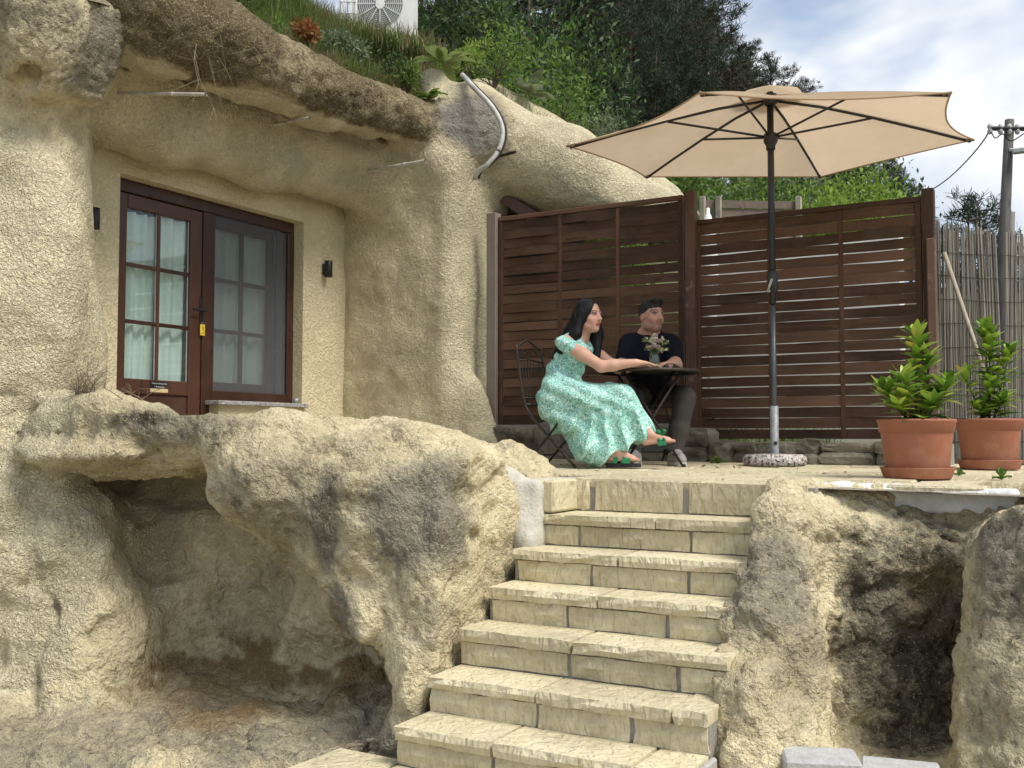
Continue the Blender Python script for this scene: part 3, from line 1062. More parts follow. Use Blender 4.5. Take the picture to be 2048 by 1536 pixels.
def mask_right(V, N):
    m = np.zeros((len(V), 4), dtype=np.float32)
    m[:, 0] = blob(V, [(P(1540, 1150, 4.8), (0.3, 0.5, 0.4), 0.8), (P(1620, 1280, 4.6), (0.15, 0.5, 0.5), 0.6), (P(1800, 1220, 5.2), (0.36, 0.6, 0.6), 1.0), (P(2030, 1150, 4.4), (0.3, 0.5, 0.35), 0.95), (P(2000, 1400, 4.2), (0.2, 0.5, 0.4), 0.55)], 2.6, 0.5, 71)
    m[:, 1] = blob(V, [(P(1720, 1250, 5.05), (0.16, 0.4, 0.6), 0.62), (P(1860, 1300, 5.2), (0.30, 0.6, 0.65), 0.78), (P(1830, 1130, 5.3), (0.30, 0.4, 0.2), 0.75), (P(1790, 1480, 5.3), (0.4, 0.5, 0.3), 0.80), (P(1540, 1040, 5.0), (0.14, 0.3, 0.10), 0.5)], 2.8, 0.5, 73)
    m[:, 2] = blob(V, [(P(1860, 1200, 5.3), (0.25, 0.4, 0.3), 0.55), (P(1560, 1230, 4.6), (0.08, 0.3, 0.1), 0.35)], 2.8, 0.5, 75)
    return m


tag(finish_rock('rock_bank', Cc, M['tuff'], mask_right, 'structure', 0.0125, 13), 'craggy grey and yellow tuff bank with a dark mossy recess right of stairs')

# ------------------------------------------------------------------ ground, terrace, stairs
rng = random.Random(4)


def sheet(name, pts, mat, kind='structure', label=None):
    o = mk(name, pts, [list(range(len(pts)))], mat)
    tag(o, label, None, None, kind)
    return o


t = NT('gravel_ground')
gn = t.noise(30, 4, 0.7)
gc = t.mix(t.ramp(gn, [(0.3, 0.0), (0.7, 1.0)]), (0.20, 0.17, 0.12), (0.42, 0.37, 0.28))
M['gravel'] = t.fin(gc, 0.95, t.bump(t.math('ADD', gn, t.voro(60)), 0.9, 0.02))


def grid_sheet(name, x0, x1, y0, y1, nx, ny, zf, mat, kind='structure', frame=False):
    X, Y = np.meshgrid(np.linspace(x0, x1, nx), np.linspace(y0, y1, ny), indexing='ij')
    if frame:            # camera-aligned ground coordinates
        W = X.ravel()[:, None] * RIGHT + Y.ravel()[:, None] * FWD
    else:
        W = np.stack([X.ravel(), Y.ravel(), np.zeros(X.size)], 1)
    W[:, 2] = zf(X.ravel(), Y.ravel())
    i = np.arange(nx * ny).reshape(nx, ny)
    Q = np.stack([i[:-1, :-1].ravel(), i[1:, :-1].ravel(), i[1:, 1:].ravel(), i[:-1, 1:].ravel()], 1)
    o = mk(name, W, Q, mat, None, True)
    o['kind'] = kind
    return o


def low_z(x, y):
    return -0.12 + 0.02 * fbm(np.stack([x, y, 0 * x], 1), 1.3, 3, 5)


grid_sheet('ground', -400, 400, -300, 700, 60, 60, lambda x, y: -0.62 + 0 * x, M['gravel'])
grid_sheet('lower_path', -9, 4, -4, 4.9, 60, 60, low_z, M['gravel'])

# terrace body under the paving
tb = MB()
TX0, TX1, TY0, TY1 = -6.2, 3.6, 5.36, 8.3


def tz4(lo, hi, top):
    V, Fc = box_vf(lo, hi)
    V = [(x, y, (TZ(x, y) + top) if z > 0.9 else z) for x, y, z in V]
    return V, Fc


tb.add(*tz4((-6.2, 5.9, 0.2), (-2.8, 8.6, 1.0), -0.035))
tb.add(*tz4((-2.8, 5.47, 0.2), (-1.28, 8.6, 1.0), -0.035))
tb.add(*tz4((-1.28, 5.92, 0.2), (3.8, 8.6, 1.0), -0.035))
terrace = tb.build('terrace', M['mortar'])
terrace['kind'] = 'structure'
terrace['label'] = 'cream stone paved terrace at the top of the stairs'

# paving stones, rows along the fence direction
def stone_piece(name, lo, hi, mat, parent, jit=0.006, bev=0.010, zf=None, seed=0):
    V, Fc = box_vf(lo, hi, bev)
    rr = random.Random(seed)
    V = [[x + rr.uniform(-jit, jit), y + rr.uniform(-jit, jit), z + rr.uniform(-jit, jit) * 0.4] for x, y, z in V]
    if zf is not None:
        for v in V:
            v[2] += zf(v[0], v[1])
    return mk(name, V, Fc, mat, parent)


k = 0
y = 5.372
while y < 8.12:
    dy = rng.choice((0.26, 0.30, 0.34))
    x = -6.0 + rng.uniform(0, 0.3)
    while x < 3.2:
        dx = rng.uniform(0.34, 0.62)
        cx, cy = x + dx / 2, y + dy / 2
        # left of the stair head the rock reaches further in; right the gravel bed begins
        ok = not (cx < -2.95 and cy < 6.05) and not (cx > -1.25 and cy < 5.75) and not (cx > -0.35 + (cy - 5.7) * 0.5)
        ok = ok and not (cx < -4.95 and cy > 7.7)
        if ok:
            d = rng.uniform(-0.003, 0.004)
            stone_piece('paving_stone', (x + 0.006, y + 0.006, -0.05 + d), (x + dx - 0.006, y + dy - 0.006, 0.0 + d), M['paver'], terrace, 0.005, 0.008, TZ, k)
            k += 1
        x += dx
    y += dy

# gravel bed right of the paving
gx = grid_sheet('gravel_bed', -1.3, 3.6, 5.45, 8.4, 50, 40, lambda x, y: TZ(x, y) - 0.022 + 0.012 * fbm(np.stack([x, y, 0 * x], 1), 5, 4, 8), M['gravel'])
gx['label'] = 'pale gravel bed at the right end of the terrace'

# stairs
RISE, RUN = 0.170, 0.262
NOSE1 = 5.03                       # nose of the first tread below the terrace
stairs = thing('staircase', 'pale yellow stone stairs with grey mortar joints rising to the terrace', 'stairs', (-2.0, 3.6, 0.05))
core = MB()
treads = []
zt0 = 1.242
for i in range(1, 9):
    zt = zt0 - RISE * i
    yn = NOSE1 - RUN * (i - 1)
    treads.append((i, zt, yn))
for i, zt, yn in treads:
    yb = yn + RUN + 0.06 if i > 1 else 5.44
    core.box((STX0 + 0.012, yn + 0.046, -0.6 + 0.001 * i), (STX1 - 0.008 - 0.0004 * i, yb + 0.0007 * i, zt - 0.012), 0)
core.box((-2.69, 5.385, 0.9), (-1.25, 5.475, TZ(-2, 5.4) - 0.02))
core.build('mortar_core', M['mortar'], stairs)


def chiselled(name, lo, hi, mat, parent, seed, front=0.010, nx=7, nz=3, bev=0.007, smooth_back=True):
    """stone with a rough-hewn front (-y) face"""
    rr = random.Random(seed * 7 + 1)
    lo = np.array(lo, float)
    hi = np.array(hi, float)
    V, Fc = [], []
    xs = np.linspace(lo[0], hi[0], nx)
    zs = np.linspace(lo[2], hi[2], nz)
    for j, z in enumerate(zs):
        for i_, x in enumerate(xs):
            edge = (j in (0, nz - 1)) or (i_ in (0, nx - 1))
            yo = lo[1] + rr.uniform(0, front) + (bev if edge else 0)
            V.append((x + (rr.uniform(-0.5, 0.5) * 0.004 if 0 < i_ < nx - 1 else rr.uniform(-0.004, 0.004)), yo, z + (rr.uniform(-0.004, 0.002) if j in (0, nz - 1) else 0)))
    for j in range(nz - 1):
        for i_ in range(nx - 1):
            a = j * nx + i_
            Fc.append((a, a + 1, a + 1 + nx, a + nx))
    n0 = len(V)
    top = [V[(nz - 1) * nx + i_] for i_ in range(nx)]
    for i_, x in enumerate(xs):
        V.append((top[i_][0], hi[1], hi[2]))
    for i_, x in enumerate(xs):
        V.append((top[i_][0], hi[1], lo[2]))
    for i_ in range(nx - 1):
        a = (nz - 1) * nx + i_
        Fc.append((a, a + 1, n0 + i_ + 1, n0 + i_))
        Fc.append((i_ + 1, i_, n0 + nx + i_, n0 + nx + i_ + 1))
        Fc.append((n0 + i_, n0 + i_ + 1, n0 + nx + i_ + 1, n0 + nx + i_))
    Fc.append([j * nx for j in range(nz)][::-1] + [n0 + nx, n0][0:2])
    Fc.append([j * nx + nx - 1 for j in range(nz)] + [n0 + nx - 1, n0 + 2 * nx - 1])
    return mk(name, V, Fc, mat, parent)


tread_split = {1: [0.0, 0.53, 1.0], 2: [0.0, 0.46, 0.965, 1.0], 3: [0.0, 0.46, 0.955, 1.0], 4: [0.0, 0.455, 1.0], 5: [0.0, 0.42, 0.885, 1.0], 6: [0.0, 0.37, 0.84, 1.0], 7: [0, 0.4, 0.8, 1.0], 8: [0, 0.4, 1.0]}
riser_split = {1: [0.0, 0.20, 0.67, 1.0], 2: [0.02, 0.345, 0.73, 1.0], 3: [0.02, 0.34, 0.72, 1.0], 4: [0.0, 0.44, 0.83, 1.0], 5: [0.0, 0.42, 0.75, 1.0], 6: [0.0, 0.37, 0.7, 1.0], 7: [0, 0.4, 1.0], 8: [0, 0.5, 1.0]}
W_ = STX1 - STX0
s_ = 100
for i, zt, yn in treads:
    fr = tread_split[i]
    for a_, b_ in zip(fr[:-1], fr[1:]):
        s_ += 1
        chiselled('tread_stone', (STX0 + a_ * W_ + 0.007, yn, zt - 0.055), (STX0 + b_ * W_ - 0.007, yn + RUN + 0.035 + (0.16 if i == 1 else 0), zt + rng.uniform(-0.004, 0.003)), M['stair_stone'], stairs, s_, 0.016)
    fr = riser_split[i]
    for a_, b_ in zip(fr[:-1], fr[1:]):
        s_ += 1
        chiselled('riser_stone', (STX0 + a_ * W_ + 0.010, yn + 0.020, zt - RISE + 0.004), (STX0 + b_ * W_ - 0.010, yn + 0.10, zt - 0.062), M['stair_stone'], stairs, s_, 0.014)
# stones that face the terrace edge at the stair head
for a_, b_ in ((0.065, 0.145), (0.160, 0.555), (0.575, 1.06)):
    s_ += 1
    chiselled('riser_stone', (STX0 + a_ * W_ + 0.008, 5.355, zt0 - RISE + 0.006), (STX0 + b_ * W_ - 0.008, 5.45, TZ(-2.0, 5.4) - 0.006), M['stair_stone'], stairs, s_, 0.014)
# return stone beside the stair head (faces right) and the cement beside it
V, Fc = box_vf((-2.84, 5.06, zt0 - RISE + 0.004), (-2.60, 5.37, TZ(-2.6, 5.2) + 0.002), 0.012)
mk('return_stone', V, Fc, M['stair_stone'], stairs)
S2 = Sculpt((-3.25, 4.75, 0.6), (-2.60, 5.75, 1.42), 0.016)
S2.box((-3.1, 5.0, 0.4), (-2.665, 5.6, TZ(-2.8, 5.3) - 0.0), 0.03, k=0.05)
S2.cone(P(1012, 968, 5.80), P(1050, 1085, 5.68), 0.09, 0.08, k=0.08)
S2.rough(0.02, 6, 4, 3)
V, Q = S2.mesh()
mk('cement_patch', V, Q, M['patch'], stairs, True)
# cement flank at the right foot of the stairs
fl = MB()
for i, zt, yn in treads[5:]:
    fl.box((STX1 - 0.004, yn + 0.022, -0.6), (STX1 + 0.010 + 0.002 * i, yn + RUN + 0.06 - 0.001 * i, zt - 0.006), 0.008)
fl.build('cement_flank', M['flank'], stairs)
# landing slabs at the foot, left of the lowest steps
for n_, (x0, x1, y0, y1) in enumerate(((-3.10, -2.74, 3.46, 3.84), (-3.16, -2.74, 3.02, 3.445))):
    stone_piece('landing_slab', (x0, y0, zt0 - RISE * 7 - 0.06), (x1, y1, zt0 - RISE * 7 + 0.004 * n_), M['stair_stone'], stairs, 0.006, 0.012, None, n_)

# white cement edge of the terrace above the right bank
S3 = Sculpt((-1.5, 5.0, 0.95), (0.75, 6.0, 1.36), 0.014)
for a_, b_ in (((1600, 975, 5.45), (1690, 980, 5.45)), ((1690, 980, 5.45), (1800, 990, 5.42)), ((1800, 990, 5.42), (1925, 996, 5.40))):
    S3.cone(P(*a_), P(*b_), 0.035, 0.04, k=0.06)
S3.box((-1.27, 5.62, 1.10), (-0.32, 6.0, TZ(-0.8, 5.5) - 0.012), 0.03, k=0.05)
S3.rough(0.03, 5, 4, 5)
V, Q = S3.mesh()
ce = mk('cement_edge', V, Q, M['cement'], None, True)
tag(ce, 'white smoothed cement edge of the terrace above the mossy recess', None, None, 'structure')

# ------------------------------------------------------------------ facade of the cave house
def glass_material(name, tint=(0.92, 0.95, 0.94), refl=1.0):
    t = NT(name)
    tr = t.n('ShaderNodeBsdfTransparent', {'Color': tint})
    gl = t.n('ShaderNodeBsdfGlossy', {'Color': (1, 1, 1, 1), 'Roughness': 0.015})
    fr = t.n('ShaderNodeLayerWeight', {'Blend': 0.5})
    f = t.math('ADD', t.math('MULTIPLY', t.math('POWER', fr.outputs['Facing'], 3.0), 0.7), 0.05 * refl, clamp=True)
    mx = t.n('ShaderNodeMixShader')
    t.t.links.new(f, mx.inputs[0])
    t.t.links.new(tr.outputs[0], mx.inputs[1])
    t.t.links.new(gl.outputs[0], mx.inputs[2])
    t.t.links.new(mx.outputs[0], t.out.inputs['Surface'])
    return t.m


M['glass'] = glass_material('glass')
t = NT('fly_screen')
tr = t.n('ShaderNodeBsdfTransparent')
df = t.n('ShaderNodeBsdfDiffuse', {'Color': (0.17, 0.18, 0.20, 1)})
mx = t.n('ShaderNodeMixShader', {0: 0.30})
t.t.links.new(tr.outputs[0], mx.inputs[1])
t.t.links.new(df.outputs[0], mx.inputs[2])
t.t.links.new(mx.outputs[0], t.out.inputs['Surface'])
M['fly_screen'] = t.m
t = NT('granite')
gs = t.ramp(t.voro(160, out='Color'), [(0.2, (0.10, 0.10, 0.10)), (0.5, (0.30, 0.29, 0.29)), (0.8, (0.5, 0.49, 0.48))])
M['granite'] = t.fin(gs, 0.5)

DY0, DY1, DZ1 = 5.03, 7.03, 3.42     # opening
SILL = 1.785
out = [(3.9, 0.9), (DY0, 0.9), (DY0, DZ1), (DY1, DZ1), (DY1, SILL), (6.03, SILL), (6.03, 0.9), (7.95, 0.9), (7.95, 3.99), (3.9, 3.99)]
n = len(out)
V = [(WX, a, b) for a, b in out] + [(WX - 0.32, a, b) for a, b in out]
Fc = [list(range(n)), list(range(2 * n - 1, n - 1, -1))] + [[(i + 1) % n, i, n + i, n + (i + 1) % n] for i in range(n)]
wall = mk('plaster_wall', V, Fc, M['stucco'], house)

FX = WX - 0.105                      # front of the fixed frame
ZB = TZ(WX, 5.5)


def bar(name, y0, y1, z0, z1, xf, th, mat, parent, bev=0.006):
    V, Fc = box_vf((xf - th, y0, z0), (xf, y1, z1), bev)
    return mk(name, V, Fc, mat, parent)


# fixed frame
fr = MB()
fr.box((FX - 0.07, DY0 + 0.003, ZB), (FX, DY0 + 0.062, DZ1 - 0.003), 0.005)
fr.box((FX - 0.07, DY0 + 0.064, DZ1 - 0.095), (FX - 0.001, DY1 - 0.003, DZ1 - 0.003), 0.005)
fr.box((FX - 0.07, 5.945, ZB), (FX - 0.0015, 6.07, DZ1 - 0.097), 0.005)
fr.box((FX - 0.07, DY1 - 0.082, SILL + 0.002), (FX, DY1 - 0.003, DZ1 - 0.097), 0.005)
fr.box((FX - 0.07, 6.072, SILL + 0.002), (FX - 0.001, DY1 - 0.084, SILL + 0.085), 0.005)
fr.build('door_frame', M['door_wood'], house)
# door leaf
leaf_y0, leaf_y1, leaf_z1 = DY0 + 0.068, 5.938, DZ1 - 0.102
gy0, gy1, gz0, gz1 = 5.195, 5.815, 1.93, 3.215
LX = FX - 0.006
lf = MB()
lf.box((LX - 0.06, leaf_y0, ZB + 0.01), (LX, gy0, leaf_z1), 0.008)
lf.box((LX - 0.06, gy1, ZB + 0.01), (LX, leaf_y1, leaf_z1), 0.008)
lf.box((LX - 0.06, gy0, gz1), (LX - 0.001, gy1, leaf_z1), 0.008)
lf.box((LX - 0.06, gy0, gz0 - 0.115), (LX - 0.001, gy1, gz0), 0.008)
lf.box((LX - 0.06, gy0, ZB + 0.01), (LX - 0.001, gy1, ZB + 0.14), 0.008)
door = lf.build('door', M['door_wood'], house)
bar('panel', gy0, gy1, ZB + 0.14, gz0 - 0.115, LX - 0.018, 0.02, M['door_panel'], door, 0.003)
hw, hh_ = (gy1 - gy0) / 2, (gz1 - gz0) / 3
for r_ in range(3):
    for c_ in range(2):
        bar('pane', gy0 + c_ * hw + 0.004, gy0 + (c_ + 1) * hw - 0.004, gz0 + r_ * hh_ + 0.004, gz0 + (r_ + 1) * hh_ - 0.004, LX - 0.030, 0.006, M['glass'], door, 0)
bar('glazing_bar', gy0 + hw - 0.014, gy0 + hw + 0.014, gz0, gz1, LX - 0.010, 0.03, M['door_wood'], door, 0.004)
for r_ in (1, 2):
    bar('glazing_bar', gy0, gy0 + hw - 0.0145, gz0 + r_ * hh_ - 0.014, gz0 + r_ * hh_ + 0.014, LX - 0.011, 0.03, M['door_wood'], door, 0.004)
    bar('glazing_bar', gy0 + hw + 0.0145, gy1, gz0 + r_ * hh_ - 0.014, gz0 + r_ * hh_ + 0.014, LX - 0.011, 0.03, M['door_wood'], door, 0.004)
M['bead'] = plain('bead', (0.42, 0.43, 0.42), 0.5)
bd = MB()
for yy in (gy0 + 0.004, gy1 - 0.010):
    bd.box((LX - 0.029, yy, gz0 + 0.002), (LX - 0.022, yy + 0.006, gz1 - 0.002))
for yy in (gy0 + hw - 0.022, gy0 + hw + 0.016):
    bd.box((LX - 0.029, yy, gz0 + 0.002), (LX - 0.022, yy + 0.006, gz1 - 0.002))
bd.build('seal', M['bead'], door)
# handle and plate
hp = PX(402, 622, LX)
hd = MB()
hd.box((LX, hp[1] - 0.018, hp[2] - 0.13), (LX + 0.010, hp[1] + 0.018, hp[2] + 0.115), 0.004)
hd.tube([(LX + 0.01, hp[1], hp[2]), (LX + 0.055, hp[1], hp[2])], 0.010, 8)
hd.tube([(LX + 0.050, hp[1] + 0.006, hp[2]), (LX + 0.052, hp[1] - 0.07, hp[2] + 0.001), (LX + 0.050, hp[1] - 0.125, hp[2] - 0.002)], [0.011, 0.010, 0.008], 8)
hd.build('handle', M['black_metal'], door)
# name plate: black with white lettering, gold strip below
sp = PX(318, 771, LX)
M['sign_black'] = plain('sign_black', (0.012, 0.012, 0.013), 0.35)
M['sign_gold'] = plain('sign_gold', (0.62, 0.50, 0.27), 0.4)
M['sign_white'] = plain('sign_white', (0.8, 0.8, 0.8), 0.5)
plate = bar('sign_plate', sp[1] - 0.085, sp[1] + 0.085, sp[2] - 0.024, sp[2] + 0.028, LX + 0.004, 0.004, M['sign_black'], door, 0)
strip = bar('sign_strip', sp[1] - 0.085, sp[1] + 0.085, sp[2] - 0.053, sp[2] - 0.0245, LX + 0.004, 0.004, M['sign_gold'], door, 0)


def lettering(name, text, size, pos, mat, parent, rot, align='CENTER'):
    cu = bpy.data.curves.new(name, 'FONT')
    cu.body = text
    cu.size = size
    cu.align_x = align
    cu.align_y = 'CENTER'
    cu.resolution_u = 3
    cu.materials.append(mat)
    tmp = bpy.data.objects.new(name, cu)
    me = bpy.data.meshes.new_from_object(tmp)
    bpy.data.objects.remove(tmp)
    o = bpy.data.objects.new(name, me)
    COL.objects.link(o)
    o.parent = parent
    o.location = tuple(np.array(pos) - WOFF.get(parent.name, np.zeros(3)))
    o.rotation_euler = rot
    return o


WALLROT = (math.pi / 2, 0, math.pi / 2)
lettering('sign_lettering', 'Tokmai úti Barlang Szállás', 0.0145, (LX + 0.0055, sp[1], sp[2] + 0.014), M['sign_white'], plate, WALLROT)
lettering('sign_lettering', '5. Barlang szoba', 0.0150, (LX + 0.0055, sp[1], sp[2] - 0.010), M['sign_white'], plate, WALLROT)
# window behind a fly screen
wy0, wy1, wz0, wz1 = 6.072, DY1 - 0.084, SILL + 0.087, DZ1 - 0.098
win = thing('window', None, None, (0, 0, 0)) if False else None
sash = MB()
SX = FX - 0.075
sash.box((SX - 0.05, wy0 + 0.002, wz0), (SX, wy0 + 0.075, wz1), 0.006)
sash.box((SX - 0.05, wy1 - 0.16, wz0), (SX, wy1 - 0.085, wz1), 0.006)
sash.box((SX - 0.05, wy0 + 0.076, wz1 - 0.09), (SX - 0.001, wy1 - 0.161, wz1), 0.006)
sash.box((SX - 0.05, wy0 + 0.076, wz0), (SX - 0.001, wy1 - 0.161, wz0 + 0.075), 0.006)
window = sash.build('window', M['door_wood'], house)
py0, py1, pz0, pz1 = wy0 + 0.077, wy1 - 0.162, wz0 + 0.076, wz1 - 0.091
for r_ in range(3):
    for c_ in range(2):
        a0 = py0 + (py1 - py0) * c_ / 2
        b0 = pz0 + (pz1 - pz0) * r_ / 3
        bar('pane', a0 + 0.003, a0 + (py1 - py0) / 2 - 0.003, b0 + 0.003, b0 + (pz1 - pz0) / 3 - 0.003, SX - 0.03, 0.006, M['glass'], window, 0)
ym = (py0 + py1) / 2
bar('glazing_bar', ym - 0.016, ym + 0.016, pz0, pz1, SX - 0.006, 0.035, M['door_wood'], window, 0.004)
for r_ in (1, 2):
    zz = pz0 + (pz1 - pz0) * r_ / 3
    bar('glazing_bar', py0, ym - 0.0165, zz - 0.016, zz + 0.016, SX - 0.007, 0.035, M['door_wood'], window, 0.004)
    bar('glazing_bar', ym + 0.0165, py1, zz - 0.016, zz + 0.016, SX - 0.007, 0.035, M['door_wood'], window, 0.004)
bar('fly_screen', wy0, wy1, wz0 - 0.01, wz1 + 0.004, FX - 0.025, 0.002, M['fly_screen'], house, 0)


def curtain(y0, y1, z0, z1, x, waves, amp, seed):
    nn, mm = int(waves * 10), 10
    rr = random.Random(seed)
    ph = [rr.uniform(-0.7, 0.7) for _ in range(int(waves) + 3)]
    Y = np.linspace(0, 1, nn)
    V = []
    for j in range(mm):
        tz = j / (mm - 1)
        for i in range(nn):
            w = Y[i] * waves
            k_ = int(w)
            pp = ph[k_] * (1 - (w - k_)) + ph[k_ + 1] * (w - k_)
            a = amp * (0.7 + 0.3 * tz)
            V.append((x + a * math.sin(2 * math.pi * w + pp * 2) - 0.02 * (1 - tz), y0 + (y1 - y0) * (Y[i] + 0.012 * math.sin(5 * tz + 9 * Y[i]) * (1 - tz)), z0 + (z1 - z0) * tz))
    i = np.arange(nn * mm).reshape(mm, nn)
    Q = np.stack([i[:-1, :-1].ravel(), i[:-1, 1:].ravel(), i[1:, 1:].ravel(), i[1:, :-1].ravel()], 1)
    return np.array(V), Q


V, Q = curtain(5.10, 5.54, 1.86, 3.20, FX - 0.085, 4.6, 0.026, 1)
mk('curtain', V, Q, M['curtain'], house, True)
V, Q = curtain(5.56, 5.90, 1.86, 3.22, FX - 0.09, 3.4, 0.026, 2)
mk('curtain', V, Q, M['curtain'], house, True)
V, Q = curtain(6.08, 6.95, 1.80, 3.30, FX - 0.155, 7.5, 0.028, 3)
mk('curtain', V, Q, M['curtain'], house, True)
# room behind
V, Fc = box_vf((-7.9, 4.2, 1.0), (WX - 0.325, 7.9, 3.7))
mk('room', V, [f[::-1] for k_, f in enumerate(Fc) if k_ != 1], M['room'], house)
# granite sill
V, Fc = box_vf((FX - 0.02, 5.985, SILL - 0.034), (WX + 0.055, 7.062, SILL + 0.0015), 0.005)
mk('sill', V, Fc, M['granite'], house)
# door step body below the leaf
# second dwelling: timber beam and a board coloured as the opening's shade, behind the column
bm = MB()
b0, b1 = P(950, 372, 9.75), P(1075, 452, 9.65)
dd = np.array([0, 0, 0.13])
pp = [b0, b1]
e_ = np.array([0.0, 0.10, 0.0])
V = [b0, b1, b1 + e_, b0 + e_, b0 + dd, b1 + dd, b1 + e_ + dd, b0 + e_ + dd]
mk('beam', V, [(3, 2, 1, 0), (4, 5, 6, 7), (0, 1, 5, 4), (1, 2, 6, 5), (2, 3, 7, 6), (3, 0, 4, 7)], M['door_panel'], house)
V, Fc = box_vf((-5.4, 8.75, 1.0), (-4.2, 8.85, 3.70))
mk('doorway_shade', V, Fc, M['shade_black'], house)  # near-black board painted as the unlit depth of the opening
V, Q = box_vf((-5.02, 7.86, 1.2), (-4.955, 8.3, 3.66), 0.01)
mk('jamb', V, Q, M['stucco'], house)

# wall lamps, key tag, cup on the sill, drain pipes, conduit
M['lamp_black'] = plain('lamp_black', (0.016, 0.016, 0.018), 0.4, 0.2, 0.1)
for (px_, py_, lab) in ((189, 437, 'black cylinder wall lamp left of the brown door'), (657, 538, 'black cylinder wall lamp right of the window')):
    p = PX(px_, py_, WX + 0.06)
    L_ = thing('wall_lamp', lab, 'wall lamp', (WX, p[1], p[2]), 'wall lamps beside the door')
    V, Fc = lathe_vf([(0.0, -0.075), (0.034, -0.075), (0.036, -0.073), (0.036, 0.073), (0.034, 0.075), (0.031, 0.073), (0.030, 0.02), (0.0, 0.02)], 20, p)
    mk('housing', V, Fc, M['lamp_black'], L_, True)
    V, Fc = box_vf((WX + 0.001, p[1] - 0.02, p[2] - 0.05), (WX + 0.026, p[1] + 0.02, p[2] + 0.05), 0.003)
    mk('bracket', V, Fc, M['lamp_black'], L_)
kp = PX(405, 660, LX + 0.02)
M['tag_yellow'] = plain('tag_yellow', (0.75, 0.55, 0.07), 0.4)
kt = thing('key_tag', 'yellow plastic key tag hanging from the brown door lock', 'key tag', kp)
V, Fc = box_vf(kp + [-0.003, -0.026, -0.045], kp + [0.003, 0.026, 0.045], 0.0025)
tg = mk('tag', V, Fc, M['tag_yellow'], kt)
mb = MB()
th = np.linspace(0, 2 * math.pi, 13)
mb.tube([kp + [0.0, 0.010 * math.cos(a), 0.053 + 0.010 * math.sin(a)] for a in th], 0.0018, 6)
mb.tube([kp + [0.004, 0.0, 0.060], kp + [-0.02, 0.0, 0.062]], 0.004, 6)
mb.build('key_ring', M['galvanised'], kt)
o = lettering('tag_lettering', 'N°5', 0.036, kp + np.array([0.0036, 0.002, -0.004]), M['sign_black'], tg, (0, math.pi / 2, 0))
cpos = PX(592, 796, WX - 0.02)
cu = thing('glass_cup', 'small glass cup standing on the granite window sill', 'cup', (cpos[0], cpos[1], SILL + 0.002))
V, Fc = lathe_vf([(0.0, 0.0), (0.022, 0.0), (0.027, 0.045), (0.024, 0.045), (0.020, 0.006), (0.0, 0.006)], 16, (cpos[0], cpos[1], SILL + 0.002))
mk('bowl', V, Fc, M['galvanised'], cu, True)
pipes = [((285, 187, 6.68), (412, 189, 6.35), 0.012, 'long white drain pipe jutting from the soffit at upper left'),
         ((570, 245, 7.9), (620, 236, 7.62), 0.013, 'short grey drain pipe under the middle of the rock brow'),
         ((770, 336, 9.0), (850, 322, 8.7), 0.016, 'pale drain pipe near the top of the column')]
for a_, b_, r_, lab in pipes:
    p0, p1 = P(*a_), P(*b_)
    p0 = p0 + (p0 - p1) * 0.9
    o = MB()
    o.tube([p0, p1], r_, 10, False)
    o.tube([p1, p0], r_ * 0.72, 10, False)
    q = p0 + (p1 - p0) * 0.72
    o.tube([q, q + (p1 - p0) * 0.02], r_ * 1.15, 10)
    ob = o.build('drain_pipe', M['drain'], None, True)
    tag(ob, lab, 'pipe', 'drain pipes under the overhang')
cpath = spline([P(925, 150, 9.3), P(945, 172, 9.0), P(985, 215, 8.9), P(1005, 258, 8.85), P(998, 300, 8.82), P(975, 330, 8.82), P(952, 352, 8.9), P(946, 420, 9.05), P(942, 640, 9.1)], 8)
cb = thing('cable_conduit', 'curved grey conduit looping round the column top', 'conduit', cpath[0])
V, Fc = tube_vf(cpath[:50], 0.024, 8)
mk('duct', V, Fc, M['conduit'], cb, True)
V, Fc = tube_vf([p + RIGHT * 0.030 - FWD * 0.008 for p in cpath[2:50]], 0.010, 6)
mk('cable', V, Fc, M['black_metal'], cb, True)
bp = MB()
bp.tube([P(1000, 312, 9.3), P(1030, 304, 9.0)], 0.014, 8)
tag(bp.build('pipe_stub', M['black_metal']), 'short black pipe stub beside the grey conduit', 'pipe')

# ------------------------------------------------------------------ slatted fence
FY = 8.0


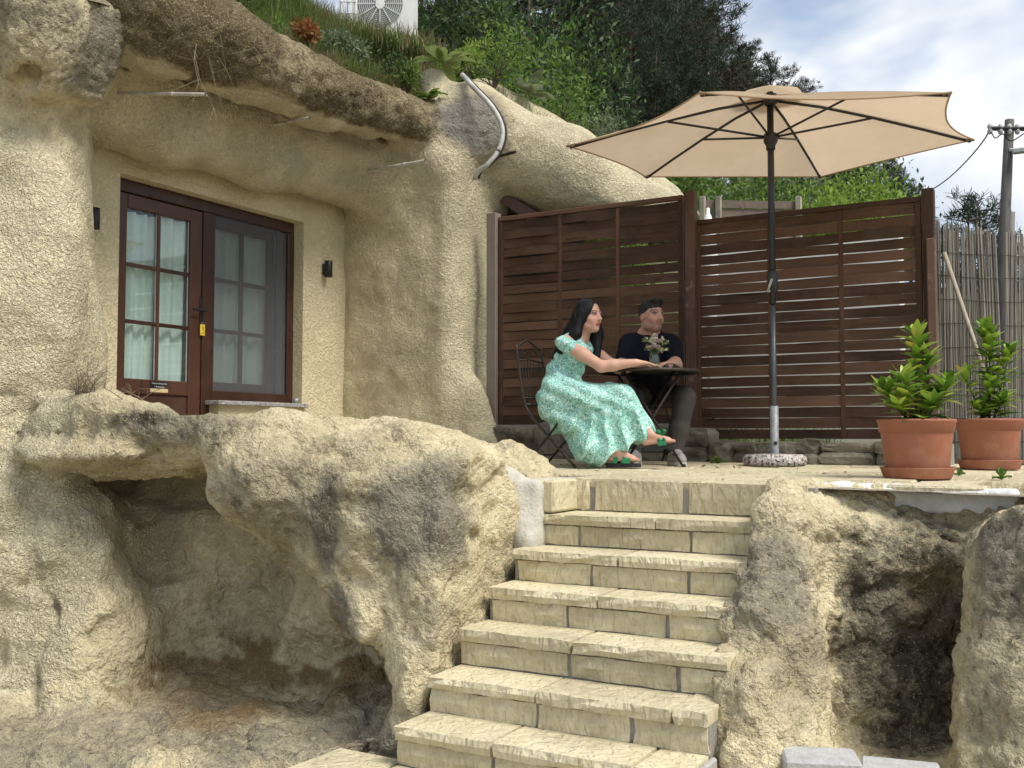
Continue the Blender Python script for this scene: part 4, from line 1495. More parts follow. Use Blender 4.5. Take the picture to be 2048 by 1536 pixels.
def fence_panel(label, x0, x1, z0, z1, nsl, seed, gp=1.0):
    rr = random.Random(seed)
    f = thing('slatted_fence', label, 'fence', ((x0 + x1) / 2, FY, z0), 'brown woven slat fences')
    V, Fc = box_vf((x0, FY - 0.02, z0), (x0 + 0.042, FY + 0.02, z1 - 0.041), 0.004)
    mk('stile', V, Fc, M['fence_vert'], f)
    V, Fc = box_vf((x1 - 0.042, FY - 0.02, z0), (x1, FY + 0.02, z1 - 0.041), 0.004)
    mk('stile', V, Fc, M['fence_vert'], f)
    V, Fc = box_vf((x0, FY - 0.021, z1 - 0.04), (x1, FY + 0.021, z1), 0.004)
    mk('top_rail', V, Fc, M['fence_slat'], f)
    L = x1 - x0 - 0.084
    bx = [x0 + 0.042 + L * q for q in (0.345, 0.675)]
    for b_ in bx:
        V, Fc = box_vf((b_ - 0.016, FY - 0.013, z0 + 0.01), (b_ + 0.016, FY + 0.013, z1 - 0.042), 0.003)
        mk('batten', V, Fc, M['fence_vert'], f)
    H = (z1 - 0.042 - z0) / nsl
    for i in range(nsl):
        a = z0 + i * H
        sg = 1 if i % 2 else -1
        V, Fc = [], []
        nx = 19
        gap0, gap1 = gp * rr.uniform(0.0, 0.004), gp * rr.uniform(0.001, 0.010)
        lo_t, hi_t = rr.uniform(-0.002, 0.002), rr.uniform(-0.002, 0.002)
        for k_ in range(nx):
            u = k_ / (nx - 1)
            x = x0 + 0.043 + (L - 0.002) * u
            y = FY + sg * 0.0155 * math.sin(3 * math.pi * u)
            if k_ in (0, nx - 1):
                y = FY
            zl = a + gap0 + lo_t * u
            zh = a + H - gap1 + hi_t * u + 0.004 * math.sin(3 * math.pi * u + i) * rr.uniform(0.2, 1)
            V += [(x, y - 0.0045, zl), (x, y - 0.0045, zh), (x, y + 0.0045, zh), (x, y + 0.0045, zl)]
        for k_ in range(nx - 1):
            p_ = k_ * 4
            for q in range(4):
                q2 = (q + 1) % 4
                Fc.append((p_ + q, p_ + q2, p_ + 4 + q2, p_ + 4 + q)[::-1])
        Fc.append((0, 1, 2, 3))
        e_ = (nx - 1) * 4
        Fc.append((e_ + 3, e_ + 2, e_ + 1, e_))
        mk('slat', V, Fc, M['fence_slat'], f)
    return f


fence_panel('left woven slat fence panel behind the seated couple', -4.66, -2.90, 1.60, 3.49, 22, 5)
fence_panel('right woven slat fence panel behind the parasol pole', -2.80, -1.06, 1.475, 3.265, 21, 6, 0.8)


def fence_post(label, x, w, z0, z1, mat, y=FY, dy=0.09, cap=0.02):
    V, Fc = box_vf((x - w / 2, y - dy / 2, z0), (x + w / 2, y + dy / 2, z1), 0.006)
    o = mk('fence_post', V, Fc, mat)
    return tag(o, label, 'post', 'fence posts')


fence_post('weathered grey wooden post at the left end of the fence', -4.715, 0.10, 1.45, 3.53, M['post_grey'], FY - 0.005, 0.10)
fence_post('dark brown post at the right edge of the left fence panel', -2.885 + 0.02, 0.035, 1.4, 3.50, M['post_dark'], FY - 0.028, 0.03)
fence_post('reddish worn brown post between the two fence panels', -2.845 + 0.03, 0.085, 1.38, 3.50, M['post_worn'], FY - 0.052, 0.085)
fence_post('tall dark brown post at the right end of the fence', -1.01, 0.085, 1.3, 3.315, M['post_dark'], FY + 0.005, 0.09)
fence_post('shorter worn post in front of the right end post', -0.985, 0.060, 1.3, 2.93, M['post_worn'], FY - 0.085, 0.06)

# low stone wall that carries the fence
sw = thing('stone_wall', 'low wall of rough grey stones under the slatted fence', 'wall', (-2.8, FY, 1.3))
V, Fc = box_vf((-5.1, FY - 0.10, 1.0), (-0.9, FY + 0.28, 1.44))
mk('mortar_core', V, Fc, M['mortar'], sw)
V, Fc = box_vf((-5.1, FY - 0.06, 1.441), (-2.86, FY + 0.27, 1.60))
mk('mortar_core', V, Fc, M['mortar'], sw)
bas = None


def lump_mesh(sx, sy, sz, seed, n=3):
    """rough stone: subdivided box pushed towards an ellipsoid with noise"""
    V, Fc, idx = [], [], {}
    g = np.linspace(-1, 1, n + 1)

    def vid(p):
        key = tuple(np.round(p, 4))
        if key not in idx:
            idx[key] = len(V)
            V.append(np.array(p, float))
        return idx[key]
    for a in range(3):
        for s in (-1, 1):
            for i in range(n):
                for j in range(n):
                    q = []
                    for (u, v) in ((g[i], g[j]), (g[i + 1], g[j]), (g[i + 1], g[j + 1]), (g[i], g[j + 1])):
                        p = [0, 0, 0]
                        p[a] = s
                        p[(a + 1) % 3] = u
                        p[(a + 2) % 3] = v
                        q.append(vid(p))
                    Fc.append(q if s > 0 else q[::-1])
    V = np.array(V)
    r = np.linalg.norm(V, axis=1)[:, None]
    W = 0.55 * V + 0.45 * V / r * 1.25
    nz = np.stack([fbm(V * 0.9 + seed * 7.7, 1.0, 2, seed + k_) for k_ in range(3)], 1)
    W = W + nz * 0.22
    return W * np.array([sx, sy, sz]) / 2, Fc


x = -5.0
i = 0
rr = random.Random(9)
while x < -1.0:
    w = rr.uniform(0.16, 0.40)
    top = 1.475 + (0.11 if x < -2.95 else 0) + rr.uniform(-0.03, 0.015)
    zb = TZ(x, FY) - 0.02
    Hh = top - zb
    rows = [(0.0, 1.0)] if rr.random() < 0.35 else [(0.0, rr.uniform(0.45, 0.6)), None]
    if rows[-1] is None:
        rows[-1] = (rows[0][1], 1.0)
    for (a, b_) in rows:
        W, Fc = lump_mesh(w * 1.06, 0.22, Hh * (b_ - a) * 1.08, i)
        W = W + np.array([x + w / 2, FY - 0.13 + rr.uniform(-0.02, 0.03), zb + Hh * (a + b_) / 2])
        mk('stone', W, Fc, M['wall_stone'], sw)
        i += 1
    x += w

# pale garden wall beyond the fence, seen only through the gaps
V, Fc = box_vf((-3.9, 10.6, 1.2), (-1.6, 10.8, 3.55), 0.02)
gw = mk('garden_wall', V, Fc, plain('whitewash', (0.80, 0.78, 0.70), 0.9, 0, 0.08, 3))
tag(gw, 'pale whitewashed wall glimpsed through the gaps of the slatted fence', 'wall')

# ------------------------------------------------------------------ hill, pines, bushes, grass
def hill_z(lat, D):
    """terrain in camera-aligned ground coordinates"""
    lat = np.asarray(lat, float)
    D = np.asarray(D, float)
    # yard level behind the fence, roof mound over the caves, wooded hill far behind
    yard = 1.35 + 0.015 * (D - 9)
    # roof mound: high on the left, running down to the right
    crest = 5.0 - 0.95 * np.clip(lat + 1.0, -0.6, 4.5)
    m = np.clip((D - (10.35 + 0.1 * (lat + 1))) / 0.7, 0, 1)
    mound = crest + 0.22 * np.clip(D - 10.2, 0, 30)
    roof = np.where(m > 0, yard * (1 - m) + np.maximum(mound, yard) * m, yard)
    far = np.clip((D - 28) / 60, 0, 1)
    top = 26.0 - 0.62 * (lat - 8.0)
    hill = far * np.clip(top, 3.0, 34.0)
    return np.maximum(roof, hill + 1.2)


t = NT('hill_soil')
hn = t.noise(0.9, 5, 0.7)
M['hill'] = t.fin(t.mix(t.ramp(hn, [(0.35, 0.0), (0.65, 1.0)]), (0.060, 0.070, 0.022), (0.12, 0.105, 0.055)), 0.95)


def hill_sheet():
    us = np.concatenate([np.linspace(-60, -6, 20), np.linspace(-5.5, 9, 70), np.linspace(10, 110, 40)])
    ds = np.concatenate([np.linspace(9.4, 22, 60), np.linspace(23, 140, 50)])
    U, D_ = np.meshgrid(us, ds, indexing='ij')
    Z = hill_z(U.ravel(), D_.ravel())
    W = U.ravel()[:, None] * RIGHT + D_.ravel()[:, None] * FWD
    W[:, 2] = Z
    W[:, 2] += 0.10 * fbm(W, 0.8, 3, 91) * np.clip((D_.ravel() - 9.4) / 2, 0, 1)
    i = np.arange(U.size).reshape(U.shape)
    Q = np.stack([i[:-1, :-1].ravel(), i[1:, :-1].ravel(), i[1:, 1:].ravel(), i[:-1, 1:].ravel()], 1)
    o = mk('hill', W, Q, M['hill'], None, True)
    o['kind'] = 'structure'


hill_sheet()
# grassy earth on the roof right behind the brow (left of the far hill sheet)
def roof_z(x, y):
    b_ = np.clip(-5.50 - x, 0, 9)
    return 4.20 + 1.55 * np.minimum(b_, 0.75) + 0.45 * np.clip(b_ - 0.75, 0, 9) + 0.03 * (y - 7) + 0.07 * fbm(np.stack([x, y, 0 * x], 1), 1.4, 3, 93)


grid_sheet('roof_earth', -9.5, -5.20, 2.5, 9.6, 40, 50, roof_z, M['hill'])


def leaf_material(name, c1, c2, trans=0.35, rough=0.55):
    t = NT(name)
    rn = t.n('ShaderNodeNewGeometry').outputs['Random Per Island']
    c = t.mix(rn, c1, c2)
    t.fin(c, rough, None, spec=0.3)
    tl = t.n('ShaderNodeBsdfTranslucent', {'Color': c})
    mx = t.n('ShaderNodeMixShader', {0: trans})
    t.t.links.new(t.b.outputs[0], mx.inputs[1])
    t.t.links.new(tl.outputs[0], mx.inputs[2])
    t.t.links.new(mx.outputs[0], t.out.inputs['Surface'])
    return t.m


M['needles'] = leaf_material('needles', (0.016, 0.027, 0.015), (0.045, 0.066, 0.032), 0.12, 0.7)
M['needles_brown'] = leaf_material('needles_brown', (0.035, 0.030, 0.017), (0.055, 0.052, 0.026), 0.12, 0.7)
M['leaf_mid'] = leaf_material('leaf_mid', (0.060, 0.120, 0.022), (0.19, 0.29, 0.060), 0.4)
M['leaf_dark'] = leaf_material('leaf_dark', (0.026, 0.055, 0.017), (0.085, 0.14, 0.040), 0.3)
M['leaf_lime'] = leaf_material('leaf_lime', (0.16, 0.26, 0.04), (0.30, 0.42, 0.07), 0.4)
M['leaf_grey'] = leaf_material('leaf_grey', (0.13, 0.17, 0.09), (0.22, 0.26, 0.15), 0.3)
M['grass_green'] = leaf_material('grass_green', (0.07, 0.12, 0.025), (0.20, 0.26, 0.07), 0.35)
M['grass_dry'] = leaf_material('grass_dry', (0.16, 0.11, 0.06), (0.36, 0.29, 0.17), 0.3)
M['rust_leaf'] = leaf_material('rust_leaf', (0.22, 0.085, 0.03), (0.36, 0.17, 0.06), 0.3)
M['petal_white'] = leaf_material('petal_white', (0.75, 0.75, 0.72), (0.85, 0.85, 0.80), 0.2)
M['bark'] = plain('bark', (0.085, 0.062, 0.045), 0.9, 0, 0.4, 9, 0.6)
M['twig'] = plain('twig', (0.22, 0.175, 0.12), 0.9, 0, 0.3, 9)

nrng = np.random.default_rng(12)


def leaves_vf(centres, normals_hint, length, width, rg, bend=0.25):
    """many small folded leaf blades (two triangles each side of the midrib share an edge): (n*4 verts)"""
    n = len(centres)
    d = rg.normal(size=(n, 3)) * 0.8 + normals_hint
    d /= np.linalg.norm(d, axis=1)[:, None]
    s = np.cross(d, rg.normal(size=(n, 3)))
    s /= (np.linalg.norm(s, axis=1)[:, None] + 1e-9)
    L = (length * rg.uniform(0.45, 1.6, n))[:, None]
    Wd = (width * rg.uniform(0.7, 1.2, n))[:, None]
    nn = np.cross(d, s)
    a = centres
    b = centres + d * L * 0.5 + s * Wd * 0.5 + nn * Wd * bend
    c = centres + d * L
    e = centres + d * L * 0.5 - s * Wd * 0.5 + nn * Wd * bend
    V = np.stack([a, b, c, e], 1).reshape(-1, 3)
    Q = np.arange(n * 4).reshape(n, 4)
    return V, Q


def pine_mesh(h, seed, bare=0.45, spread=0.24):
    """returns (trunk V,F) and (needles V,Q): whorled branches with needle tufts"""
    rr = random.Random(seed)
    rg = np.random.default_rng(seed)
    tr = MB()
    bend = [np.array([rr.uniform(-0.15, 0.15), rr.uniform(-0.15, 0.15), 0]) * q for q in (0, 0.5, 1, 1.4, 1.8)]
    pts = [np.array([0, 0, h * q]) + bend[i] for i, q in enumerate((0, 0.25, 0.5, 0.75, 0.98))]
    tr.tube(pts, [0.17, 0.14, 0.105, 0.06, 0.015], 7)
    cs, hs = [], []
    z = h * bare
    while z < h * 0.985:
        u = (z / h - bare) / (1 - bare)
        nb = rr.randint(4, 6)
        reach = h * spread * (0.55 + 0.75 * min(1, u * 4)) * (1 - u) ** 0.75 + 0.25
        for b in range(nb):
            if rr.random() < 0.13:
                continue
            az = rr.uniform(0, 2 * math.pi)
            L = reach * rr.uniform(0.55, 1.15)
            up = rr.uniform(-0.05, 0.35) + 0.3 * u
            d = np.array([math.cos(az), math.sin(az), up])
            base = np.array([0, 0, z]) + np.array([0, 0, rr.uniform(-0.15, 0.15)])
            tip = base + d * L
            tr.tube([base, base + d * L * 0.6, tip], [0.035, 0.022, 0.006], 4, False)
            nt_ = max(3, int(L * 4.2))
            for q in range(nt_):
                f = rr.uniform(0.35, 1.05)
                side = np.cross(d, UP) * rr.uniform(-1, 1) * L * 0.30 * (1.1 - abs(f - 0.6))
                c = base + d * L * f + side + UP * (rr.uniform(0, 0.12) + 0.12 * f)
                for _ in range(22):
                    cs.append(c + np.array([rr.gauss(0, 0.085), rr.gauss(0, 0.085), rr.gauss(0, 0.05)]))
                    hs.append(np.array([d[0] * 0.3, d[1] * 0.3, 0.75]))
        z += rr.uniform(0.32, 0.55)
    V, Q = leaves_vf(np.array(cs), np.array(hs), 0.27, 0.034, rg, 0.1)
    return (tr.v, tr.f), (V, Q)


pines = []
for k_, (h_, bare_, sp_) in enumerate(((12.0, 0.38, 0.17), (13.5, 0.50, 0.15), (11.0, 0.30, 0.20), (14.0, 0.55, 0.16), (9.0, 0.22, 0.24))):
    (tv, tf), (lv, lq) = pine_mesh(h_, 200 + k_, bare_, sp_)
    pines.append((np_mesh('trunk', tv, tf, True), np_mesh('crown', lv, lq), h_))
    pines[-1][0].materials.append(M['bark'])
    pines[-1][1].materials.append(M['needles'] if k_ != 3 else M['needles_brown'])


def plant_pine(kind, loc, s, rz, label, group):
    tm, cm, h_ = pines[kind]
    o = thing('pine_tree', label, 'tree', loc, group)
    o.scale = (s, s, s)
    o.rotation_euler = (0, 0, rz)
    link('trunk', tm, None, o)
    link('crown', cm, None, o)
    return o


# pines: (photo x, photo y of the top, distance)
rr = random.Random(77)
PL = []
edge = [(1190, -60), (1225, -30), (1262, -20), (1300, 0), (1345, -10), (1385, 5), (1425, 25), (1462, 62), (1500, 85), (1540, 115), (1575, 140), (1612, 165), (1650, 200), (1690, 235), (1725, 262), (1765, 300), (1800, 340), (1832, 372)]
for (px_, py_) in edge:
    PL.append((px_, py_, rr.uniform(62, 74)))
for row, (dy, D0) in enumerate(((35, 57), (85, 52), (140, 47))):
    for (px_, py_) in edge[::1 if row < 2 else 2]:
        PL.append((px_ + rr.uniform(-22, 22) - 8 * row, py_ + dy + rr.uniform(-20, 20), D0 + rr.uniform(-3, 3)))
for px_ in range(840, 1200, 36):
    PL.append((px_, -150 + 30 * math.sin(px_), rr.uniform(40, 50)))
for px_ in range(1195, 1380, 30):
    PL.append((px_, -140, rr.uniform(76, 84)))
    PL.append((px_ + 12, -260, rr.uniform(88, 95)))
for n_, (px_, py_, D_) in enumerate(PL):
    top = P(px_, py_, D_)
    lat_ = (px_ - 1024) / FPX * D_
    zb = float(hill_z(lat_, D_))
    H = top[2] - zb
    kd = rr.choice((0, 1, 1, 2, 3, 0))
    if H < 7.5:
        kd = 4
    if H < 3.0:
        continue
    s_ = H / pines[kd][2]
    if px_ < 1190:
        where = 'behind the rose bush above the cave roof'
    elif px_ < 1380 and py_ > 0:
        where = 'among the tall trunks left of the parasol'
    elif px_ < 1650:
        where = 'on the skyline ridge above the parasol'
    else:
        where = 'low on the slope right of the parasol pole'
    lab = 'dark pine tree on the wooded hill, ' + where
    plant_pine(kd, (top[0], top[1], zb), min(s_, 2.2), rr.uniform(0, 6.28), lab, 'dark pines on the hill ' + where)
for px_, py_, D_, lab in ((1935, 392, 38, 'small dark conifer rising behind the reed screen'), (1962, 405, 40, 'second smaller conifer just behind the reed screen')):
    top = P(px_, py_, D_)
    zb = 1.0
    plant_pine(4, (top[0], top[1], zb), (top[2] - zb) / 9.0, 1.0 + px_, lab, None)


def bush_mesh(rad, n, seed, ll, lw, clumps=26, stems=9):
    """leafy shrub: clumps of leaves through an uneven volume, over woody stems"""
    rr_ = random.Random(seed)
    rg = np.random.default_rng(seed)
    st = MB()
    cs, hs = [], []
    centres = []
    for c in range(clumps):
        az = rr_.uniform(0, 6.283)
        r_ = math.sqrt(rr_.uniform(0.02, 1))
        zf = rr_.uniform(0.15, 1.0)
        sh = math.sqrt(max(0.05, 1 - (zf - 0.45) ** 2 * 2.0)) * r_
        centres.append(np.array([math.cos(az) * sh * rad[0], math.sin(az) * sh * rad[1], zf * rad[2] * rr_.uniform(0.82, 1.12)]))
    for c in centres:
        m = int(n / clumps * rr_.uniform(0.5, 1.5))
        q = rg.normal(size=(m, 3)) * np.array([rad[0], rad[1], rad[2]]) * 0.15
        cs.append(c + q)
        out_ = q / (np.linalg.norm(q, axis=1)[:, None] + 1e-6)
        hs.append(out_ * 0.7 + np.array([0, 0, 0.35]))
    for c in centres[:stems]:
        st.tube([np.array([c[0] * 0.1, c[1] * 0.1, 0]), np.array([c[0] * 0.4, c[1] * 0.4, c[2] * 0.55]), c], [0.03 * rad[2] / 1.5, 0.02 * rad[2] / 1.5, 0.005], 5, False)
    V, Q = leaves_vf(np.concatenate(cs), np.concatenate(hs), ll, lw, rg)
    return (st.v, st.f), (V, Q), centres


def bush(name, label, cat, base, rad, n, seed, mat, ll=0.09, lw=0.045, clumps=26, flowers=0, group=None):
    (sv, sf), (V, Q), centres = bush_mesh(rad, n, seed, ll, lw, clumps)
    o = thing(name, label, cat, base, group)
    link('stems', np_mesh('stems', sv, sf, True), M['bark'], o)
    link('foliage', np_mesh('foliage', V, Q), mat, o)
    if flowers:
        rg = np.random.default_rng(seed + 5)
        rr_ = random.Random(seed)
        for f in range(flowers):
            c = centres[rr_.randrange(len(centres))] + rg.normal(size=3) * np.array(rad) * 0.12 - np.array([*(FWD[:2] * rad[1] * 0.35), 0])
            fm = MB()
            for p_ in range(5):
                a = p_ * 2 * math.pi / 5
                e1 = RIGHT * math.cos(a) + UP * math.sin(a)
                e2 = RIGHT * math.cos(a + 0.6) + UP * math.sin(a + 0.6)
                fm.add([c, c + e1 * 0.05 - FWD * 0.01, c + (e1 + e2) * 0.045 - FWD * 0.015, c + e2 * 0.05 - FWD * 0.01], [(0, 1, 2, 3)])
            link('flower', np_mesh('flower', fm.v, fm.f), M['petal_white'], o)
    return o


def on_hill(px_, D_, dz=0.0):
    lat_ = (px_ - 1024) / FPX * D_
    p = C(lat_, D_, 0)
    p[2] = float(hill_z(lat_, D_)) + dz
    return p


bush('rose_bush', 'tall green rose bush with white flowers above the cave roof', 'bush', on_hill(1075, 13.0, -0.3), (0.85, 0.8, 2.2), 5200, 31, M['leaf_mid'], 0.085, 0.05, 40, 16)
bush('leafy_bush', 'dark leafy bush behind the air conditioner', 'bush', on_hill(900, 14.0, -0.2), (0.9, 0.8, 2.0), 4200, 32, M['leaf_dark'], 0.09, 0.05, 34)
bush('leafy_bush', 'bright green bush right of the rose bush, before the pines', 'bush', on_hill(1165, 12.6, -0.4), (0.55, 0.6, 1.35), 3000, 33, M['leaf_mid'], 0.07, 0.035, 26)
bush('leafy_bush', 'silvery green bush at the foot of the pines', 'bush', on_hill(1215, 15.0, -0.3), (0.6, 0.6, 1.35), 2400, 34, M['leaf_grey'], 0.06, 0.03, 24)
bush('leafy_bush', 'lime green shrub touching the left tip of the parasol', 'bush', on_hill(1265, 14.0, -0.2), (0.36, 0.4, 0.95), 1300, 35, M['leaf_lime'], 0.06, 0.035, 18)
bush('leafy_bush', 'mid green bush between parasol and second cave vault', 'bush', on_hill(1220, 13.0, -0.4), (0.5, 0.5, 1.0), 2000, 36, M['leaf_mid'], 0.06, 0.03, 22)
bush('leafy_bush', 'dark bush behind the rose bush at the top edge', 'bush', on_hill(1150, 16.5, -0.2), (1.1, 0.9, 3.4), 5200, 37, M['leaf_dark'], 0.11, 0.055, 40)
bush('leafy_bush', 'dark green thicket left of the rose bush', 'bush', on_hill(980, 15.0, -0.2), (0.9, 0.8, 2.8), 4600, 38, M['leaf_dark'], 0.10, 0.05, 36)
bd_ = [(1330, 18, 1.5, 'leaf_mid', 'green bush showing under the parasol left of centre'), (1420, 20, 1.9, 'leaf_mid', 'green bush behind the post between the two fences'), (1480, 22, 2.3, 'leaf_mid', 'rounded green bush left of the parasol pole above the fence'), (1530, 24, 2.6, 'leaf_grey', 'greyish bush directly behind the parasol pole'), (1600, 26, 2.3, 'leaf_dark', 'dark bush right of the parasol pole behind the fence'), (1672, 25, 2.9, 'leaf_mid', 'tall green bush under the right half of the parasol'), (1735, 23, 2.2, 'leaf_lime', 'bright green bush above the right fence'), (1790, 28, 2.6, 'leaf_dark', 'dark bush near the right end of the fence'), (1640, 22, 1.7, 'leaf_lime', 'low yellow green bush above the middle of the right fence')]
for n_, (px_, D_, hgt, mt, lab) in enumerate(bd_):
    topy = {1330: 345, 1420: 350, 1480: 352, 1530: 355, 1600: 360, 1672: 352, 1735: 378, 1790: 388, 1640: 395}[px_]
    top = P(px_, topy, D_)
    b_ = top.copy()
    b_[2] = top[2] - hgt
    bush('leafy_bush', lab, 'bush', b_, (hgt * 0.55, hgt * 0.5, hgt), 2600, 300 + n_, M[mt], 0.13, 0.07, 26)

# ------------------------------------------------------------------ grass on the roof
def blades(pts, length, width, lean, rg, bend=0.5):
    n = len(pts)
    az = rg.uniform(0, 2 * np.pi, n)
    d = np.stack([np.cos(az), np.sin(az), np.zeros(n)], 1)
    s = np.stack([-np.sin(az), np.cos(az), np.zeros(n)], 1)
    L = (length * rg.uniform(0.45, 1.25, n))[:, None]
    w = (width * rg.uniform(0.6, 1.3, n))[:, None]
    le = (np.abs(rg.normal(0, lean, n)))[:, None]
    p0 = pts
    p1 = pts + UP * L * 0.55 * np.cos(le) + d * L * 0.55 * np.sin(le)
    p2 = p1 + UP * L * 0.45 * np.cos(le * (1 + bend) + 0.2) + d * L * 0.45 * np.sin(le * (1 + bend) + 0.2)
    V = np.stack([p0 - s * w, p0 + s * w, p1 + s * w * 0.7, p1 - s * w * 0.7, p2], 1).reshape(-1, 3)
    b = np.arange(n)[:, None] * 5
    Q = np.concatenate([b + np.array([[0, 1, 2, 3]]), b + np.array([[3, 2, 4, 4]])], 0)
    T = np.concatenate([np.concatenate([b + np.array([[0, 1, 2]]), b + np.array([[0, 2, 3]])]), b + np.array([[3, 2, 4]])])
    return V, T


def brow_top(u, back):
    """places on the upper back of the brow; u runs 0..1 along it"""
    out_ = []
    seg = np.array([np.append(P(*b_[:3]), b_[3]) for b_ in brow])
    x = np.clip(u, 0, 1) * (len(seg) - 1)
    i = np.minimum(x.astype(int), len(seg) - 2)
    f = (x - i)[:, None]
    q = seg[i] * (1 - f) + seg[i + 1] * f
    p = q[:, :3].copy()
    th = back
    p[:, 2] += q[:, 3] * np.cos(th) * 0.96
    p[:, 0] -= q[:, 3] * np.sin(th) * 0.96
    return p


def scatter_roof(n, rg, u0, u1, b0=0.15, b1=0.9, far=0.0):
    u = rg.uniform(u0, u1, n)
    p = brow_top(u, rg.uniform(b0, b1, n))
    if far:
        p[:, 0] -= rg.uniform(0, far, n)
        p[:, 2] = np.maximum(p[:, 2] * 0 + roof_z(p[:, 0], p[:, 1]), 4.3) - 0.02
    return p


rg = np.random.default_rng(5)
def clumpy(p, scale, thr, seed):
    return p[fbm(p, scale, 2, seed) > thr]


pts = np.concatenate([scatter_roof(9000, rg, 0.28, 1.0, 0.35, 1.1, 0.0), scatter_roof(9000, rg, 0.28, 1.0, 0.6, 1.0, 1.3)])
V, T = blades(clumpy(pts, 1.6, -0.15, 3), 0.26, 0.0035, 0.55, rg)
tag(mk('green_grass', V, T, M['grass_green']), 'long green grass growing along the top of the cave roof', None, None, 'stuff')
pts = np.concatenate([scatter_roof(7000, rg, 0.25, 1.0, 0.4, 1.0, 0.0), scatter_roof(5000, rg, 0.3, 1.0, 0.5, 1.0, 1.3)])
V, T = blades(clumpy(pts, 1.9, 0.0, 4), 0.24, 0.003, 1.1, rg, 0.9)
tag(mk('dry_grass', V, T, M['grass_dry']), 'brown dry grass hanging over the rock brow', None, None, 'stuff')
gx_, gy_ = rg.uniform(-7.2, -5.40, 34000), rg.uniform(4.8, 9.6, 34000)
pts = np.stack([gx_, gy_, roof_z(gx_, gy_) - 0.02], 1)
gsel = fbm(pts, 1.2, 3, 14)
V, T = blades(pts[gsel > 0.0], 0.34, 0.004, 0.5, rg)
tag(mk('green_grass', V, T, M['grass_green']), 'dense green grass on the bank below the air conditioner', None, None, 'stuff')
V, T = blades(pts[gsel < 0.10], 0.30, 0.0032, 0.75, rg, 0.8)
tag(mk('dry_grass', V, T, M['grass_dry']), 'tufts of dry brown grass on the bank above the brow', None, None, 'stuff')
pts = scatter_roof(1500, rg, 0.35, 0.85, 0.3, 1.0, 0.4)
pts = clumpy(pts, 2.2, 0.22, 6)
V, Q = leaves_vf(pts + UP * 0.10, np.tile(UP, (len(pts), 1)), 0.05, 0.03, rg)
tag(mk('rust_weeds', V, Q, M['rust_leaf']), 'rusty orange weeds among the grass on the roof', None, None, 'stuff')


hx = rg.uniform(0, 1, 3500)
hp_ = P(655, 62, 9.95) * (1 - hx[:, None]) + P(850, 105, 9.95) * hx[:, None] + rg.normal(size=(3500, 3)) * np.array([0.12, 0.12, 0.03])
hp_[:, 2] -= 0.05
V, T = blades(hp_[:2200], 0.20, 0.004, 0.45, rg, 0.6)
tag(mk('tall_grass', V, T, M['grass_green']), 'tall grass in front of the white air conditioner', None, None, 'stuff')
V, T = blades(hp_[:1500] + np.array([0.03, 0.05, 0]), 0.22, 0.0035, 0.5, rg, 0.8)
tag(mk('tall_grass', V, T, M['grass_dry']), 'dry stalks in front of the white air conditioner', None, None, 'stuff')
# ragged turf that hangs over the top of the brow
hu = brow_top(rg.uniform(0.25, 1.0, 5000), rg.uniform(0.25, 0.7, 5000))
hu = hu[fbm(hu, 2.6, 3, 77) > 0.12]
V, T = blades(hu, 0.22, 0.0032, 1.1, rg, 0.9)
tag(mk('hanging_turf', V, T, M['grass_dry']), 'matted brown turf hanging over the rock brow', None, None, 'stuff')


def vault_top(n, rg):
    a, b_ = P(985, 185, 9.95), P(1330, 410, 10.3)
    f = rg.uniform(0, 1, n)[:, None]
    p = a * (1 - f) + b_ * f
    k_ = rg.uniform(0, 1.5, n)
    p += FWD * k_[:, None] + UP * (0.10 * k_ - 0.05)[:, None]
    return p


pts = vault_top(9000, rg)
V, T = blades(clumpy(pts, 1.3, -0.3, 7), 0.24, 0.0035, 0.8, rg)
tag(mk('green_grass', V, T, M['grass_green']), 'grass on the sloping second vault behind the fence', None, None, 'stuff')
V, T = blades(clumpy(vault_top(7000, rg), 1.6, -0.05, 8), 0.22, 0.003, 1.2, rg, 0.9)
tag(mk('dry_grass', V, T, M['grass_dry']), 'dry pale grass along the edge of the second vault', None, None, 'stuff')
# meadow on the mound between grass edge and bushes
lat_ = rg.uniform(-2.2, 3.2, 14000)
D_ = rg.uniform(9.9, 15.0, 14000)
pp = lat_[:, None] * RIGHT + D_[:, None] * FWD
pp[:, 2] = hill_z(lat_, D_)
V, T = blades(pp, 0.32, 0.005, 0.6, rg)
tag(mk('meadow_grass', V, T, M['grass_green']), 'tall meadow grass on the mound before the bushes', None, None, 'stuff')


def rosette(name, label, cat, base, n, L, wd, mat, seed, up=0.6):
    """big-leaved weed: curved lance leaves from one root"""
    rr_ = random.Random(seed)
    o = thing(name, label, cat, base)
    for k_ in range(n):
        az = rr_.uniform(0, 6.283)
        el = rr_.uniform(0.25, 1.25) * up
        d = np.array([math.cos(az) * math.cos(el), math.sin(az) * math.cos(el), math.sin(el)])
        s = np.array([-math.sin(az), math.cos(az), 0])
        l_ = L * rr_.uniform(0.6, 1.1)
        V = []
        for j, (q, w_) in enumerate(((0.0, 0.15), (0.25, 0.7), (0.55, 1.0), (0.8, 0.65), (1.0, 0.03))):
            c = d * l_ * q - UP * l_ * 0.35 * q * q
            V += [c - s * wd * w_ / 2 + UP * 0.012, c, c + s * wd * w_ / 2 + UP * 0.012]
        Fc = []
        for j in range(4):
            a = j * 3
            Fc += [(a, a + 1, a + 4, a + 3), (a + 1, a + 2, a + 5, a + 4)]
        link('leaf', np_mesh('leaf', V, Fc, True), mat, o)
    return o


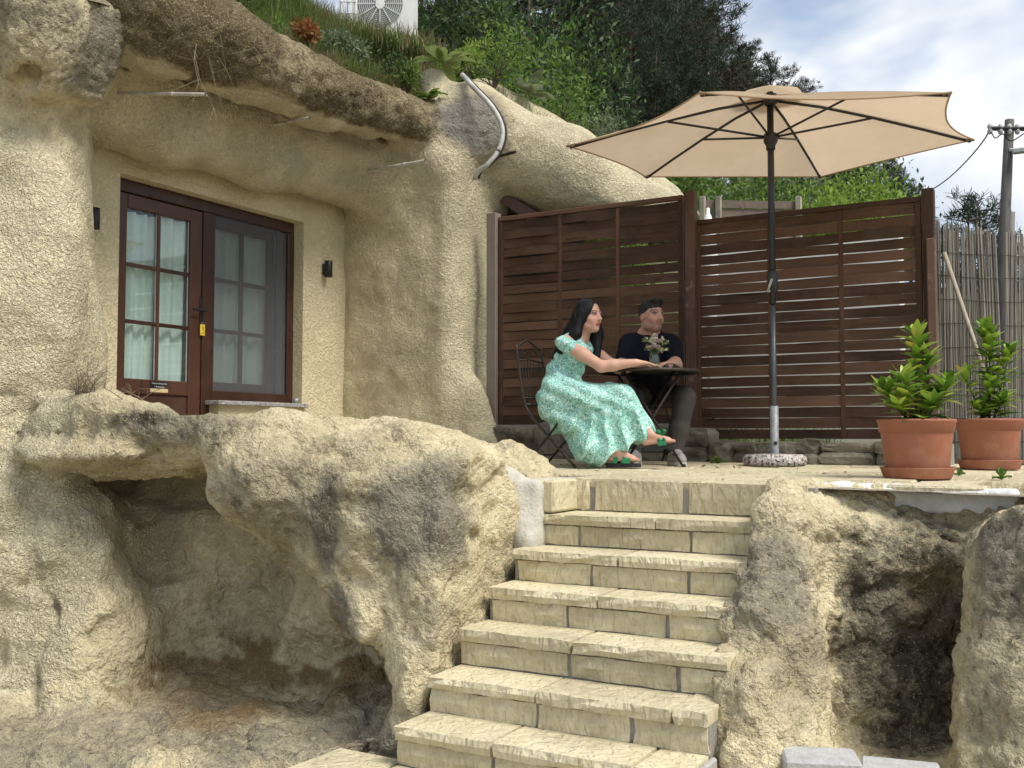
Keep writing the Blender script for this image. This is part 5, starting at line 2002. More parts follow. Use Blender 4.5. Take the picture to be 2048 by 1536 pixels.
M['mullein'] = leaf_material('mullein', (0.17, 0.24, 0.07), (0.28, 0.34, 0.13), 0.3)
rosette('weed', 'broad-leaved light green weed at the right end of the grassy brow', 'weed', P(885, 128, 9.5), 14, 0.40, 0.12, M['mullein'], 3)
rosette('weed', 'pale mullein weed with broad leaves above the second vault', 'weed', P(1062, 190, 10.2), 12, 0.38, 0.13, M['leaf_grey'], 4, 1.0)
rosette('weed', 'small fleshy green weed hanging beside the column top', 'weed', P(855, 195, 9.2), 14, 0.2, 0.05, M['leaf_mid'], 5, 0.5)

rr = random.Random(21)
for n_, (px_, py_, D_, r_, mt, lab) in enumerate(((470, 20, 7.4, 0.20, 'leaf_dark', 'low dark green shrub at the left end of the grassy brow'), (545, 75, 8.0, 0.16, 'leaf_mid', 'small green shrub on the middle of the grassy brow'), (612, 62, 8.4, 0.10, 'rust_leaf', 'rust coloured shrub among the grass left of the trellis'), (690, 95, 8.9, 0.15, 'leaf_grey', 'greyish herb tuft in front of the trellis'), (770, 150, 9.1, 0.20, 'leaf_dark', 'dark green cushion plant on the right half of the brow'), (815, 165, 9.2, 0.16, 'leaf_mid', 'green cushion plant hanging near the right end of the brow'), (985, 150, 10.0, 0.30, 'leaf_mid', 'green shrub above the loop of the conduit'), (930, 130, 9.9, 0.26, 'leaf_lime', 'light green weeds left of the conduit'), (1120, 225, 10.8, 0.30, 'leaf_mid', 'green shrub on the crest of the second vault'), (1190, 275, 11.2, 0.30, 'leaf_grey', 'silvery weeds on the slope of the second vault'))):
    b_ = P(px_, py_ + 25, D_)
    bush('low_shrub', lab, 'shrub', b_, (r_ * 1.2, r_ * 1.1, r_ * 1.5), 700, 900 + n_, M[mt], 0.05, 0.018, 14)

# ------------------------------------------------------------------ parasol
UC = C(1.905, 7.45, 0)
ufl = TZ(UC[0], UC[1])
t = NT('canvas')
wv = t.noise(300, 2)
cc = t.mix(t.ramp(t.noise(3, 4, 0.65), [(0.3, 0.0), (0.7, 1.0)]), (0.56, 0.435, 0.295), (0.63, 0.495, 0.345))
t.fin(cc, 0.9, t.bump(t.math('ADD', t.math('MULTIPLY', wv, 0.1), t.noise(4.0, 3, 0.5, 0.6)), 0.35, 0.03), spec=0.1)
tl = t.n('ShaderNodeBsdfTranslucent', {'Color': cc})
mx = t.n('ShaderNodeMixShader', {0: 0.55})
t.t.links.new(t.b.outputs[0], mx.inputs[1])
t.t.links.new(tl.outputs[0], mx.inputs[2])
t.t.links.new(mx.outputs[0], t.out.inputs['Surface'])
M['canvas'] = t.m
par = thing('parasol', 'large beige hexagonal parasol on a dark pole beside the table', 'parasol', (UC[0], UC[1], ufl + 0.08))
corners = [(3.40, 7.45), (2.60, 8.53), (1.12, 8.53), (0.412, 7.61), (1.195, 6.41), (2.79, 6.41)]
RZ, AZ = CAMZ + 2.18, CAMZ + 2.18 + 0.335
apex = np.array([UC[0], UC[1], AZ])
cor = [C(a, b, RZ) for a, b in corners]
for k_ in range(6):
    c0, c1 = cor[k_], cor[(k_ + 1) % 6]
    n_ = 12
    V, Fc = [], []
    for i in range(n_ + 1):
        u = 0.05 + 0.95 * i / n_
        for j in range(n_ + 1):
            v = j / n_
            rim = c0 * (1 - v) + c1 * v
            cv = 4 * v * (1 - v)
            rim = rim + (np.array([UC[0], UC[1], RZ]) - rim) * 0.075 * cv
            p = apex * (1 - u) + rim * u
            p[2] += -0.020 * cv * u + 0.018 * math.sin(math.pi * u) * (1 - 0.8 * cv)
            V.append(p)
    for i in range(n_):
        for j in range(n_):
            a = i * (n_ + 1) + j
            Fc.append((a, a + 1, a + n_ + 2, a + n_ + 1))
    V2 = [p + np.array([0, 0, 0.0015]) for p in V]
    mk('canopy_panel', V, Fc, M['canvas'], par, True)
# hem piping and corner pockets
for k_ in range(6):
    c0, c1 = cor[k_], cor[(k_ + 1) % 6]
    pts = []
    for j in range(13):
        v = j / 12
        cv = 4 * v * (1 - v)
        rim = c0 * (1 - v) + c1 * v
        rim = rim + (np.array([UC[0], UC[1], RZ]) - rim) * 0.075 * cv
        rim[2] -= 0.020 * cv
        pts.append(rim)
    V, Fc = tube_vf(pts, 0.006, 5)
    mk('hem', V, Fc, M['canvas'], par, True)
# vent cap
vc = MB()
for k_ in range(6):
    d0 = (cor[k_] - apex) * 0.17
    d1 = (cor[(k_ + 1) % 6] - apex) * 0.17
    up = np.array([0, 0, 0.055])
    vc.add([apex + [0, 0, 0.075], apex + d0 + up, apex + (d0 + d1) * 0.48 + up + [0, 0, 0.012], apex + d1 + up], [(0, 1, 2, 3)])
vc.build('vent_cap', M['canvas'], par, True)
hub = np.array([UC[0], UC[1], CAMZ + 2.475])
run = np.array([UC[0], UC[1], CAMZ + 2.195])
for c in cor:
    out_ = (c - hub)
    pts = []
    for q in (0.02, 0.25, 0.5, 0.75, 0.985):
        p = apex * (1 - q) + c * q
        p[2] += 0.018 * math.sin(math.pi * q) - 0.020
        pts.append(p)
    pts[0] = hub
    V, Fc = tube_vf(pts, 0.0105, 6)
    rib = mk('rib', V, Fc, M['pole_paint'], par, True)
    V, Fc = tube_vf([run, pts[2] - [0, 0, 0.006]], 0.0085, 6)
    mk('strut', V, Fc, M['pole_paint'], rib, True)
    V, Fc = tube_vf([pts[4] + (pts[3] - pts[4]) * 0.10, c + (c - pts[3]) * 0.012], [0.014, 0.010], 6)
    mk('tip', V, Fc, M['canvas'], rib, True)
V, Fc = lathe_vf([(0, 0.04), (0.05, 0.04), (0.055, 0.02), (0.055, -0.02), (0.035, -0.04), (0, -0.04)], 14, hub)
mk('hub', V, Fc, M['pole_paint'], par, True)
V, Fc = lathe_vf([(0, 0.03), (0.045, 0.03), (0.052, 0.015), (0.052, -0.03), (0.034, -0.06), (0.034, -0.09), (0, -0.09)], 14, run)
mk('runner', V, Fc, M['pole_paint'], par, True)
zc = P(1548, 565, 7.45)[2]
V, Fc = tube_vf([(UC[0], UC[1], zc - 0.16), (UC[0], UC[1], hub[2] + 0.06)], 0.0245, 14)
mk('upper_pole', V, Fc, M['pole_paint'], par, True)
M['lower_pole'] = plain('lower_pole', (0.10, 0.11, 0.12), 0.4, 0.5, 0.4, 5)
V, Fc = tube_vf([(UC[0], UC[1], ufl + 0.12), (UC[0], UC[1], zc - 0.17)], 0.0205, 14)
mk('lower_pole', V, Fc, M['lower_pole'], par, True)
V, Fc = lathe_vf([(0.0245, -0.08), (0.034, -0.07), (0.038, -0.03), (0.038, 0.05), (0.034, 0.075), (0.0245, 0.08)], 14, (UC[0], UC[1], zc))
mk('crank_housing', V, Fc, M['pole_paint'], par, True)
M['crank_pale'] = plain('crank_pale', (0.45, 0.43, 0.36), 0.45, 0.2)
cr = MB()
cb_ = np.array([UC[0], UC[1], zc + 0.012])
c1 = cb_ - FWD * 0.055 - RIGHT * 0.02
cr.tube([cb_, c1], 0.010, 8)
cr.tube([c1, c1 - RIGHT * 0.03 - UP * 0.085], [0.011, 0.008], 8)
cr.tube([c1 - RIGHT * 0.03 - UP * 0.085, c1 - RIGHT * 0.03 - UP * 0.09 - FWD * 0.045], 0.009, 8)
cr.build('crank', M['crank_pale'], par, True)
# terrazzo base with steel sleeve
t = NT('terrazzo')
tv = t.voro(75, out='Color')
tvs = t.n('ShaderNodeSeparateColor', {'Color': tv}).outputs[0]
M['terrazzo'] = t.fin(t.ramp(tvs, [(0.2, (0.06, 0.055, 0.055)), (0.32, (0.42, 0.40, 0.38)), (0.6, (0.62, 0.58, 0.55)), (0.8, (0.35, 0.30, 0.28))]), 0.85, t.bump(t.voro(75), 0.6, 0.006))
base = thing('parasol_stand', 'round speckled terrazzo stand with steel sleeve holding the parasol', 'parasol stand', (UC[0], UC[1], ufl))
V, Fc = lathe_vf([(0, 0.0), (0.205, 0.0), (0.224, 0.015), (0.228, 0.04), (0.222, 0.065), (0.20, 0.082), (0.04, 0.088), (0, 0.088)], 40, (UC[0], UC[1], ufl))
mk('slab', V, Fc, M['terrazzo'], base, True)
zs = P(1553, 812, 7.45)[2]
V, Fc = lathe_vf([(0.031, 0.08), (0.031, zs - ufl), (0.026, zs - ufl + 0.001), (0.022, zs - ufl - 0.01)], 18, (UC[0], UC[1], ufl))
mk('sleeve', V, Fc, M['galvanised'], base, True)
mbk = MB()
q = np.array([UC[0], UC[1], ufl + 0.165])
mbk.tube([q - FWD * 0.02, q - FWD * 0.036 - RIGHT * 0.001], 0.013, 10)
mbk.build('clamp_screw', M['black_metal'], base)

# ------------------------------------------------------------------ bistro table and folding chairs
TC = C(0.985, 7.38, 0)
tfl = TZ(TC[0], TC[1])
TTOP = 1.975
TR = 0.365
tab = thing('bistro_table', 'round dark metal folding table between the seated couple', 'table', (TC[0], TC[1], tfl))
V, Fc = lathe_vf([(0, TTOP - 0.004), (TR - 0.006, TTOP - 0.004), (TR, TTOP - 0.008), (TR + 0.001, TTOP - 0.022), (TR - 0.004, TTOP - 0.026), (TR - 0.012, TTOP - 0.012), (0, TTOP - 0.010)], 56, (TC[0], TC[1], 0))
mk('tabletop', V, Fc, M['bistro_metal'], tab, True)


def tloc(a, b, z):
    """table frame: a along camera right, b forward"""
    return TC * np.array([1, 1, 0]) + RIGHT * a + FWD * b + UP * z


for b_ in (-0.20, 0.20):
    for sgn in (-1, 1):
        z0_ = tfl
        sl = MB()
        sl.tube([tloc(sgn * 0.215, b_ + sgn * 0.012, z0_), tloc(-sgn * 0.20, b_ + sgn * 0.012, TTOP - 0.02)], 0.0095, 8)
        sl.tube([tloc(sgn * 0.215, b_ + sgn * 0.012, z0_ + 0.02), tloc(sgn * 0.222, b_ + sgn * 0.012, z0_)], 0.013, 8)
        sl.build('leg', M['bistro_metal'], tab, True)
for sgn in (-1, 1):
    V, Fc = tube_vf([tloc(sgn * 0.17, -0.20 + sgn * 0.012, tfl + 0.085), tloc(sgn * 0.17, 0.20 + sgn * 0.012, tfl + 0.085)], 0.0075, 6)
    mk('stretcher', V, Fc, M['bistro_metal'], tab, True)
    V, Fc = tube_vf([tloc(sgn * 0.19, -0.21, TTOP - 0.022), tloc(sgn * 0.19, 0.21, TTOP - 0.022)], 0.0075, 6)
    mk('rail', V, Fc, M['bistro_metal'], tab, True)


def folding_chair(label, c_lat, c_D, face):
    """face = direction (right, forward) the sitter looks"""
    f = RIGHT * face[0] + FWD * face[1]
    f /= np.linalg.norm(f)
    l_ = np.cross(UP, f)
    c = C(c_lat, c_D, 0)
    fz = TZ(c[0], c[1])
    o = thing('folding_chair', label, 'chair', (c[0], c[1], fz), 'folding bistro chairs at the table')

    def q(a, b, z):
        return np.array([c[0], c[1], fz]) + f * a + l_ * b + UP * z
    m = M['bistro_metal']
    for s in (-1, 1):
        w = 0.19 * s
        V, Fc = tube_vf(spline([q(-0.255, w, 0.875), q(-0.235, w, 0.72), q(-0.195, w, 0.50), q(-0.16, w, 0.40), q(-0.06, w, 0.28), q(0.215, w, 0.0)], 4), 0.0095, 7)
        mk('back_leg', V, Fc, m, o, True)
        V, Fc = tube_vf([q(-0.205, w * 0.88, 0.0), q(0.0, w * 0.88, 0.225), q(0.17, w * 0.88, 0.435)], 0.009, 7)
        mk('leg', V, Fc, m, o, True)
    # back: arched top, lower rail, bars and scrolls
    top = spline([q(-0.252, -0.19, 0.855), q(-0.262, -0.12, 0.875), q(-0.268, 0, 0.915), q(-0.262, 0.12, 0.875), q(-0.252, 0.19, 0.855)], 5)
    V, Fc = tube_vf(top, 0.008, 6)
    mk('top_rail', V, Fc, m, o, True)
    V, Fc = tube_vf([q(-0.238, -0.19, 0.76), q(-0.248, 0, 0.775), q(-0.238, 0.19, 0.76)], 0.006, 6)
    mk('mid_rail', V, Fc, m, o, True)
    V, Fc = tube_vf([q(-0.19, -0.19, 0.49), q(-0.19, 0.19, 0.49)], 0.006, 6)
    mk('low_rail', V, Fc, m, o, True)
    for k_ in range(7):
        w = -0.135 + 0.045 * k_
        V, Fc = tube_vf([q(-0.19, w, 0.49), q(-0.225, w, 0.63), q(-0.244, w, 0.768)], 0.0042, 5, False)
        mk('bar', V, Fc, m, o, True)
    for s in (-1, 1):
        pts = []
        for k_ in range(15):
            a = k_ / 14 * 4.2
            r_ = 0.045 * (1 - k_ / 18)
            pts.append(q(-0.255, s * (0.075 + r_ * math.cos(a)), 0.82 + r_ * 0.75 * math.sin(a)))
        V, Fc = tube_vf(pts, 0.004, 5)
        mk('scroll', V, Fc, m, o, True)
    st = MB()
    for k_ in range(7):
        a = -0.17 + k_ * 0.058
        st.box((0, 0, 0), (0, 0, 0)) if False else None
        V, Fc = tube_vf([q(a, -0.19, 0.44), q(a, 0.19, 0.44)], 0.012, 6)
        mk('seat_slat', V, Fc, m, o, True)
    V, Fc = tube_vf([q(-0.19, -0.17, 0.02 + 0.06), q(-0.19 + 0.04, 0.17, 0.02 + 0.06)], 0.006, 6)
    mk('stretcher', V, Fc, m, o, True)
    return o


folding_chair('dark metal folding chair under the woman in the green dress', 0.345, 7.36, (0.87, -0.49))
folding_chair('dark metal folding chair under the man in the black shirt', 1.09, 7.98, (0.25, -0.97))

# jar with flowers, sunglasses
JP = tloc(0.035, -0.06, TTOP - 0.003)
jar = thing('flower_jar', 'glass jar with small white and pink flowers on the table', 'vase', JP)
V, Fc = lathe_vf([(0, 0.0), (0.033, 0.0), (0.038, 0.006), (0.038, 0.085), (0.032, 0.10), (0.032, 0.115), (0.035, 0.117), (0.035, 0.125), (0.032, 0.125), (0.030, 0.11), (0.034, 0.08), (0.034, 0.01), (0, 0.008)], 20, JP)
M['jar_glass'] = glass_material('jar_glass', (0.80, 0.88, 0.80), 1.2)
mk('jar', V, Fc, M['jar_glass'], jar, True)
rr = random.Random(15)
stm = MB()
heads = []
for k_ in range(48):
    az = rr.uniform(0, 6.283)
    sp_ = abs(rr.gauss(0.045, 0.030))
    h_ = rr.uniform(0.15, 0.245) - sp_ * 0.35
    b = JP + np.array([math.cos(az + 2.5) * 0.018, math.sin(az + 2.5) * 0.018, 0.012])
    tp = JP + np.array([math.cos(az) * sp_, math.sin(az) * sp_, h_])
    stm.tube([b, JP + np.array([math.cos(az) * 0.015, math.sin(az) * 0.015, 0.12]), tp], 0.0016, 4, False)
    heads.append(tp)
stm.build('stems', M['leaf_mid'], jar)
M['fl_cream'] = plain('fl_cream', (0.72, 0.70, 0.48), 0.8)
M['fl_white'] = plain('fl_white', (0.75, 0.74, 0.68), 0.8)
M['fl_pink'] = plain('fl_pink', (0.55, 0.36, 0.40), 0.8)
for k_, tp in enumerate(heads):
    fm = MB()
    for p_ in range(9):
        d = np.array([rr.gauss(0, 1), rr.gauss(0, 1), rr.gauss(0.5, 0.8)])
        d /= np.linalg.norm(d)
        s = np.cross(d, [0.3, 0.5, 0.8])
        s /= np.linalg.norm(s)
        r_ = rr.uniform(0.015, 0.027)
        fm.add([tp, tp + d * r_ * 0.6 + s * r_ * 0.45, tp + d * r_, tp + d * r_ * 0.6 - s * r_ * 0.45], [(0, 1, 2, 3)])
    fm.build('flower', M[rr.choice(('fl_cream', 'fl_cream', 'fl_white', 'fl_pink', 'leaf_mid'))], jar)
SGp = tloc(0.145, -0.10, TTOP)
sg = thing('sunglasses', 'dark sunglasses lying on the table right of the jar', 'sunglasses', SGp)
sgb = MB()
sgb.tube(spline([SGp + RIGHT * (-0.065) + FWD * 0.02 + UP * 0.006, SGp + RIGHT * (-0.03) + UP * 0.035, SGp + RIGHT * 0.03 + UP * 0.034, SGp + RIGHT * 0.075 + FWD * 0.01 + UP * 0.006], 5), 0.004, 6)
sgb.tube([SGp + RIGHT * 0.075 + UP * 0.006, SGp + RIGHT * 0.05 + FWD * 0.12 + UP * 0.006], 0.003, 6)
sgb.build('frame', M['black_metal'], sg, True)
for s in (-1, 1):
    c = SGp + RIGHT * (0.034 * s) + UP * 0.018
    V, Fc = lathe_vf([(0, -0.002), (0.022, -0.002), (0.022, 0.002), (0, 0.002)], 14)
    V = [c + RIGHT * v[0] + UP * v[1] * 0.75 + FWD * v[2] for v in V]
    mk('lens', V, Fc, M['black_metal'], sg, True)

# ------------------------------------------------------------------ potted shrubs
t = NT('terracotta')
tn = t.noise(9, 4, 0.6)
tcol = t.mix(tn, (0.285, 0.105, 0.058), (0.36, 0.140, 0.080))
tcol = t.mix(t.ramp(t.noise(2.6, 6, 0.75), [(0.5, 0.0), (0.72, 0.45)]), tcol, (0.45, 0.30, 0.22))
M['terracotta'] = t.fin(tcol, 0.6, t.bump(t.noise(200, 2), 0.1, 0.002), spec=0.35)
M['soil'] = plain('soil', (0.045, 0.034, 0.024), 0.95, 0, 0.4, 40, 0.8)
t = NT('laurel_leaf')
lr = t.rand()
lc = t.ramp(lr, [(0.0, (0.08, 0.17, 0.02)), (0.45, (0.20, 0.34, 0.04)), (0.93, (0.42, 0.54, 0.085)), (1.0, (0.38, 0.30, 0.06))])
t.fin(lc, 0.38, None, spec=0.5)
tl = t.n('ShaderNodeBsdfTranslucent', {'Color': lc})
mx = t.n('ShaderNodeMixShader', {0: 0.28})
t.t.links.new(t.b.outputs[0], mx.inputs[1])
t.t.links.new(tl.outputs[0], mx.inputs[2])
t.t.links.new(mx.outputs[0], t.out.inputs['Surface'])
M['laurel'] = t.m


def laurel_leaf(seed):
    rr_ = random.Random(seed)
    V, Fc = [], []
    prof = [(0.0, 0.06), (0.18, 0.55), (0.42, 1.0), (0.68, 0.86), (0.88, 0.45), (1.0, 0.02)]
    cv = rr_.uniform(0.05, 0.22)
    for q, w in prof:
        z = -cv * q * q + 0.02
        V += [(q, -0.17 * w, z + 0.035 * w), (q, 0, z), (q, 0.17 * w, z + 0.035 * w)]
    for j in range(len(prof) - 1):
        a = j * 3
        Fc += [(a, a + 1, a + 4, a + 3), (a + 1, a + 2, a + 5, a + 4)]
    return np_mesh('leaf', V, Fc, True)


LEAF = [laurel_leaf(k_) for k_ in range(4)]


def potted(label, base, sc_, stems_, seed):
    rr_ = random.Random(seed)
    o = thing('potted_shrub', label, 'potted plant', base, 'potted laurel shrubs')
    V, Fc = lathe_vf([(0.0, 0.012), (0.165, 0.012), (0.170, 0.02), (0.196, 0.255), (0.197, 0.262), (0.205, 0.266), (0.211, 0.315), (0.216, 0.322), (0.2175, 0.330), (0.213, 0.338), (0.205, 0.338), (0.198, 0.330), (0.193, 0.29), (0, 0.29)], 48, (0, 0, 0))
    V = np.array(V) * sc_ + base
    mk('pot', V, Fc, M['terracotta'], o, True)
    V, Fc = lathe_vf([(0, 0.0), (0.180, 0.0), (0.186, 0.008), (0.203, 0.058), (0.205, 0.062), (0.201, 0.063), (0.183, 0.012), (0, 0.010)], 48, (0, 0, 0))
    mk('saucer', np.array(V) * sc_ + base, Fc, M['terracotta'], o, True)
    V, Fc = lathe_vf([(0, 0.312), (0.10, 0.310), (0.194, 0.300)], 32, (0, 0, 0))
    mk('soil', np.array(V) * sc_ + base, Fc, M['soil'], o, True)
    for (a, b, h_, n_, r0, lean) in stems_:
        # stem foot offset (right, forward), height, leaves, leaf length, lean (right, forward)
        foot = np.array([0, 0, 0.30 * sc_]) + RIGHT * a * 0.35 + FWD * b * 0.35
        top = np.array([0, 0, 0.30 * sc_ + h_]) + RIGHT * (a + lean[0]) + FWD * (b + lean[1])
        mid = foot * 0.45 + top * 0.55 + UP * h_ * 0.06
        path = spline([foot, mid, top], 8)
        V, Fc = tube_vf(path, [0.007 - 0.005 * k_ / (len(path) - 1) for k_ in range(len(path))], 5)
        mk('stem', np.array(V) + base, Fc, M['leaf_mid'], o, True)
        n_ = int(n_ * 1.75)
        for k_ in range(n_):
            q = (k_ + 0.5) / n_
            q = 0.18 + 0.82 * q ** 0.75
            p = path[min(int(q * (len(path) - 1)), len(path) - 1)]
            az = k_ * 2.39996 + rr_.uniform(-0.3, 0.3)
            el = 0.15 + 0.95 * q ** 2.5 + rr_.uniform(-0.25, 0.25)
            L = r0 * (1.30 - 0.36 * q) * rr_.uniform(0.8, 1.15)
            d = Vector((math.cos(az) * math.cos(el), math.sin(az) * math.cos(el), math.sin(el)))
            side = Vector((-math.sin(az), math.cos(az), 0))
            up = d.cross(side)
            if up.z < 0:
                side, up = -side, -up
            m = Matrix((d, side, up)).transposed().to_4x4()
            l_ = link('leaf', LEAF[rr_.randrange(4)], M['laurel'], o)
            l_.matrix_local = Matrix.Translation(Vector(p)) @ m @ Matrix.Diagonal((L, L * rr_.uniform(0.9, 1.4), L * rr_.uniform(0.3, 2.2), 1))
    return o


p1 = C((1832 - 1024) / FPX * 5.92, 5.92, 0)
p1[2] = TZ(p1[0], p1[1]) + 0.003
potted('bushy potted laurel in the nearer terracotta pot, low and wide', p1, 1.0,
       [(-0.10, -0.05, 0.22, 15, 0.13, (-0.12, 0.0)), (-0.04, -0.08, 0.27, 16, 0.13, (-0.08, -0.05)), (0.08, -0.06, 0.24, 15, 0.13, (0.08, -0.04)), (0.12, 0.02, 0.22, 14, 0.13, (0.08, 0.0)),
        (0.0, 0.02, 0.54, 26, 0.125, (0.02, 0.0)), (0.06, 0.04, 0.42, 18, 0.125, (0.05, 0.02)), (-0.05, 0.06, 0.20, 12, 0.13, (-0.08, 0.06)), (0.03, -0.10, 0.13, 14, 0.12, (0.0, -0.08)), (-0.09, -0.09, 0.11, 12, 0.12, (-0.08, -0.06))], 3)
p2 = C((1977 - 1024) / FPX * 6.95, 6.95, 0)
p2[2] = TZ(p2[0], p2[1]) + 0.003
potted('tall narrow potted laurel in the farther terracotta pot by the reed screen', p2, 1.0,
       [(0.02, 0.0, 0.62, 28, 0.13, (0.0, 0.0)), (0.08, 0.0, 0.50, 22, 0.13, (0.08, 0.0)), (-0.02, -0.03, 0.30, 18, 0.13, (0.0, -0.05)), (0.04, 0.05, 0.68, 24, 0.125, (-0.03, 0.0)), (-0.06, 0.02, 0.34, 12, 0.12, (-0.10, 0.0)), (0.02, -0.06, 0.16, 16, 0.13, (0.03, -0.05)), (-0.03, -0.02, 0.10, 12, 0.13, (-0.06, -0.05))], 8)

# ------------------------------------------------------------------ reed screen, prop, pole, far things
t = NT('reed')
rn = t.n('ShaderNodeNewGeometry').outputs['Random Per Island']
M['reed'] = t.fin(t.ramp(rn, [(0.0, (0.085, 0.078, 0.066)), (0.6, (0.20, 0.185, 0.155)), (1.0, (0.36, 0.335, 0.28))]), 0.85)
ra, rb = C(3.36, 8.15, 0), C(5.6, 8.75, 0)
reed = thing('reed_screen', 'grey weathered reed screen behind the farther potted shrub', 'fence', (ra[0], ra[1], 1.28))
rg = np.random.default_rng(8)
rv = MB()
Ln = np.linalg.norm(rb - ra)
dr = (rb - ra) / Ln
nr = np.array([-dr[1], dr[0], 0])
s = 0.0
gapc = 0.66
while s < Ln:
    tilt = rg.normal(0, 0.012)
    hgt = 1.92 + rg.normal(0, 0.03) - 0.05 * s
    base_ = ra + dr * s + nr * rg.uniform(-0.012, 0.012) + UP * 1.27
    top = base_ + UP * hgt + dr * tilt * hgt
    g_ = (s - gapc)
    if abs(g_) < 0.5:          # the mat parts towards the top
        sgn = 1 if g_ > 0 else -1
        push = max(0, 0.055 - abs(g_) * 0.11)
        top = top + dr * sgn * push
    r_ = rg.uniform(0.003, 0.0055)
    rv.tube([base_, top], r_, 4, False)
    s += rg.uniform(0.0025, 0.005)
ro = rv.build('reeds', M['reed'], reed)
ro['kind'] = 'stuff'
for k_ in range(9):
    z_ = 1.45 + 0.19 * k_
    pts = [ra + dr * q - nr * 0.017 + UP * (z_ + 0.006 * math.sin(q * 9 + k_)) for q in np.linspace(0, Ln, 20)]
    V, Fc = tube_vf(pts, 0.0022, 4)
    mk('wire', V, Fc, M['black_metal'], reed)
pr = MB()
pr.tube([P(1888, 505, 7.85), P(1950, 690, 7.7), P(1978, 780, 7.65)], 0.017, 7)
tag(pr.build('wooden_prop', M['pale_wood'], None, True), 'pale wooden stick leaning between fence post and reed screen', 'stick')

pole_b, pole_t = P(1988, 900, 11.5), P(2019, 240, 11.5)
pole_b[2] = 1.3
up_ = thing('utility_pole', 'old dark wooden utility pole behind the reed screen', 'pole', pole_b)
V, Fc = tube_vf([pole_b, pole_b * 0.5 + pole_t * 0.5, pole_t], [0.085, 0.068, 0.052], 10)
mk('post', V, Fc, M['pole_wood'], up_, True)
pm = pole_b * 0.28 + pole_t * 0.72
V, Fc = tube_vf([pole_b + RIGHT * 0.10, pm + RIGHT * 0.065], [0.055, 0.045], 8)
mk('splint', V, Fc, M['pole_wood'], up_, True)
x0, x1 = P(1980, 257, 11.45), P(2110, 258, 11.45)
V, Fc = tube_vf([x0, x1], 0.026, 6)
arm = mk('crossarm', V, Fc, M['black_metal'], up_)
for q in (0.0, 0.16, 0.30, 0.42, 0.7, 0.85):
    p = x0 * (1 - q) + x1 * q
    V, Fc = lathe_vf([(0, -0.07), (0.02, -0.06), (0.03, -0.03), (0.02, 0.0), (0.032, 0.02), (0.018, 0.05), (0, 0.06)], 8, p)
    mk('insulator', V, Fc, M['bead'], arm, True)
V, Fc = tube_vf(spline([x0, P(1990, 276, 11.4), P(2006, 268, 11.4), P(2022, 282, 11.4), P(2050, 266, 11.4)], 5), 0.007, 5)
mk('jumper_wire', V, Fc, M['black_metal'], up_)
lm = MB()
lm.tube([P(2019, 300, 11.45), P(2075, 301, 11.3)], 0.022, 7)
lm.box(P(2030, 304, 11.38) - [0.02, 0.05, 0.02], P(2060, 298, 11.3) + [0.02, 0.05, 0.02], 0.008)
lm.build('street_light', M['bead'], up_)
wr = MB()
wr.tube(spline([x0, P(1968, 280, 11.6), P(1935, 320, 12.2), P(1895, 358, 13.0), P(1855, 384, 13.8), P(1800, 410, 15)], 5), 0.008, 5)
tag(wr.build('overhead_wire', M['black_metal']), 'thin dark overhead wire dropping left from the utility pole', 'wire')

ff = thing('garden_fence', 'old grey wooden fence showing above the dark slatted fence', 'fence', P(1500, 440, 13.0) * np.array([1, 1, 0]) + [0, 0, 1.4])
fa, fb = P(1405, 397, 13.0), P(1600, 400, 13.0)
for px_ in (1405, 1437, 1597):
    p = P(px_, 398, 12.96)
    V, Fc = box_vf((p[0] - 0.035, p[1] - 0.035, 1.3), (p[0] + 0.035, p[1] + 0.035, p[2] + 0.03), 0.006)
    mk('fence_post', V, Fc, M['pale_wood'], ff)
e_ = (fb - fa) / np.linalg.norm(fb - fa)
nrm = np.array([-e_[1], e_[0], 0])
for k_ in range(17):
    z_ = -0.02 - 0.105 * k_
    V = []
    for (u, w) in ((0, 0), (1, 0), (1, 1), (0, 1)):
        b_ = fa * (1 - u) + fb * u + nrm * (0.01 * (1 if k_ % 2 else -1))
        V.append(b_ + UP * (z_ - 0.098 * w))
    V += [v + nrm * 0.012 for v in V]
    mk('slat', V, [(0, 1, 2, 3), (7, 6, 5, 4), (0, 4, 5, 1), (1, 5, 6, 2), (2, 6, 7, 3), (3, 7, 4, 0)], M['old_slat'], ff)
fp = P(1416, 424, 10.2)
fpa = thing('folded_parasol', 'folded white parasol just behind the fence gap', 'parasol', (fp[0], fp[1], 1.36))
V, Fc = lathe_vf([(0.0, 0.0), (0.03, -0.03), (0.075, -0.18), (0.10, -0.5), (0.11, -0.95), (0.05, -1.15)], 12, fp)
mk('canopy', V, Fc, M['white_plastic'], fpa, True)
V, Fc = tube_vf([(fp[0], fp[1], 1.36), fp + [0, 0, 0.04]], 0.018, 8)
mk('pole', V, Fc, M['white_plastic'], fpa, True)

# air conditioner and white trellis on the roof
ap = P(772, 12, 10.3)
ac = thing('air_conditioner', 'white outdoor air conditioner with round fan grille in the grass', 'air conditioner', ap - UP * 0.3)
fwd_ = FWD * 0.96 + RIGHT * 0.12


def aq(a, b, z):
    return ap + RIGHT * a + FWD * b + UP * z


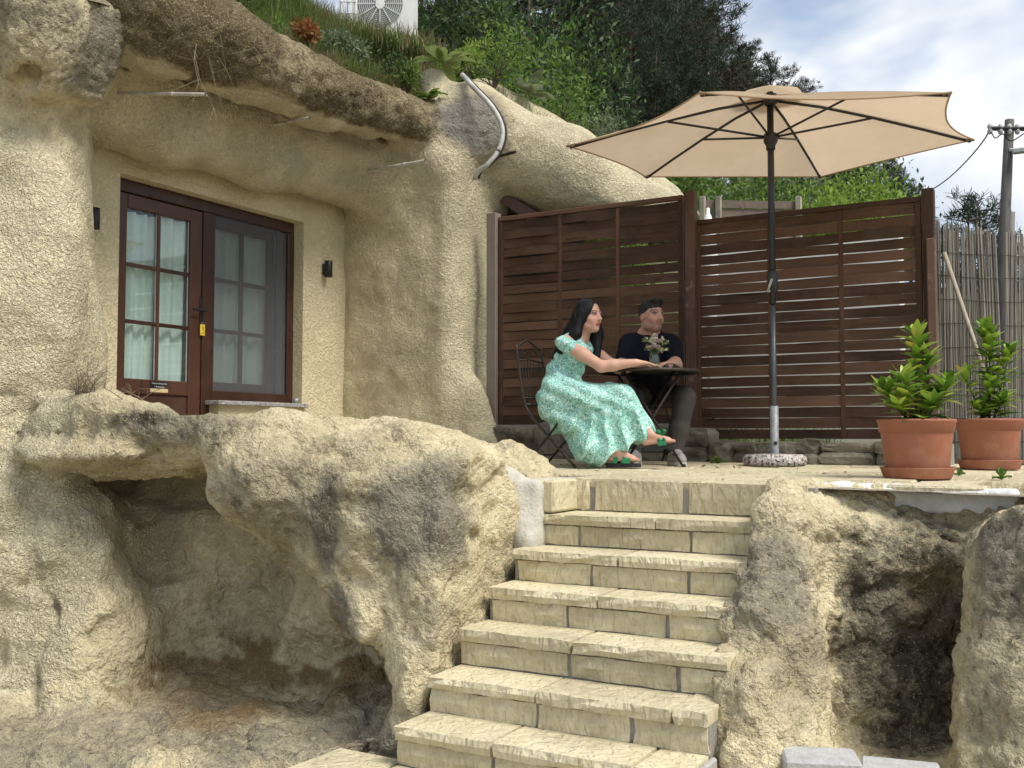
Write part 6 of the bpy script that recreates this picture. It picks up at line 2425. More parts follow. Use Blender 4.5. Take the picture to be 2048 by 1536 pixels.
V = [aq(a, b, z) for a in (-0.35, 0.30) for b in (0, 0.28) for z in (-0.31, 0.30)]
mk('casing', V, [(0, 1, 3, 2), (4, 6, 7, 5), (0, 4, 5, 1), (2, 3, 7, 6), (0, 2, 6, 4), (1, 5, 7, 3)], M['white_plastic'], ac)
M['grille_grey'] = plain('grille_grey', (0.22, 0.23, 0.23), 0.6)
V, Fc = lathe_vf([(0, 0), (0.235, 0)], 36)
V = [aq(-0.06 + v[0], -0.004, 0.02 + v[1]) for v in V]
fan = mk('fan_opening', V, Fc, M['grille_grey'], ac)
V, Fc = lathe_vf([(0, 0.02), (0.045, 0.018), (0.05, 0)], 20)
mk('fan_hub', [aq(-0.06 + v[0], -0.006 - v[2], 0.02 + v[1] * 1.3) for v in V], Fc, M['white_plastic'], fan)
gr = MB()
for k_ in range(12):
    a = k_ * math.pi / 6
    gr.tube([aq(-0.06 + 0.05 * math.cos(a), -0.016, 0.02 + 0.05 * math.sin(a)), aq(-0.06 + 0.235 * math.cos(a), -0.012, 0.02 + 0.235 * math.sin(a))], 0.005, 5)
for r_ in np.linspace(0.07, 0.235, 9):
    gr.tube([aq(-0.06 + r_ * math.cos(a), -0.014, 0.02 + r_ * math.sin(a)) for a in np.linspace(0, 2 * math.pi, 33)], 0.0028, 4, False)
gr.build('fan_grille', M['white_plastic'], fan)
ft = MB()
for a in (-0.28, 0.22):
    ft.add([aq(a + dx, b, z) for dx in (-0.03, 0.03) for b in (0.02, 0.26) for z in (-1.0, -0.31)], [(0, 1, 3, 2), (4, 6, 7, 5), (0, 4, 5, 1), (2, 3, 7, 6), (0, 2, 6, 4), (1, 5, 7, 3)])
ft.build('stand', M['grille_grey'], ac)
tq = P(697, 5, 10.2)
trl = thing('white_trellis', 'white lattice frame left of the air conditioner', 'trellis', tq - UP * 0.9)
for a in (-0.075, 0.0, 0.07):
    V, Fc = box_vf(tq + RIGHT * a - [0.014, 0.014, 0.9], tq + RIGHT * a + [0.014, 0.014, 0.35], 0.003)
    mk('upright', V, Fc, M['white_plastic'], trl)
for z_ in (-0.12, 0.0, 0.12, 0.24):
    V, Fc = tube_vf([tq - RIGHT * 0.08 + UP * z_ - FWD * 0.016, tq + RIGHT * 0.08 + UP * z_ - FWD * 0.016], 0.007, 5)
    mk('crossbar', V, Fc, M['white_plastic'], trl)

# concrete blocks at the foot of the right bank
M['concrete'] = grey_stone('concrete', (0.40, 0.40, 0.39), (0.48, 0.48, 0.46))
M['concrete'] = mortar('concrete', (0.50, 0.50, 0.485))
for (px_, py_, D_, yaw, lab) in ((1640, 1508, 4.10, ALPHA - 0.16, 'left grey concrete block at the foot of the recess'), (1800, 1532, 4.02, ALPHA - 0.34, 'right grey concrete block, leaning against the other')):
    c = P(px_, py_, D_)
    W, Fc = box_vf((-0.145, -0.10, -0.26), (0.145, 0.10, 0.0), 0.010)
    ca_, sa_ = math.cos(yaw), math.sin(yaw)
    W = [(c[0] + ca_ * v[0] - sa_ * v[1], c[1] + sa_ * v[0] + ca_ * v[1], c[2] + v[2]) for v in W]
    tag(mk('concrete_block', W, Fc, M['concrete']), lab, 'block', 'concrete blocks by the recess')

# small things on the terrace
rg = np.random.default_rng(3)
n_ = 60
lx = rg.uniform(-4.4, -0.9, n_)
ly = rg.uniform(5.5, 7.85, n_)
cen = np.stack([lx, ly, np.array([TZ(a, b) + 0.006 for a, b in zip(lx, ly)])], 1)
V, Q = leaves_vf(cen, np.tile([0.0, 0.0, 0.05], (n_, 1)), 0.06, 0.022, rg)
V[:, 2] = np.maximum(V[:, 2] * 0.3 + np.repeat(cen[:, 2], 4) * 0.7, np.repeat(cen[:, 2], 4))
tag(mk('fallen_leaves', V, Q, M['leaf_dark']), 'dry fallen leaves scattered on the terrace paving', None, None, 'stuff')
for (px_, py_, D_, L_, lab) in ((1527, 893, 7.75, 0.10, 'small green weed left of the parasol base sleeve'), (1436, 905, 7.8, 0.09, 'tiny weed growing at the foot of the stone wall'), (1918, 945, 6.2, 0.06, 'small green sprout on the paving between the two pots'), (2003, 965, 5.8, 0.10, 'pale grass sprout in the gravel at the right edge')):
    b_ = P(px_, py_, D_)
    b_[2] = TZ(b_[0], b_[1])
    rosette('weed', lab, 'weed', b_, 10, L_, L_ * 0.3, M['leaf_mid'], px_, 1.3)
hs = MB()
hs.tube(spline([P(965, 898, 8.0), P(985, 906, 7.8), P(1005, 909, 7.6), P(1020, 910, 7.5)], 4), 0.010, 6)
ho = hs.build('red_hose', plain('red_rubber', (0.22, 0.04, 0.05), 0.5), None, True)
tag(ho, 'thin dark red hose lying beside the column foot', 'hose')


def twig_bush(name, label, base, n_, L_, seed, mat, spread=0.6, down=False):
    rr_ = random.Random(seed)
    m = MB()
    for k_ in range(n_):
        az = rr_.uniform(0, 6.283)
        d = np.array([math.cos(az) * spread, math.sin(az) * spread, -1.0 if down else 1.0])
        l_ = L_ * rr_.uniform(0.5, 1.1)
        p0 = np.array(base, float) + np.array([rr_.gauss(0, 0.03), rr_.gauss(0, 0.03), 0])
        pts = [p0]
        for j in range(4):
            d = d + np.array([rr_.gauss(0, 0.25), rr_.gauss(0, 0.25), rr_.gauss(0, 0.12) - (0.1 if not down else 0)])
            pts.append(pts[-1] + d / np.linalg.norm(d) * l_ / 4)
        m.tube(pts, [0.0030, 0.0026, 0.0020, 0.0015, 0.0008], 4, False)
        for j in (1, 2, 3):
            for s in range(2):
                e = pts[j] + np.array([rr_.gauss(0, 0.06), rr_.gauss(0, 0.06), rr_.uniform(-0.02, 0.08) * (-1 if down else 1)]) * L_ / 0.3
                m.tube([pts[j], e], [0.0016, 0.0007], 3, False)
    o = m.build(name, mat)
    return tag(o, label, 'twigs')


twig_bush('dry_twigs', 'dry thorny twigs growing where the ledge meets the pillar', P(165, 800, 5.75), 26, 0.26, 4, M['twig'])
twig_bush('dry_twigs', 'drooping dry stalk on the ledge in front of the door', P(262, 800, 5.65), 5, 0.16, 5, M['twig'], 1.1)
twig_bush('hanging_roots', 'thin bare twigs hanging over the dark rock brow', P(395, 45, 6.5), 5, 0.75, 6, M['twig'], 0.35, True)
twig_bush('hanging_roots', 'bare root tufts hanging from the grass edge above the brow', P(520, 70, 7.0), 7, 0.35, 7, M['twig'], 0.5, True)

# ------------------------------------------------------------------ people
def skin_material(name, c):
    t = NT(name)
    at = t.n('ShaderNodeAttribute', attribute_name='tint').outputs['Color']
    n_ = t.noise(30, 3)
    cc = t.mix(t.math('MULTIPLY', n_, 0.25), at, (0.55, 0.28, 0.20))
    return t.fin(cc, 0.5, t.bump(t.noise(140, 2), 0.08, 0.002), spec=0.35, **{'Subsurface Weight': 0.08, 'Subsurface Radius': (0.01, 0.004, 0.002), 'Subsurface Scale': 0.5})


M['skin'] = skin_material('skin', None)
t = NT('floral_dress')
uvw = t.n('ShaderNodeVectorMath', {0: t.co, 1: t.n('ShaderNodeVectorMath', {0: t.n('ShaderNodeTexNoise', {'Scale': 26.0, 'Detail': 2.0, 'Vector': t.co}).outputs['Color'], 'Scale': 0.05}, operation='SCALE').outputs[0]}, operation='ADD').outputs[0]
v1 = t.n('ShaderNodeTexVoronoi', {'Scale': 48.0, 'Vector': uvw})
v2 = t.n('ShaderNodeTexVoronoi', {'Scale': 64.0, 'Vector': uvw}, feature='DISTANCE_TO_EDGE')
n3 = t.noise(40, 3, 0.6, 1.0)
c = t.mix(t.ramp(v1.outputs['Distance'], [(0.28, 0.0), (0.45, 1.0)]), (0.70, 0.89, 0.83), (0.40, 0.72, 0.63))
c = t.mix(t.ramp(v2.outputs['Distance'], [(0.04, 0.8), (0.11, 0.0)]), c, (0.05, 0.22, 0.17))
c = t.mix(t.ramp(n3, [(0.57, 0.0), (0.63, 0.75)]), c, (0.07, 0.28, 0.21))
c = t.mix(t.ramp(n3, [(0.36, 0.8), (0.42, 0.0)]), c, (0.72, 0.86, 0.82))
M['dress'] = t.fin(c, 0.8, t.bump(t.noise(9, 4), 0.3, 0.02), spec=0.2)
t = NT('black_hair')
hn = t.noise(1.0, 3, 0.5, 0.3, t.map((140, 140, 5)))
M['hair'] = t.fin(t.mix(hn, (0.003, 0.003, 0.004), (0.010, 0.009, 0.010)), 0.5, t.bump(hn, 0.6, 0.006), spec=0.25)
M['short_hair'] = plain('short_hair', (0.010, 0.008, 0.007), 0.6, 0, 0.4, 120, 0.6)
t = NT('black_shirt')
M['shirt'] = t.fin(t.mix(t.noise(8, 3), (0.006, 0.007, 0.012), (0.012, 0.013, 0.020)), 0.85, t.bump(t.noise(7, 4), 0.5, 0.03), spec=0.15)
t = NT('trousers')
M['trousers'] = t.fin(t.mix(t.noise(11, 4), (0.050, 0.045, 0.040), (0.075, 0.068, 0.060)), 0.85, t.bump(t.noise(10, 4), 0.5, 0.02), spec=0.15)
M['green_strap'] = plain('green_strap', (0.012, 0.17, 0.065), 0.6, 0, 0.2, 30)
M['sole_black'] = plain('sole_black', (0.012, 0.012, 0.013), 0.6)
M['sneaker'] = plain('sneaker', (0.30, 0.29, 0.28), 0.7, 0, 0.25, 30, 0.3)
M['sneaker_sole'] = plain('sneaker_sole', (0.55, 0.54, 0.50), 0.6)


def yaw_of(fd):
    return math.atan2(-fd[0], fd[1])


def head(S, c, fd, k=0.02, s=1.0, jaw=1.0):
    """skull, face, nose, lips, ears and neck root on a sculpture"""
    c = np.array(c, float)
    f = RIGHT * fd[0] + FWD * fd[1]
    f /= np.linalg.norm(f)
    r_ = np.cross(f, UP)
    yw = yaw_of(f)

    def q(a, b, z):
        return c + r_ * a * s + f * b * s + UP * z * s
    S.ell(q(0, -0.012, 0.028), (0.074 * s, 0.096 * s, 0.095 * s), k, yaw=yw)
    S.ell(q(0, 0.026, -0.040), (0.058 * s * jaw, 0.068 * s, 0.082 * s), k, yaw=yw)
    S.ell(q(0, 0.062, -0.098), (0.026 * s * jaw, 0.022 * s, 0.020 * s), 0.02, yaw=yw)
    for sg in (-1, 1):
        S.ell(q(0.036 * sg, 0.055, -0.028), (0.026 * s, 0.024 * s, 0.026 * s), 0.02, yaw=yw)
        S.ell(q(0.050 * sg, 0.010, -0.075), (0.018 * s * jaw, 0.035 * s, 0.025 * s), 0.02, yaw=yw)
        S.ell(q(0.032 * sg, 0.096, 0.010), (0.016 * s, 0.012 * s, 0.010 * s), 0.012, op='s', yaw=yw)
        S.ell(q(0.032 * sg, 0.078, 0.010), (0.014 * s, 0.011 * s, 0.010 * s), 0.004, yaw=yw)
        S.ell(q(0.028 * sg, 0.078, 0.029), (0.018 * s, 0.009 * s, 0.007 * s), 0.012, yaw=yw)
        S.ell(q(0.076 * sg, -0.008, -0.010), (0.008 * s, 0.019 * s, 0.031 * s), 0.008, yaw=yw, roll=0.12 * sg)
    S.cone(q(0, 0.088, 0.018), q(0, 0.110, -0.026), 0.0085 * s, 0.012 * s, k=0.014)
    for sg in (-1, 1):
        S.ell(q(0.012 * sg, 0.098, -0.030), (0.009 * s, 0.010 * s, 0.007 * s), 0.008, yaw=yw)
    S.ell(q(0, 0.088, -0.058), (0.024 * s, 0.011 * s, 0.006 * s), 0.006, yaw=yw)
    S.ell(q(0, 0.086, -0.069), (0.021 * s, 0.011 * s, 0.007 * s), 0.006, yaw=yw)
    S.cone(q(0.022, 0.09, -0.0635), q(-0.022, 0.09, -0.0635), 0.002, k=0.006, op='s')
    return q


def face_tint(V, col, q, lips, brow_c, s=1.0, stubble=0.0):
    def near(p, r_):
        return np.linalg.norm(V - p, axis=1) < r_
    c = q(0, 0, 0)
    f = q(0, 1, 0) - c
    f /= np.linalg.norm(f)
    r_ = q(1, 0, 0) - c
    r_ /= np.linalg.norm(r_)
    a = (V - c) @ r_ / s
    b = (V - c) @ f / s
    z = (V - c)[:, 2] / s
    hd = (np.linalg.norm(V - c, axis=1) < 0.16 * s)
    fr = hd & (b > 0.05)
    if stubble:
        m = fr & (z < -0.045) & (z > -0.125)
        m2 = hd & (b > -0.01) & (z < -0.05) & (z > -0.12) & (np.abs(a) > 0.03)
        col[m | m2] = col[m | m2] * (1 - stubble) + np.array([0.10, 0.065, 0.05]) * stubble
        m = fr & (np.abs(a) < 0.028) & (np.abs(z + 0.047) < 0.007) & (b > 0.075)
        col[m] = col[m] * 0.45
        m = fr & (np.abs(a) < 0.014) & (z < -0.085) & (z > -0.115) & (b > 0.06)
        col[m] = col[m] * 0.5
    # cheeks
    for sg in (-1, 1):
        w = np.exp(-(((a - 0.04 * sg) / 0.02) ** 2 + ((z + 0.03) / 0.02) ** 2)) * (b > 0.02) * hd
        col += (np.array([0.06, -0.03, -0.02]) * w[:, None])
    m = fr & (np.abs(a) < 0.025) & (((a / 0.026) ** 2 + ((z + 0.0635) / 0.0125) ** 2) < 1) & (b > 0.07)
    col[m] = lips
    for sg in (-1, 1):
        x_ = (a - 0.033 * sg)
        m = fr & (((x_ / 0.015) ** 2 + ((z - 0.010) / 0.0075) ** 2) < 1)
        col[m] = (0.30, 0.27, 0.25)
        m = fr & (((x_ / 0.0075) ** 2 + ((z - 0.0105) / 0.0075) ** 2) < 1)
        col[m] = (0.015, 0.010, 0.008)
        m = fr & (np.abs(x_) < 0.018) & (np.abs(z - 0.0185 + 18 * x_ * x_) < 0.0035)
        col[m] = (0.02, 0.014, 0.012)
        m = fr & (np.abs(x_) < 0.024) & (np.abs(z - 0.0345 + 14 * (x_ * 1.0) ** 2) < 0.0045)
        col[m] = brow_c
    return col


def hand(S, wrist, along, palm_n, side, s=1.0, curl=0.25, k=0.006):
    """palm, four unequal bent fingers and a thumb; along = to the fingertips, palm_n = out of the palm, side = towards the thumb"""
    w = np.array(wrist, float)
    a = np.array(along, float) / np.linalg.norm(along)
    n_ = np.array(palm_n, float) / np.linalg.norm(palm_n)
    d = np.array(side, float) / np.linalg.norm(side)
    for o in (-0.026, -0.009, 0.009, 0.026):
        S.cone(w + a * 0.012 * s, w + (a * 0.085 + d * o) * s, 0.019 * s, 0.0125 * s, k=0.012)
    for i, (o, L) in enumerate(((0.030, 0.070), (0.011, 0.080), (-0.009, 0.074), (-0.028, 0.058))):
        b0 = w + (a * 0.083 + d * o) * s
        b1 = b0 + (a * math.cos(curl * 0.4) + n_ * math.sin(curl * 0.4) + d * o * 1.5) * L * 0.45 * s
        b2 = b1 + (a * math.cos(curl * 1.5) + n_ * math.sin(curl * 1.5)) * L * 0.33 * s
        b3 = b2 + (a * math.cos(curl * 2.4) + n_ * math.sin(curl * 2.4)) * L * 0.26 * s
        S.cone(b0, b1, 0.0095 * s, 0.0088 * s, k=k)
        S.cone(b1, b2, 0.0088 * s, 0.008 * s, k=0.003)
        S.cone(b2, b3, 0.008 * s, 0.0065 * s, k=0.003)
    t0 = w + (a * 0.025 + d * 0.024) * s
    t1 = t0 + (a * 0.6 + d * 0.75 + n_ * 0.2) * 0.040 * s
    t2 = t1 + (a * 0.92 + d * 0.25 + n_ * 0.25) * 0.030 * s
    S.cone(t0, t1, 0.0135 * s, 0.0105 * s, k=0.010)
    S.cone(t1, t2, 0.010 * s, 0.0075 * s, k=0.004)


def finish_body(name, S, mat, parent, col_fn=None):
    V, Q = S.mesh()
    o = mk(name, V, Q, mat, parent, True)
    if col_fn is not None:
        point_attr(o.data, 'tint', np.clip(col_fn(V), 0.003, 1))
    return o


def bounds(pts, m):
    p = np.array(pts)
    return p.min(0) - m, p.max(0) + m


# ---------------- woman
wf = RIGHT * 0.87 - FWD * 0.49
wl_ = np.cross(UP, wf)                                    # her left
wbase = C(0.42, 7.25, 0)
wz = TZ(wbase[0], wbase[1])
woman = thing('person', 'smiling person with long black hair in a mint green floral dress, seated', 'person', (wbase[0], wbase[1], wz), 'couple at the table')
H = P(1178, 633, 7.30)
NK = P(1160, 672, 7.34)
CH = P(1147, 705, 7.35)
PV = P(1124, 787, 7.37)
shR, shL = CH - wl_ * 0.150 + UP * 0.055, CH + wl_ * 0.150 + UP * 0.055
elR, wrR = P(1203, 733, 7.06), P(1271, 729, 7.02)
elL, wrL = P(1236, 736, 7.42), P(1283, 730, 7.30)
wrR[2] = TTOP + 0.028
wrL[2] = TTOP + 0.030
kn1, an1 = P(1237, 805, 7.06), P(1232, 912, 7.02)
an1[2] = wz + 0.122
kn2, an2 = P(1248, 792, 7.12), P(1300, 868, 6.98)
allp = [H + UP * 0.15, H - UP * 0.2, PV, shR, shL, elR, wrR + RIGHT * 0.22, wrL + RIGHT * 0.2, kn1, an1 - UP * 0.1, an2 + RIGHT * 0.2, CH, PV - FWD * 0.1, PV + FWD * 0.2]
lo, hi = bounds(allp, 0.13)
S = Sculpt(lo, hi, 0.0068)
qw = head(S, H, (0.70, -0.71), 0.02, 0.98, 0.92)
S.cone(qw(0, -0.022, -0.06), NK, 0.047, 0.050, k=0.03)
S.cone(NK, CH, 0.055, 0.088, k=0.04)
S.cone(NK - UP * 0.01, shR, 0.045, 0.052, k=0.04)
S.cone(NK - UP * 0.01, shL, 0.045, 0.052, k=0.04)
S.cone(CH, PV, 0.085, 0.10, k=0.04)
for sh, el, wr in ((shR, elR, wrR), (shL, elL, wrL)):
    md = sh * 0.5 + el * 0.5
    S.cone(sh, md, 0.046, 0.046, k=0.03)
    S.cone(md, el, 0.046, 0.038, k=0.03)
    m2 = el * 0.65 + wr * 0.35
    S.cone(el, m2, 0.041, 0.040, k=0.02)
    S.cone(m2, wr, 0.040, 0.026, k=0.02)
hand(S, wrR, RIGHT * 0.95 + FWD * 0.30 - UP * 0.02, -UP, FWD, 0.92, 0.22)
hand(S, wrL, RIGHT * 0.95 + FWD * 0.05, -UP, -FWD, 0.92, 0.25)
for hp_, kn, an in ((PV - wl_ * 0.08, kn1, an1), (PV + wl_ * 0.08, kn2, an2)):
    S.cone(hp_, kn - wf * 0.03, 0.050, 0.034, k=0.03)
    cm = kn * 0.6 + an * 0.4
    S.cone(kn - wf * 0.03, cm, 0.034, 0.040, k=0.02)
    S.cone(cm, an, 0.040, 0.030, k=0.02)


def foot(S, an, toe_dir, s=1.0):
    d = np.array(toe_dir, float)
    d /= np.linalg.norm(d)
    sd = np.cross(d, UP)
    sd /= np.linalg.norm(sd)
    up = np.cross(sd, d)
    heel = an - up * 0.055 * s - d * 0.035 * s
    ball = an - up * 0.062 * s + d * 0.125 * s
    S.cone(an, heel, 0.030 * s, 0.026 * s, k=0.02)
    S.cone(an, ball, 0.032 * s, 0.022 * s, k=0.025)
    S.cone(heel, ball, 0.026 * s, 0.024 * s, k=0.02)
    toes = []
    for i, (o, L, r_) in enumerate(((0.026, 0.048, 0.0125), (0.010, 0.046, 0.009), (-0.004, 0.040, 0.0085), (-0.017, 0.033, 0.008), (-0.029, 0.024, 0.0075))):
        b = ball + sd * o * s
        tip = b + d * L * s - up * 0.004
        S.cone(b, tip, r_ * 1.1 * s, r_ * s, k=0.006)
        toes.append(tip)
    return d, sd, up, toes


td1 = foot(S, an1, RIGHT * 0.93 - FWD * 0.37, 0.95)
td2 = foot(S, an2, RIGHT * 0.93 - FWD * 0.35 + UP * 0.10, 0.95)
toes = td1[3] + td2[3]


def wcol(V):
    col = np.tile(np.array([0.62, 0.37, 0.27]), (len(V), 1))
    col = col * (1 + 0.06 * fbm(V, 14, 3, 5))[:, None]
    col = face_tint(V, col, qw, (0.33, 0.045, 0.045), np.array([0.015, 0.011, 0.010]), 0.98)
    for tp in toes:
        col[np.linalg.norm(V - (tp + UP * 0.006 + RIGHT * 0.004), axis=1) < 0.0095] = (0.45, 0.012, 0.02)
    return col


wb = finish_body('body', S, M['skin'], woman, wcol)

# dress
lo, hi = bounds([P(1080, 930, 7.2), P(1080, 930, 7.6), P(1330, 930, 6.9), P(1200, 650, 7.3), P(1330, 850, 7.3), P(1100, 940, 6.9)], 0.12)
S = Sculpt(lo, hi, 0.0078)
S.cone(P(1127, 752, 7.37), P(1146, 706, 7.35), 0.118, 0.122, k=0.06)
S.ell(P(1158, 704, 7.26), (0.075, 0.085, 0.075), 0.05)
S.ell(P(1170, 706, 7.40), (0.070, 0.075, 0.075), 0.05)
S.cone(CH + UP * 0.05, shR + UP * 0.0, 0.085, 0.052, k=0.05)
S.cone(CH + UP * 0.05, shL + UP * 0.0, 0.085, 0.052, k=0.05)
S.cone(shR, shR * 0.80 + elR * 0.20, 0.056, 0.056, k=0.03)
S.cone(shL, shL * 0.80 + elL * 0.20, 0.056, 0.056, k=0.03)
S.cone(P(1126, 748, 7.37), P(1120, 800, 7.37), 0.118, 0.172, k=0.05)
S.cone(P(1122, 803, 7.30), P(1240, 795, 7.10), 0.150, 0.088, k=0.06)
S.cone(P(1128, 806, 7.46), P(1246, 792, 7.16), 0.145, 0.085, k=0.06)
S.cone(P(1102, 815, 7.38), P(1120, 850, 7.34), 0.060, 0.07, k=0.06)
S.cone(P(1092, 812, 7.22), P(1150, 848, 7.10), 0.055, 0.075, k=0.06)
S.cone(P(1112, 780, 7.22), P(1175, 800, 7.10), 0.10, 0.11, k=0.08)
S.cone(P(1140, 838, 7.30), P(1200, 905, 7.06), 0.125, 0.095, k=0.07)
S.cone(P(1200, 815, 7.18), P(1226, 912, 7.02), 0.125, 0.080, k=0.07)
S.cone(P(1246, 800, 7.10), P(1296, 866, 6.99), 0.088, 0.056, k=0.05)
S.cone(P(1222, 812, 7.14), P(1262, 886, 7.01), 0.105, 0.072, k=0.07)
S.cone(P(1165, 868, 7.22), P(1178, 932, 7.10), 0.085, 0.045, k=0.07)
S.cone(P(1185, 900, 7.08), P(1205, 935, 7.04), 0.085, 0.060, k=0.06)
# open neckline, arm holes, hem
S.ell(qw(0, 0.03, -0.175), (0.075, 0.075, 0.055), 0.02, op='s')
hp0 = P(1172, 940, 7.05)
S.plane(hp0, RIGHT * 0.47 - UP * 0.88, 0.02, 'i')
S.plane(np.array([0, 0, wz + 0.008]), -UP, 0.02, 'i')
# folds run from lap to hem
idx = np.nonzero(np.abs(S.F) < 0.05)
p = np.stack([S.ax[i][idx[i]] for i in range(3)], 1)
rel = p - P(1215, 790, 7.15)
ang = np.arctan2(rel @ RIGHT, -rel[:, 2] + 0.25)
wgt = np.clip((P(1200, 800, 7.2)[2] - p[:, 2]) / 0.25, 0, 1)
fw = np.sin(ang * 15 + 6 * (p @ FWD) + 1.8 * fbm(p, 4, 2, 9))
fold = (np.abs(fw) * 1.6 - 0.8) * 0.026 * wgt
cross = np.sin((rel @ RIGHT) * 30 + rel[:, 2] * 55 + 2 * fbm(p, 5, 2, 29)) * 0.006 * (1 - wgt)
gather = fbm(p * np.array([1, 1, 0.45]), 12, 3, 19) * (0.004 + 0.009 * wgt)
S.F[idx] += (fold + gather + cross).astype(np.float32)
finish_body('dress', S, M['dress'], woman)

# hair
lo, hi = bounds([H, P(1095, 725, 7.3), P(1215, 715, 7.45), P(1180, 590, 7.2), H - FWD * 0.1, H + FWD * 0.15], 0.09)
S = Sculpt(lo, hi, 0.0065)
yw = yaw_of(RIGHT * 0.70 - FWD * 0.71)
S.ell(qw(0, -0.022, 0.030), (0.085, 0.098, 0.102), 0.02, yaw=yw)
S.ell(qw(0, 0.118, -0.045), (0.062, 0.10, 0.118), 0.012, op='s', yaw=yw)
S.cone(qw(0, -0.065, 0.0), P(1130, 688, 7.36), 0.075, 0.055, k=0.04)
S.cone(P(1130, 688, 7.36), P(1108, 716, 7.34), 0.055, 0.022, k=0.03)
S.cone(qw(0.070, -0.012, 0.01), P(1152, 668, 7.24), 0.034, 0.036, k=0.03)
S.cone(P(1152, 668, 7.24), P(1122, 700, 7.25), 0.036, 0.030, k=0.03)
S.cone(qw(-0.072, 0.0, 0.02), P(1192, 668, 7.42), 0.034, 0.050, k=0.03)
S.cone(P(1192, 668, 7.42), P(1194, 722, 7.34), 0.050, 0.022, k=0.03)
S.rough(0.006, 18, 3, 5, 0.05, stretch=(1, 1, 0.25))
finish_body('hair', S, M['hair'], woman)


def sandal(an, td, s, parent, bow):
    d, sd, up = td[0], td[1], td[2]
    c0 = an - up * 0.092 * s
    o = MB()
    out_ = []
    for q, w in ((-0.070, 0.020), (-0.055, 0.030), (0.0, 0.031), (0.07, 0.034), (0.13, 0.040), (0.165, 0.034), (0.182, 0.014)):
        out_.append((q, w))
    ring = [c0 + d * q * s + sd * w * s for q, w in out_] + [c0 + d * q * s - sd * w * s for q, w in reversed(out_)]
    n_ = len(ring)
    V = ring + [p - up * 0.028 * s for p in ring]
    Fc = [list(range(n_))[::-1], list(range(n_, 2 * n_))] + [[i, (i + 1) % n_, n_ + (i + 1) % n_, n_ + i] for i in range(n_)]
    sole = mk('sandal', V, Fc, M['sole_black'], parent)
    for q0, q1, r_ in ((0.055, 0.115, 0.046), (-0.01, 0.02, 0.040)) if not bow else ((0.055, 0.120, 0.046),):
        V, Fc = [], []
        for j in range(11):
            a = math.pi * j / 10
            for q in (q0, q1):
                V.append(c0 + d * q * s + sd * math.cos(a) * 0.043 * s + up * (math.sin(a) * (0.062 if q < 0.1 else 0.050) * s))
        for j in range(10):
            Fc.append((2 * j, 2 * j + 1, 2 * j + 3, 2 * j + 2))
        mk('strap', V, Fc, M['green_strap'], sole, True)
    if bow:
        S_ = Sculpt(*bounds([c0 + up * 0.07 + d * 0.09], 0.10), 0.006)
        k0 = c0 + d * 0.085 * s + up * 0.066 * s
        for sg in (-1, 1):
            S_.cone(k0, k0 + d * 0.020 * sg + up * 0.034 + sd * 0.012, 0.007, 0.016, k=0.006)
            S_.cone(k0, k0 + d * 0.018 * sg - up * 0.02 + sd * 0.03, 0.006, 0.010, k=0.006)
        V, Q = S_.mesh()
        mk('bow', V, Q, M['green_strap'], sole, True)


sandal(an1, td1, 0.95, woman, False)
sandal(an2, td2, 0.95, woman, True)

# ---------------- man
mf = RIGHT * 0.25 - FWD * 0.97
ml = np.cross(UP, mf)
mbase = C(1.10, 7.8, 0)
mz = TZ(mbase[0], mbase[1])
man = thing('person', 'person with short dark hair in a black shirt seated behind the table', 'person', (mbase[0], mbase[1], mz), 'couple at the table')
H2 = P(1303, 632, 7.72)
NK2 = P(1297, 672, 7.80)
CH2 = P(1300, 712, 7.84)
PV2 = P(1302, 782, 7.95)
sA, sB = P(1261, 690, 7.84), P(1341, 691, 7.80)      # image-left, image-right shoulder
eA, wA = P(1243, 724, 7.66), P(1266, 724, 7.50)
eB, wB = P(1352, 730, 7.60), P(1330, 730, 7.44)
for w_ in (wA, wB):
    w_[2] = TTOP + 0.034
eA[2] = TTOP + 0.055
eB[2] = TTOP + 0.050
k1, a1 = P(1369, 795, 7.52), P(1350, 903, 7.46)
k2, a2 = P(1262, 797, 7.50), P(1268, 903, 7.40)
hpA, hpB = PV2 - RIGHT * 0.09, PV2 + RIGHT * 0.09
lo, hi = bounds([H2 + UP * 0.14, sA, sB, eA, eB, wA - FWD * 0.2, wB - FWD * 0.2, PV2, k1, k2, a1 - UP * 0.05, a2 - UP * 0.05], 0.13)
S = Sculpt(lo, hi, 0.0068)
qm = head(S, H2, (0.52, -0.85), 0.02, 1.04, 0.98)
S.cone(qm(0, -0.02, -0.06), NK2, 0.058, 0.062, k=0.03)
S.cone(NK2, CH2, 0.07, 0.13, k=0.05)
S.cone(NK2, sA, 0.05, 0.06, k=0.05)
S.cone(NK2, sB, 0.05, 0.06, k=0.05)
S.cone(CH2, PV2, 0.13, 0.13, k=0.05)
for sh, el, wr in ((sA, eA, wA), (sB, eB, wB)):
    S.cone(sh, el, 0.058, 0.045, k=0.03)
    m2 = el * 0.6 + wr * 0.4
    S.cone(el, m2, 0.046, 0.043, k=0.02)
    S.cone(m2, wr, 0.043, 0.030, k=0.02)
hand(S, wA, RIGHT * 0.80 - FWD * 0.60, -UP, RIGHT * 0.6 + FWD * 0.8, 1.05, 0.35)
hand(S, wB, -RIGHT * 0.85 - FWD * 0.5, -UP, -RIGHT * 0.5 + FWD * 0.85, 1.05, 0.30)
for hp_, kn, an in ((hpB, k1, a1), (hpA, k2, a2)):
    S.cone(hp_, kn, 0.08, 0.05, k=0.03)
    S.cone(kn, an, 0.048, 0.035, k=0.02)


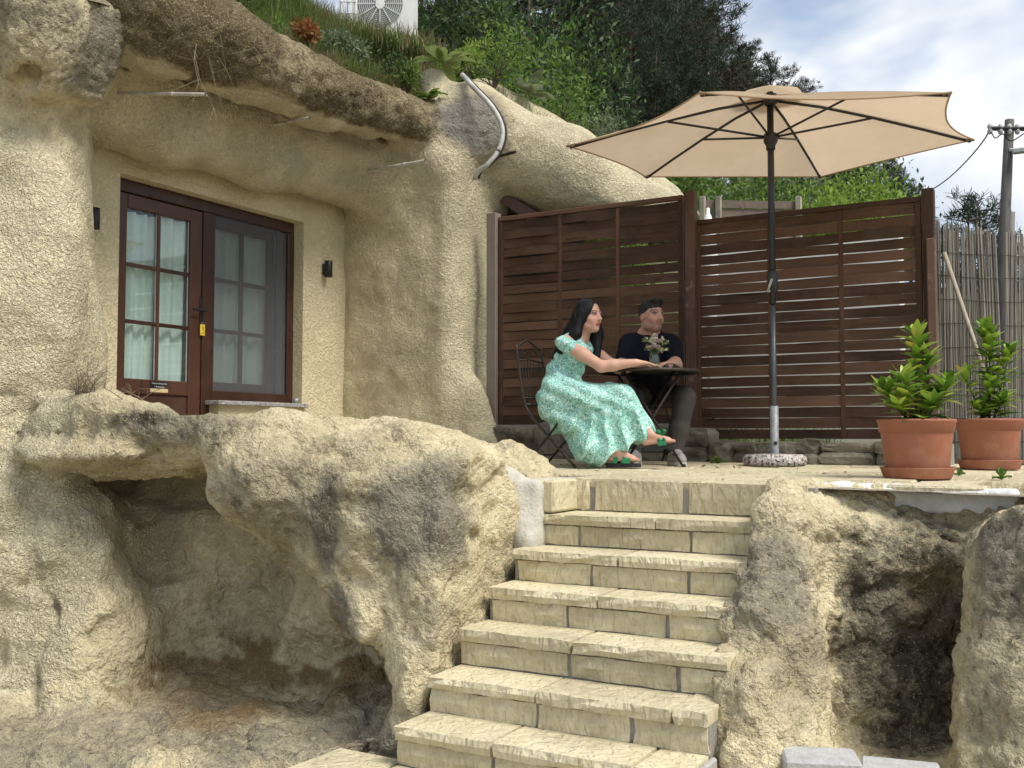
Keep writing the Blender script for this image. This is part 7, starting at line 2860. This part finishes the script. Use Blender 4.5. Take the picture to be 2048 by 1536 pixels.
def mcol(V):
    col = np.tile(np.array([0.52, 0.31, 0.225]), (len(V), 1))
    col = col * (1 + 0.08 * fbm(V, 12, 3, 6))[:, None]
    col = face_tint(V, col, qm, (0.34, 0.13, 0.11), np.array([0.03, 0.02, 0.015]), 1.04, 0.24)
    # shaved sides
    c = qm(0, 0, 0)
    f = qm(0, 1, 0) - c
    b = ((V - c) @ f) / 1.04 / np.linalg.norm(f) ** 1 / 1.04
    z = (V - c)[:, 2] / 1.04
    hd = np.linalg.norm(V - c, axis=1) < 0.15
    fade = np.clip((0.030 - b) / 0.03, 0, 1) * np.clip((z + 0.005) / 0.03, 0, 1) * hd
    col = col * (1 - 0.8 * fade[:, None]) + np.array([0.05, 0.036, 0.03]) * 0.8 * fade[:, None]
    # tattoo on the image-left forearm
    tt = np.clip(((V - eA) @ (wA - eA)) / ((wA - eA) @ (wA - eA)), -0.2, 1.2)
    dist = np.linalg.norm(V - (eA + tt[:, None] * (wA - eA)), axis=1)
    m = (dist < 0.06) & (tt > 0.15) & (tt < 0.75) & (fbm(V, 55, 2, 3) > 0.0)
    col[m] = col[m] * 0.3 + np.array([0.05, 0.06, 0.07]) * 0.6
    return col


finish_body('body', S, M['skin'], man, mcol)
S = Sculpt(*bounds([H2 + UP * 0.12, H2 - UP * 0.02, H2 + RIGHT * 0.1, H2 - RIGHT * 0.1, H2 + FWD * 0.1, H2 - FWD * 0.1], 0.05), 0.0062)
yw = yaw_of(RIGHT * 0.52 - FWD * 0.85)
S.ell(qm(0, -0.014, 0.032), (0.0800, 0.1030, 0.1015), 0.01, yaw=yw)
S.ell(qm(0, 0.062, 0.105), (0.055, 0.036, 0.026), 0.025, yaw=yw)
S.plane(qm(0, 0.0, 0.020), -UP + 0.42 * (qm(0, 1, 0) - qm(0, 0, 0)) / 1.04 + 0.0 * RIGHT, 0.01, 'i')
S.ell(qm(0, 0.135, 0.012), (0.075, 0.06, 0.075), 0.01, op='s', yaw=yw)
S.rough(0.006, 40, 2, 5, 0.05)
finish_body('hair', S, M['short_hair'], man)
# shirt
lo, hi = bounds([NK2, sA, sB, PV2, eA, eB, CH2], 0.24)
S = Sculpt(lo, hi, 0.0085)
S.ell(CH2, (0.185, 0.135, 0.19), 0.05, yaw=yaw_of(mf))
S.cone(CH2 - UP * 0.03, PV2 + UP * 0.02, 0.155, 0.165, k=0.06)
S.cone(NK2 - UP * 0.035, sA, 0.068, 0.078, k=0.06)
S.cone(NK2 - UP * 0.035, sB, 0.068, 0.078, k=0.06)
S.cone(sA, sA * 0.32 + eA * 0.68, 0.080, 0.072, k=0.04)
S.cone(sB, sB * 0.40 + eB * 0.60, 0.080, 0.072, k=0.04)
S.cone(NK2 - UP * 0.02, NK2 - UP * 0.005, 0.068, 0.066, k=0.02)
S.ell(NK2 + UP * 0.045 - FWD * 0.02, (0.058, 0.06, 0.05), 0.015, op='s')
S.rough(0.010, 9, 3, 8, 0.05, stretch=(1, 1, 0.6))
finish_body('shirt', S, M['shirt'], man)
# trousers
lo, hi = bounds([PV2, k1, k2, a1, a2], 0.20)
S = Sculpt(lo, hi, 0.0085)
S.ell(PV2 - UP * 0.02, (0.175, 0.14, 0.12), 0.05, yaw=yaw_of(mf))
for hp_, kn, an in ((hpB, k1, a1), (hpA, k2, a2)):
    S.cone(hp_ - UP * 0.01, kn, 0.105, 0.078, k=0.05)
    S.cone(kn, kn * 0.4 + an * 0.6, 0.079, 0.072, k=0.03)
    S.cone(kn * 0.4 + an * 0.6, an - UP * 0.02, 0.072, 0.062, k=0.03)
S.rough(0.012, 8, 3, 9, 0.06, stretch=(1, 1, 0.8))
for an in (a1, a2):
    S.box(an - np.array([0.12, 0.12, 0.2]), an + np.array([0.12, 0.12, -0.012]), 0.0, 0.01, 's')
finish_body('trousers', S, M['trousers'], man)
for an, dr_ in ((a1, -FWD * 0.93 + RIGHT * 0.1), (a2, -FWD * 0.8 - RIGHT * 0.35)):
    d = dr_ / np.linalg.norm(dr_)
    sd = np.cross(d, UP)
    S = Sculpt(*bounds([an - d * 0.1, an + d * 0.25, an - UP * 0.12, an + UP * 0.06], 0.07), 0.0065)
    fz_ = TZ(an[0], an[1])
    g = np.array([an[0], an[1], fz_])
    S.cone(g - d * 0.04 + UP * 0.055, g + d * 0.16 + UP * 0.042, 0.043, 0.040, k=0.03)
    S.cone(an + UP * 0.0, g + UP * 0.05, 0.046, 0.05, k=0.03)
    S.cone(an + d * 0.03 - UP * 0.02, g + d * 0.13 + UP * 0.06, 0.042, 0.034, k=0.03)
    S.box((lo[0] - 1, lo[1] - 1, fz_ - 0.2), (hi[0] + 1, hi[1] + 1, fz_ + 0.024), 0, 0.01, 's')
    V, Q = S.mesh()
    shoe = mk('sneaker', V, Q, M['sneaker'], man, True)
    ring = []
    for q, w in ((-0.092, 0.018), (-0.08, 0.036), (0.0, 0.040), (0.09, 0.045), (0.16, 0.043), (0.195, 0.028), (0.208, 0.01)):
        ring.append((q, w))
    loop = [g + d * q + sd * w + UP * 0.030 for q, w in ring] + [g + d * q - sd * w + UP * 0.030 for q, w in reversed(ring)]
    n_ = len(loop)
    V = loop + [p - UP * 0.027 for p in loop]
    Fc = [list(range(n_))[::-1], list(range(n_, 2 * n_))] + [[i, (i + 1) % n_, n_ + (i + 1) % n_, n_ + i] for i in range(n_)]
    mk('sole', V, Fc, M['sneaker_sole'], shoe)
    mbl = MB()
    for q in (0.03, 0.05, 0.07, 0.09):
        c = g + d * q + UP * (0.125 - q * 0.45)
        mbl.tube([c - sd * 0.025, c + UP * 0.006, c + sd * 0.025], 0.0035, 5)
    mbl.build('lace', M['sneaker_sole'], shoe)
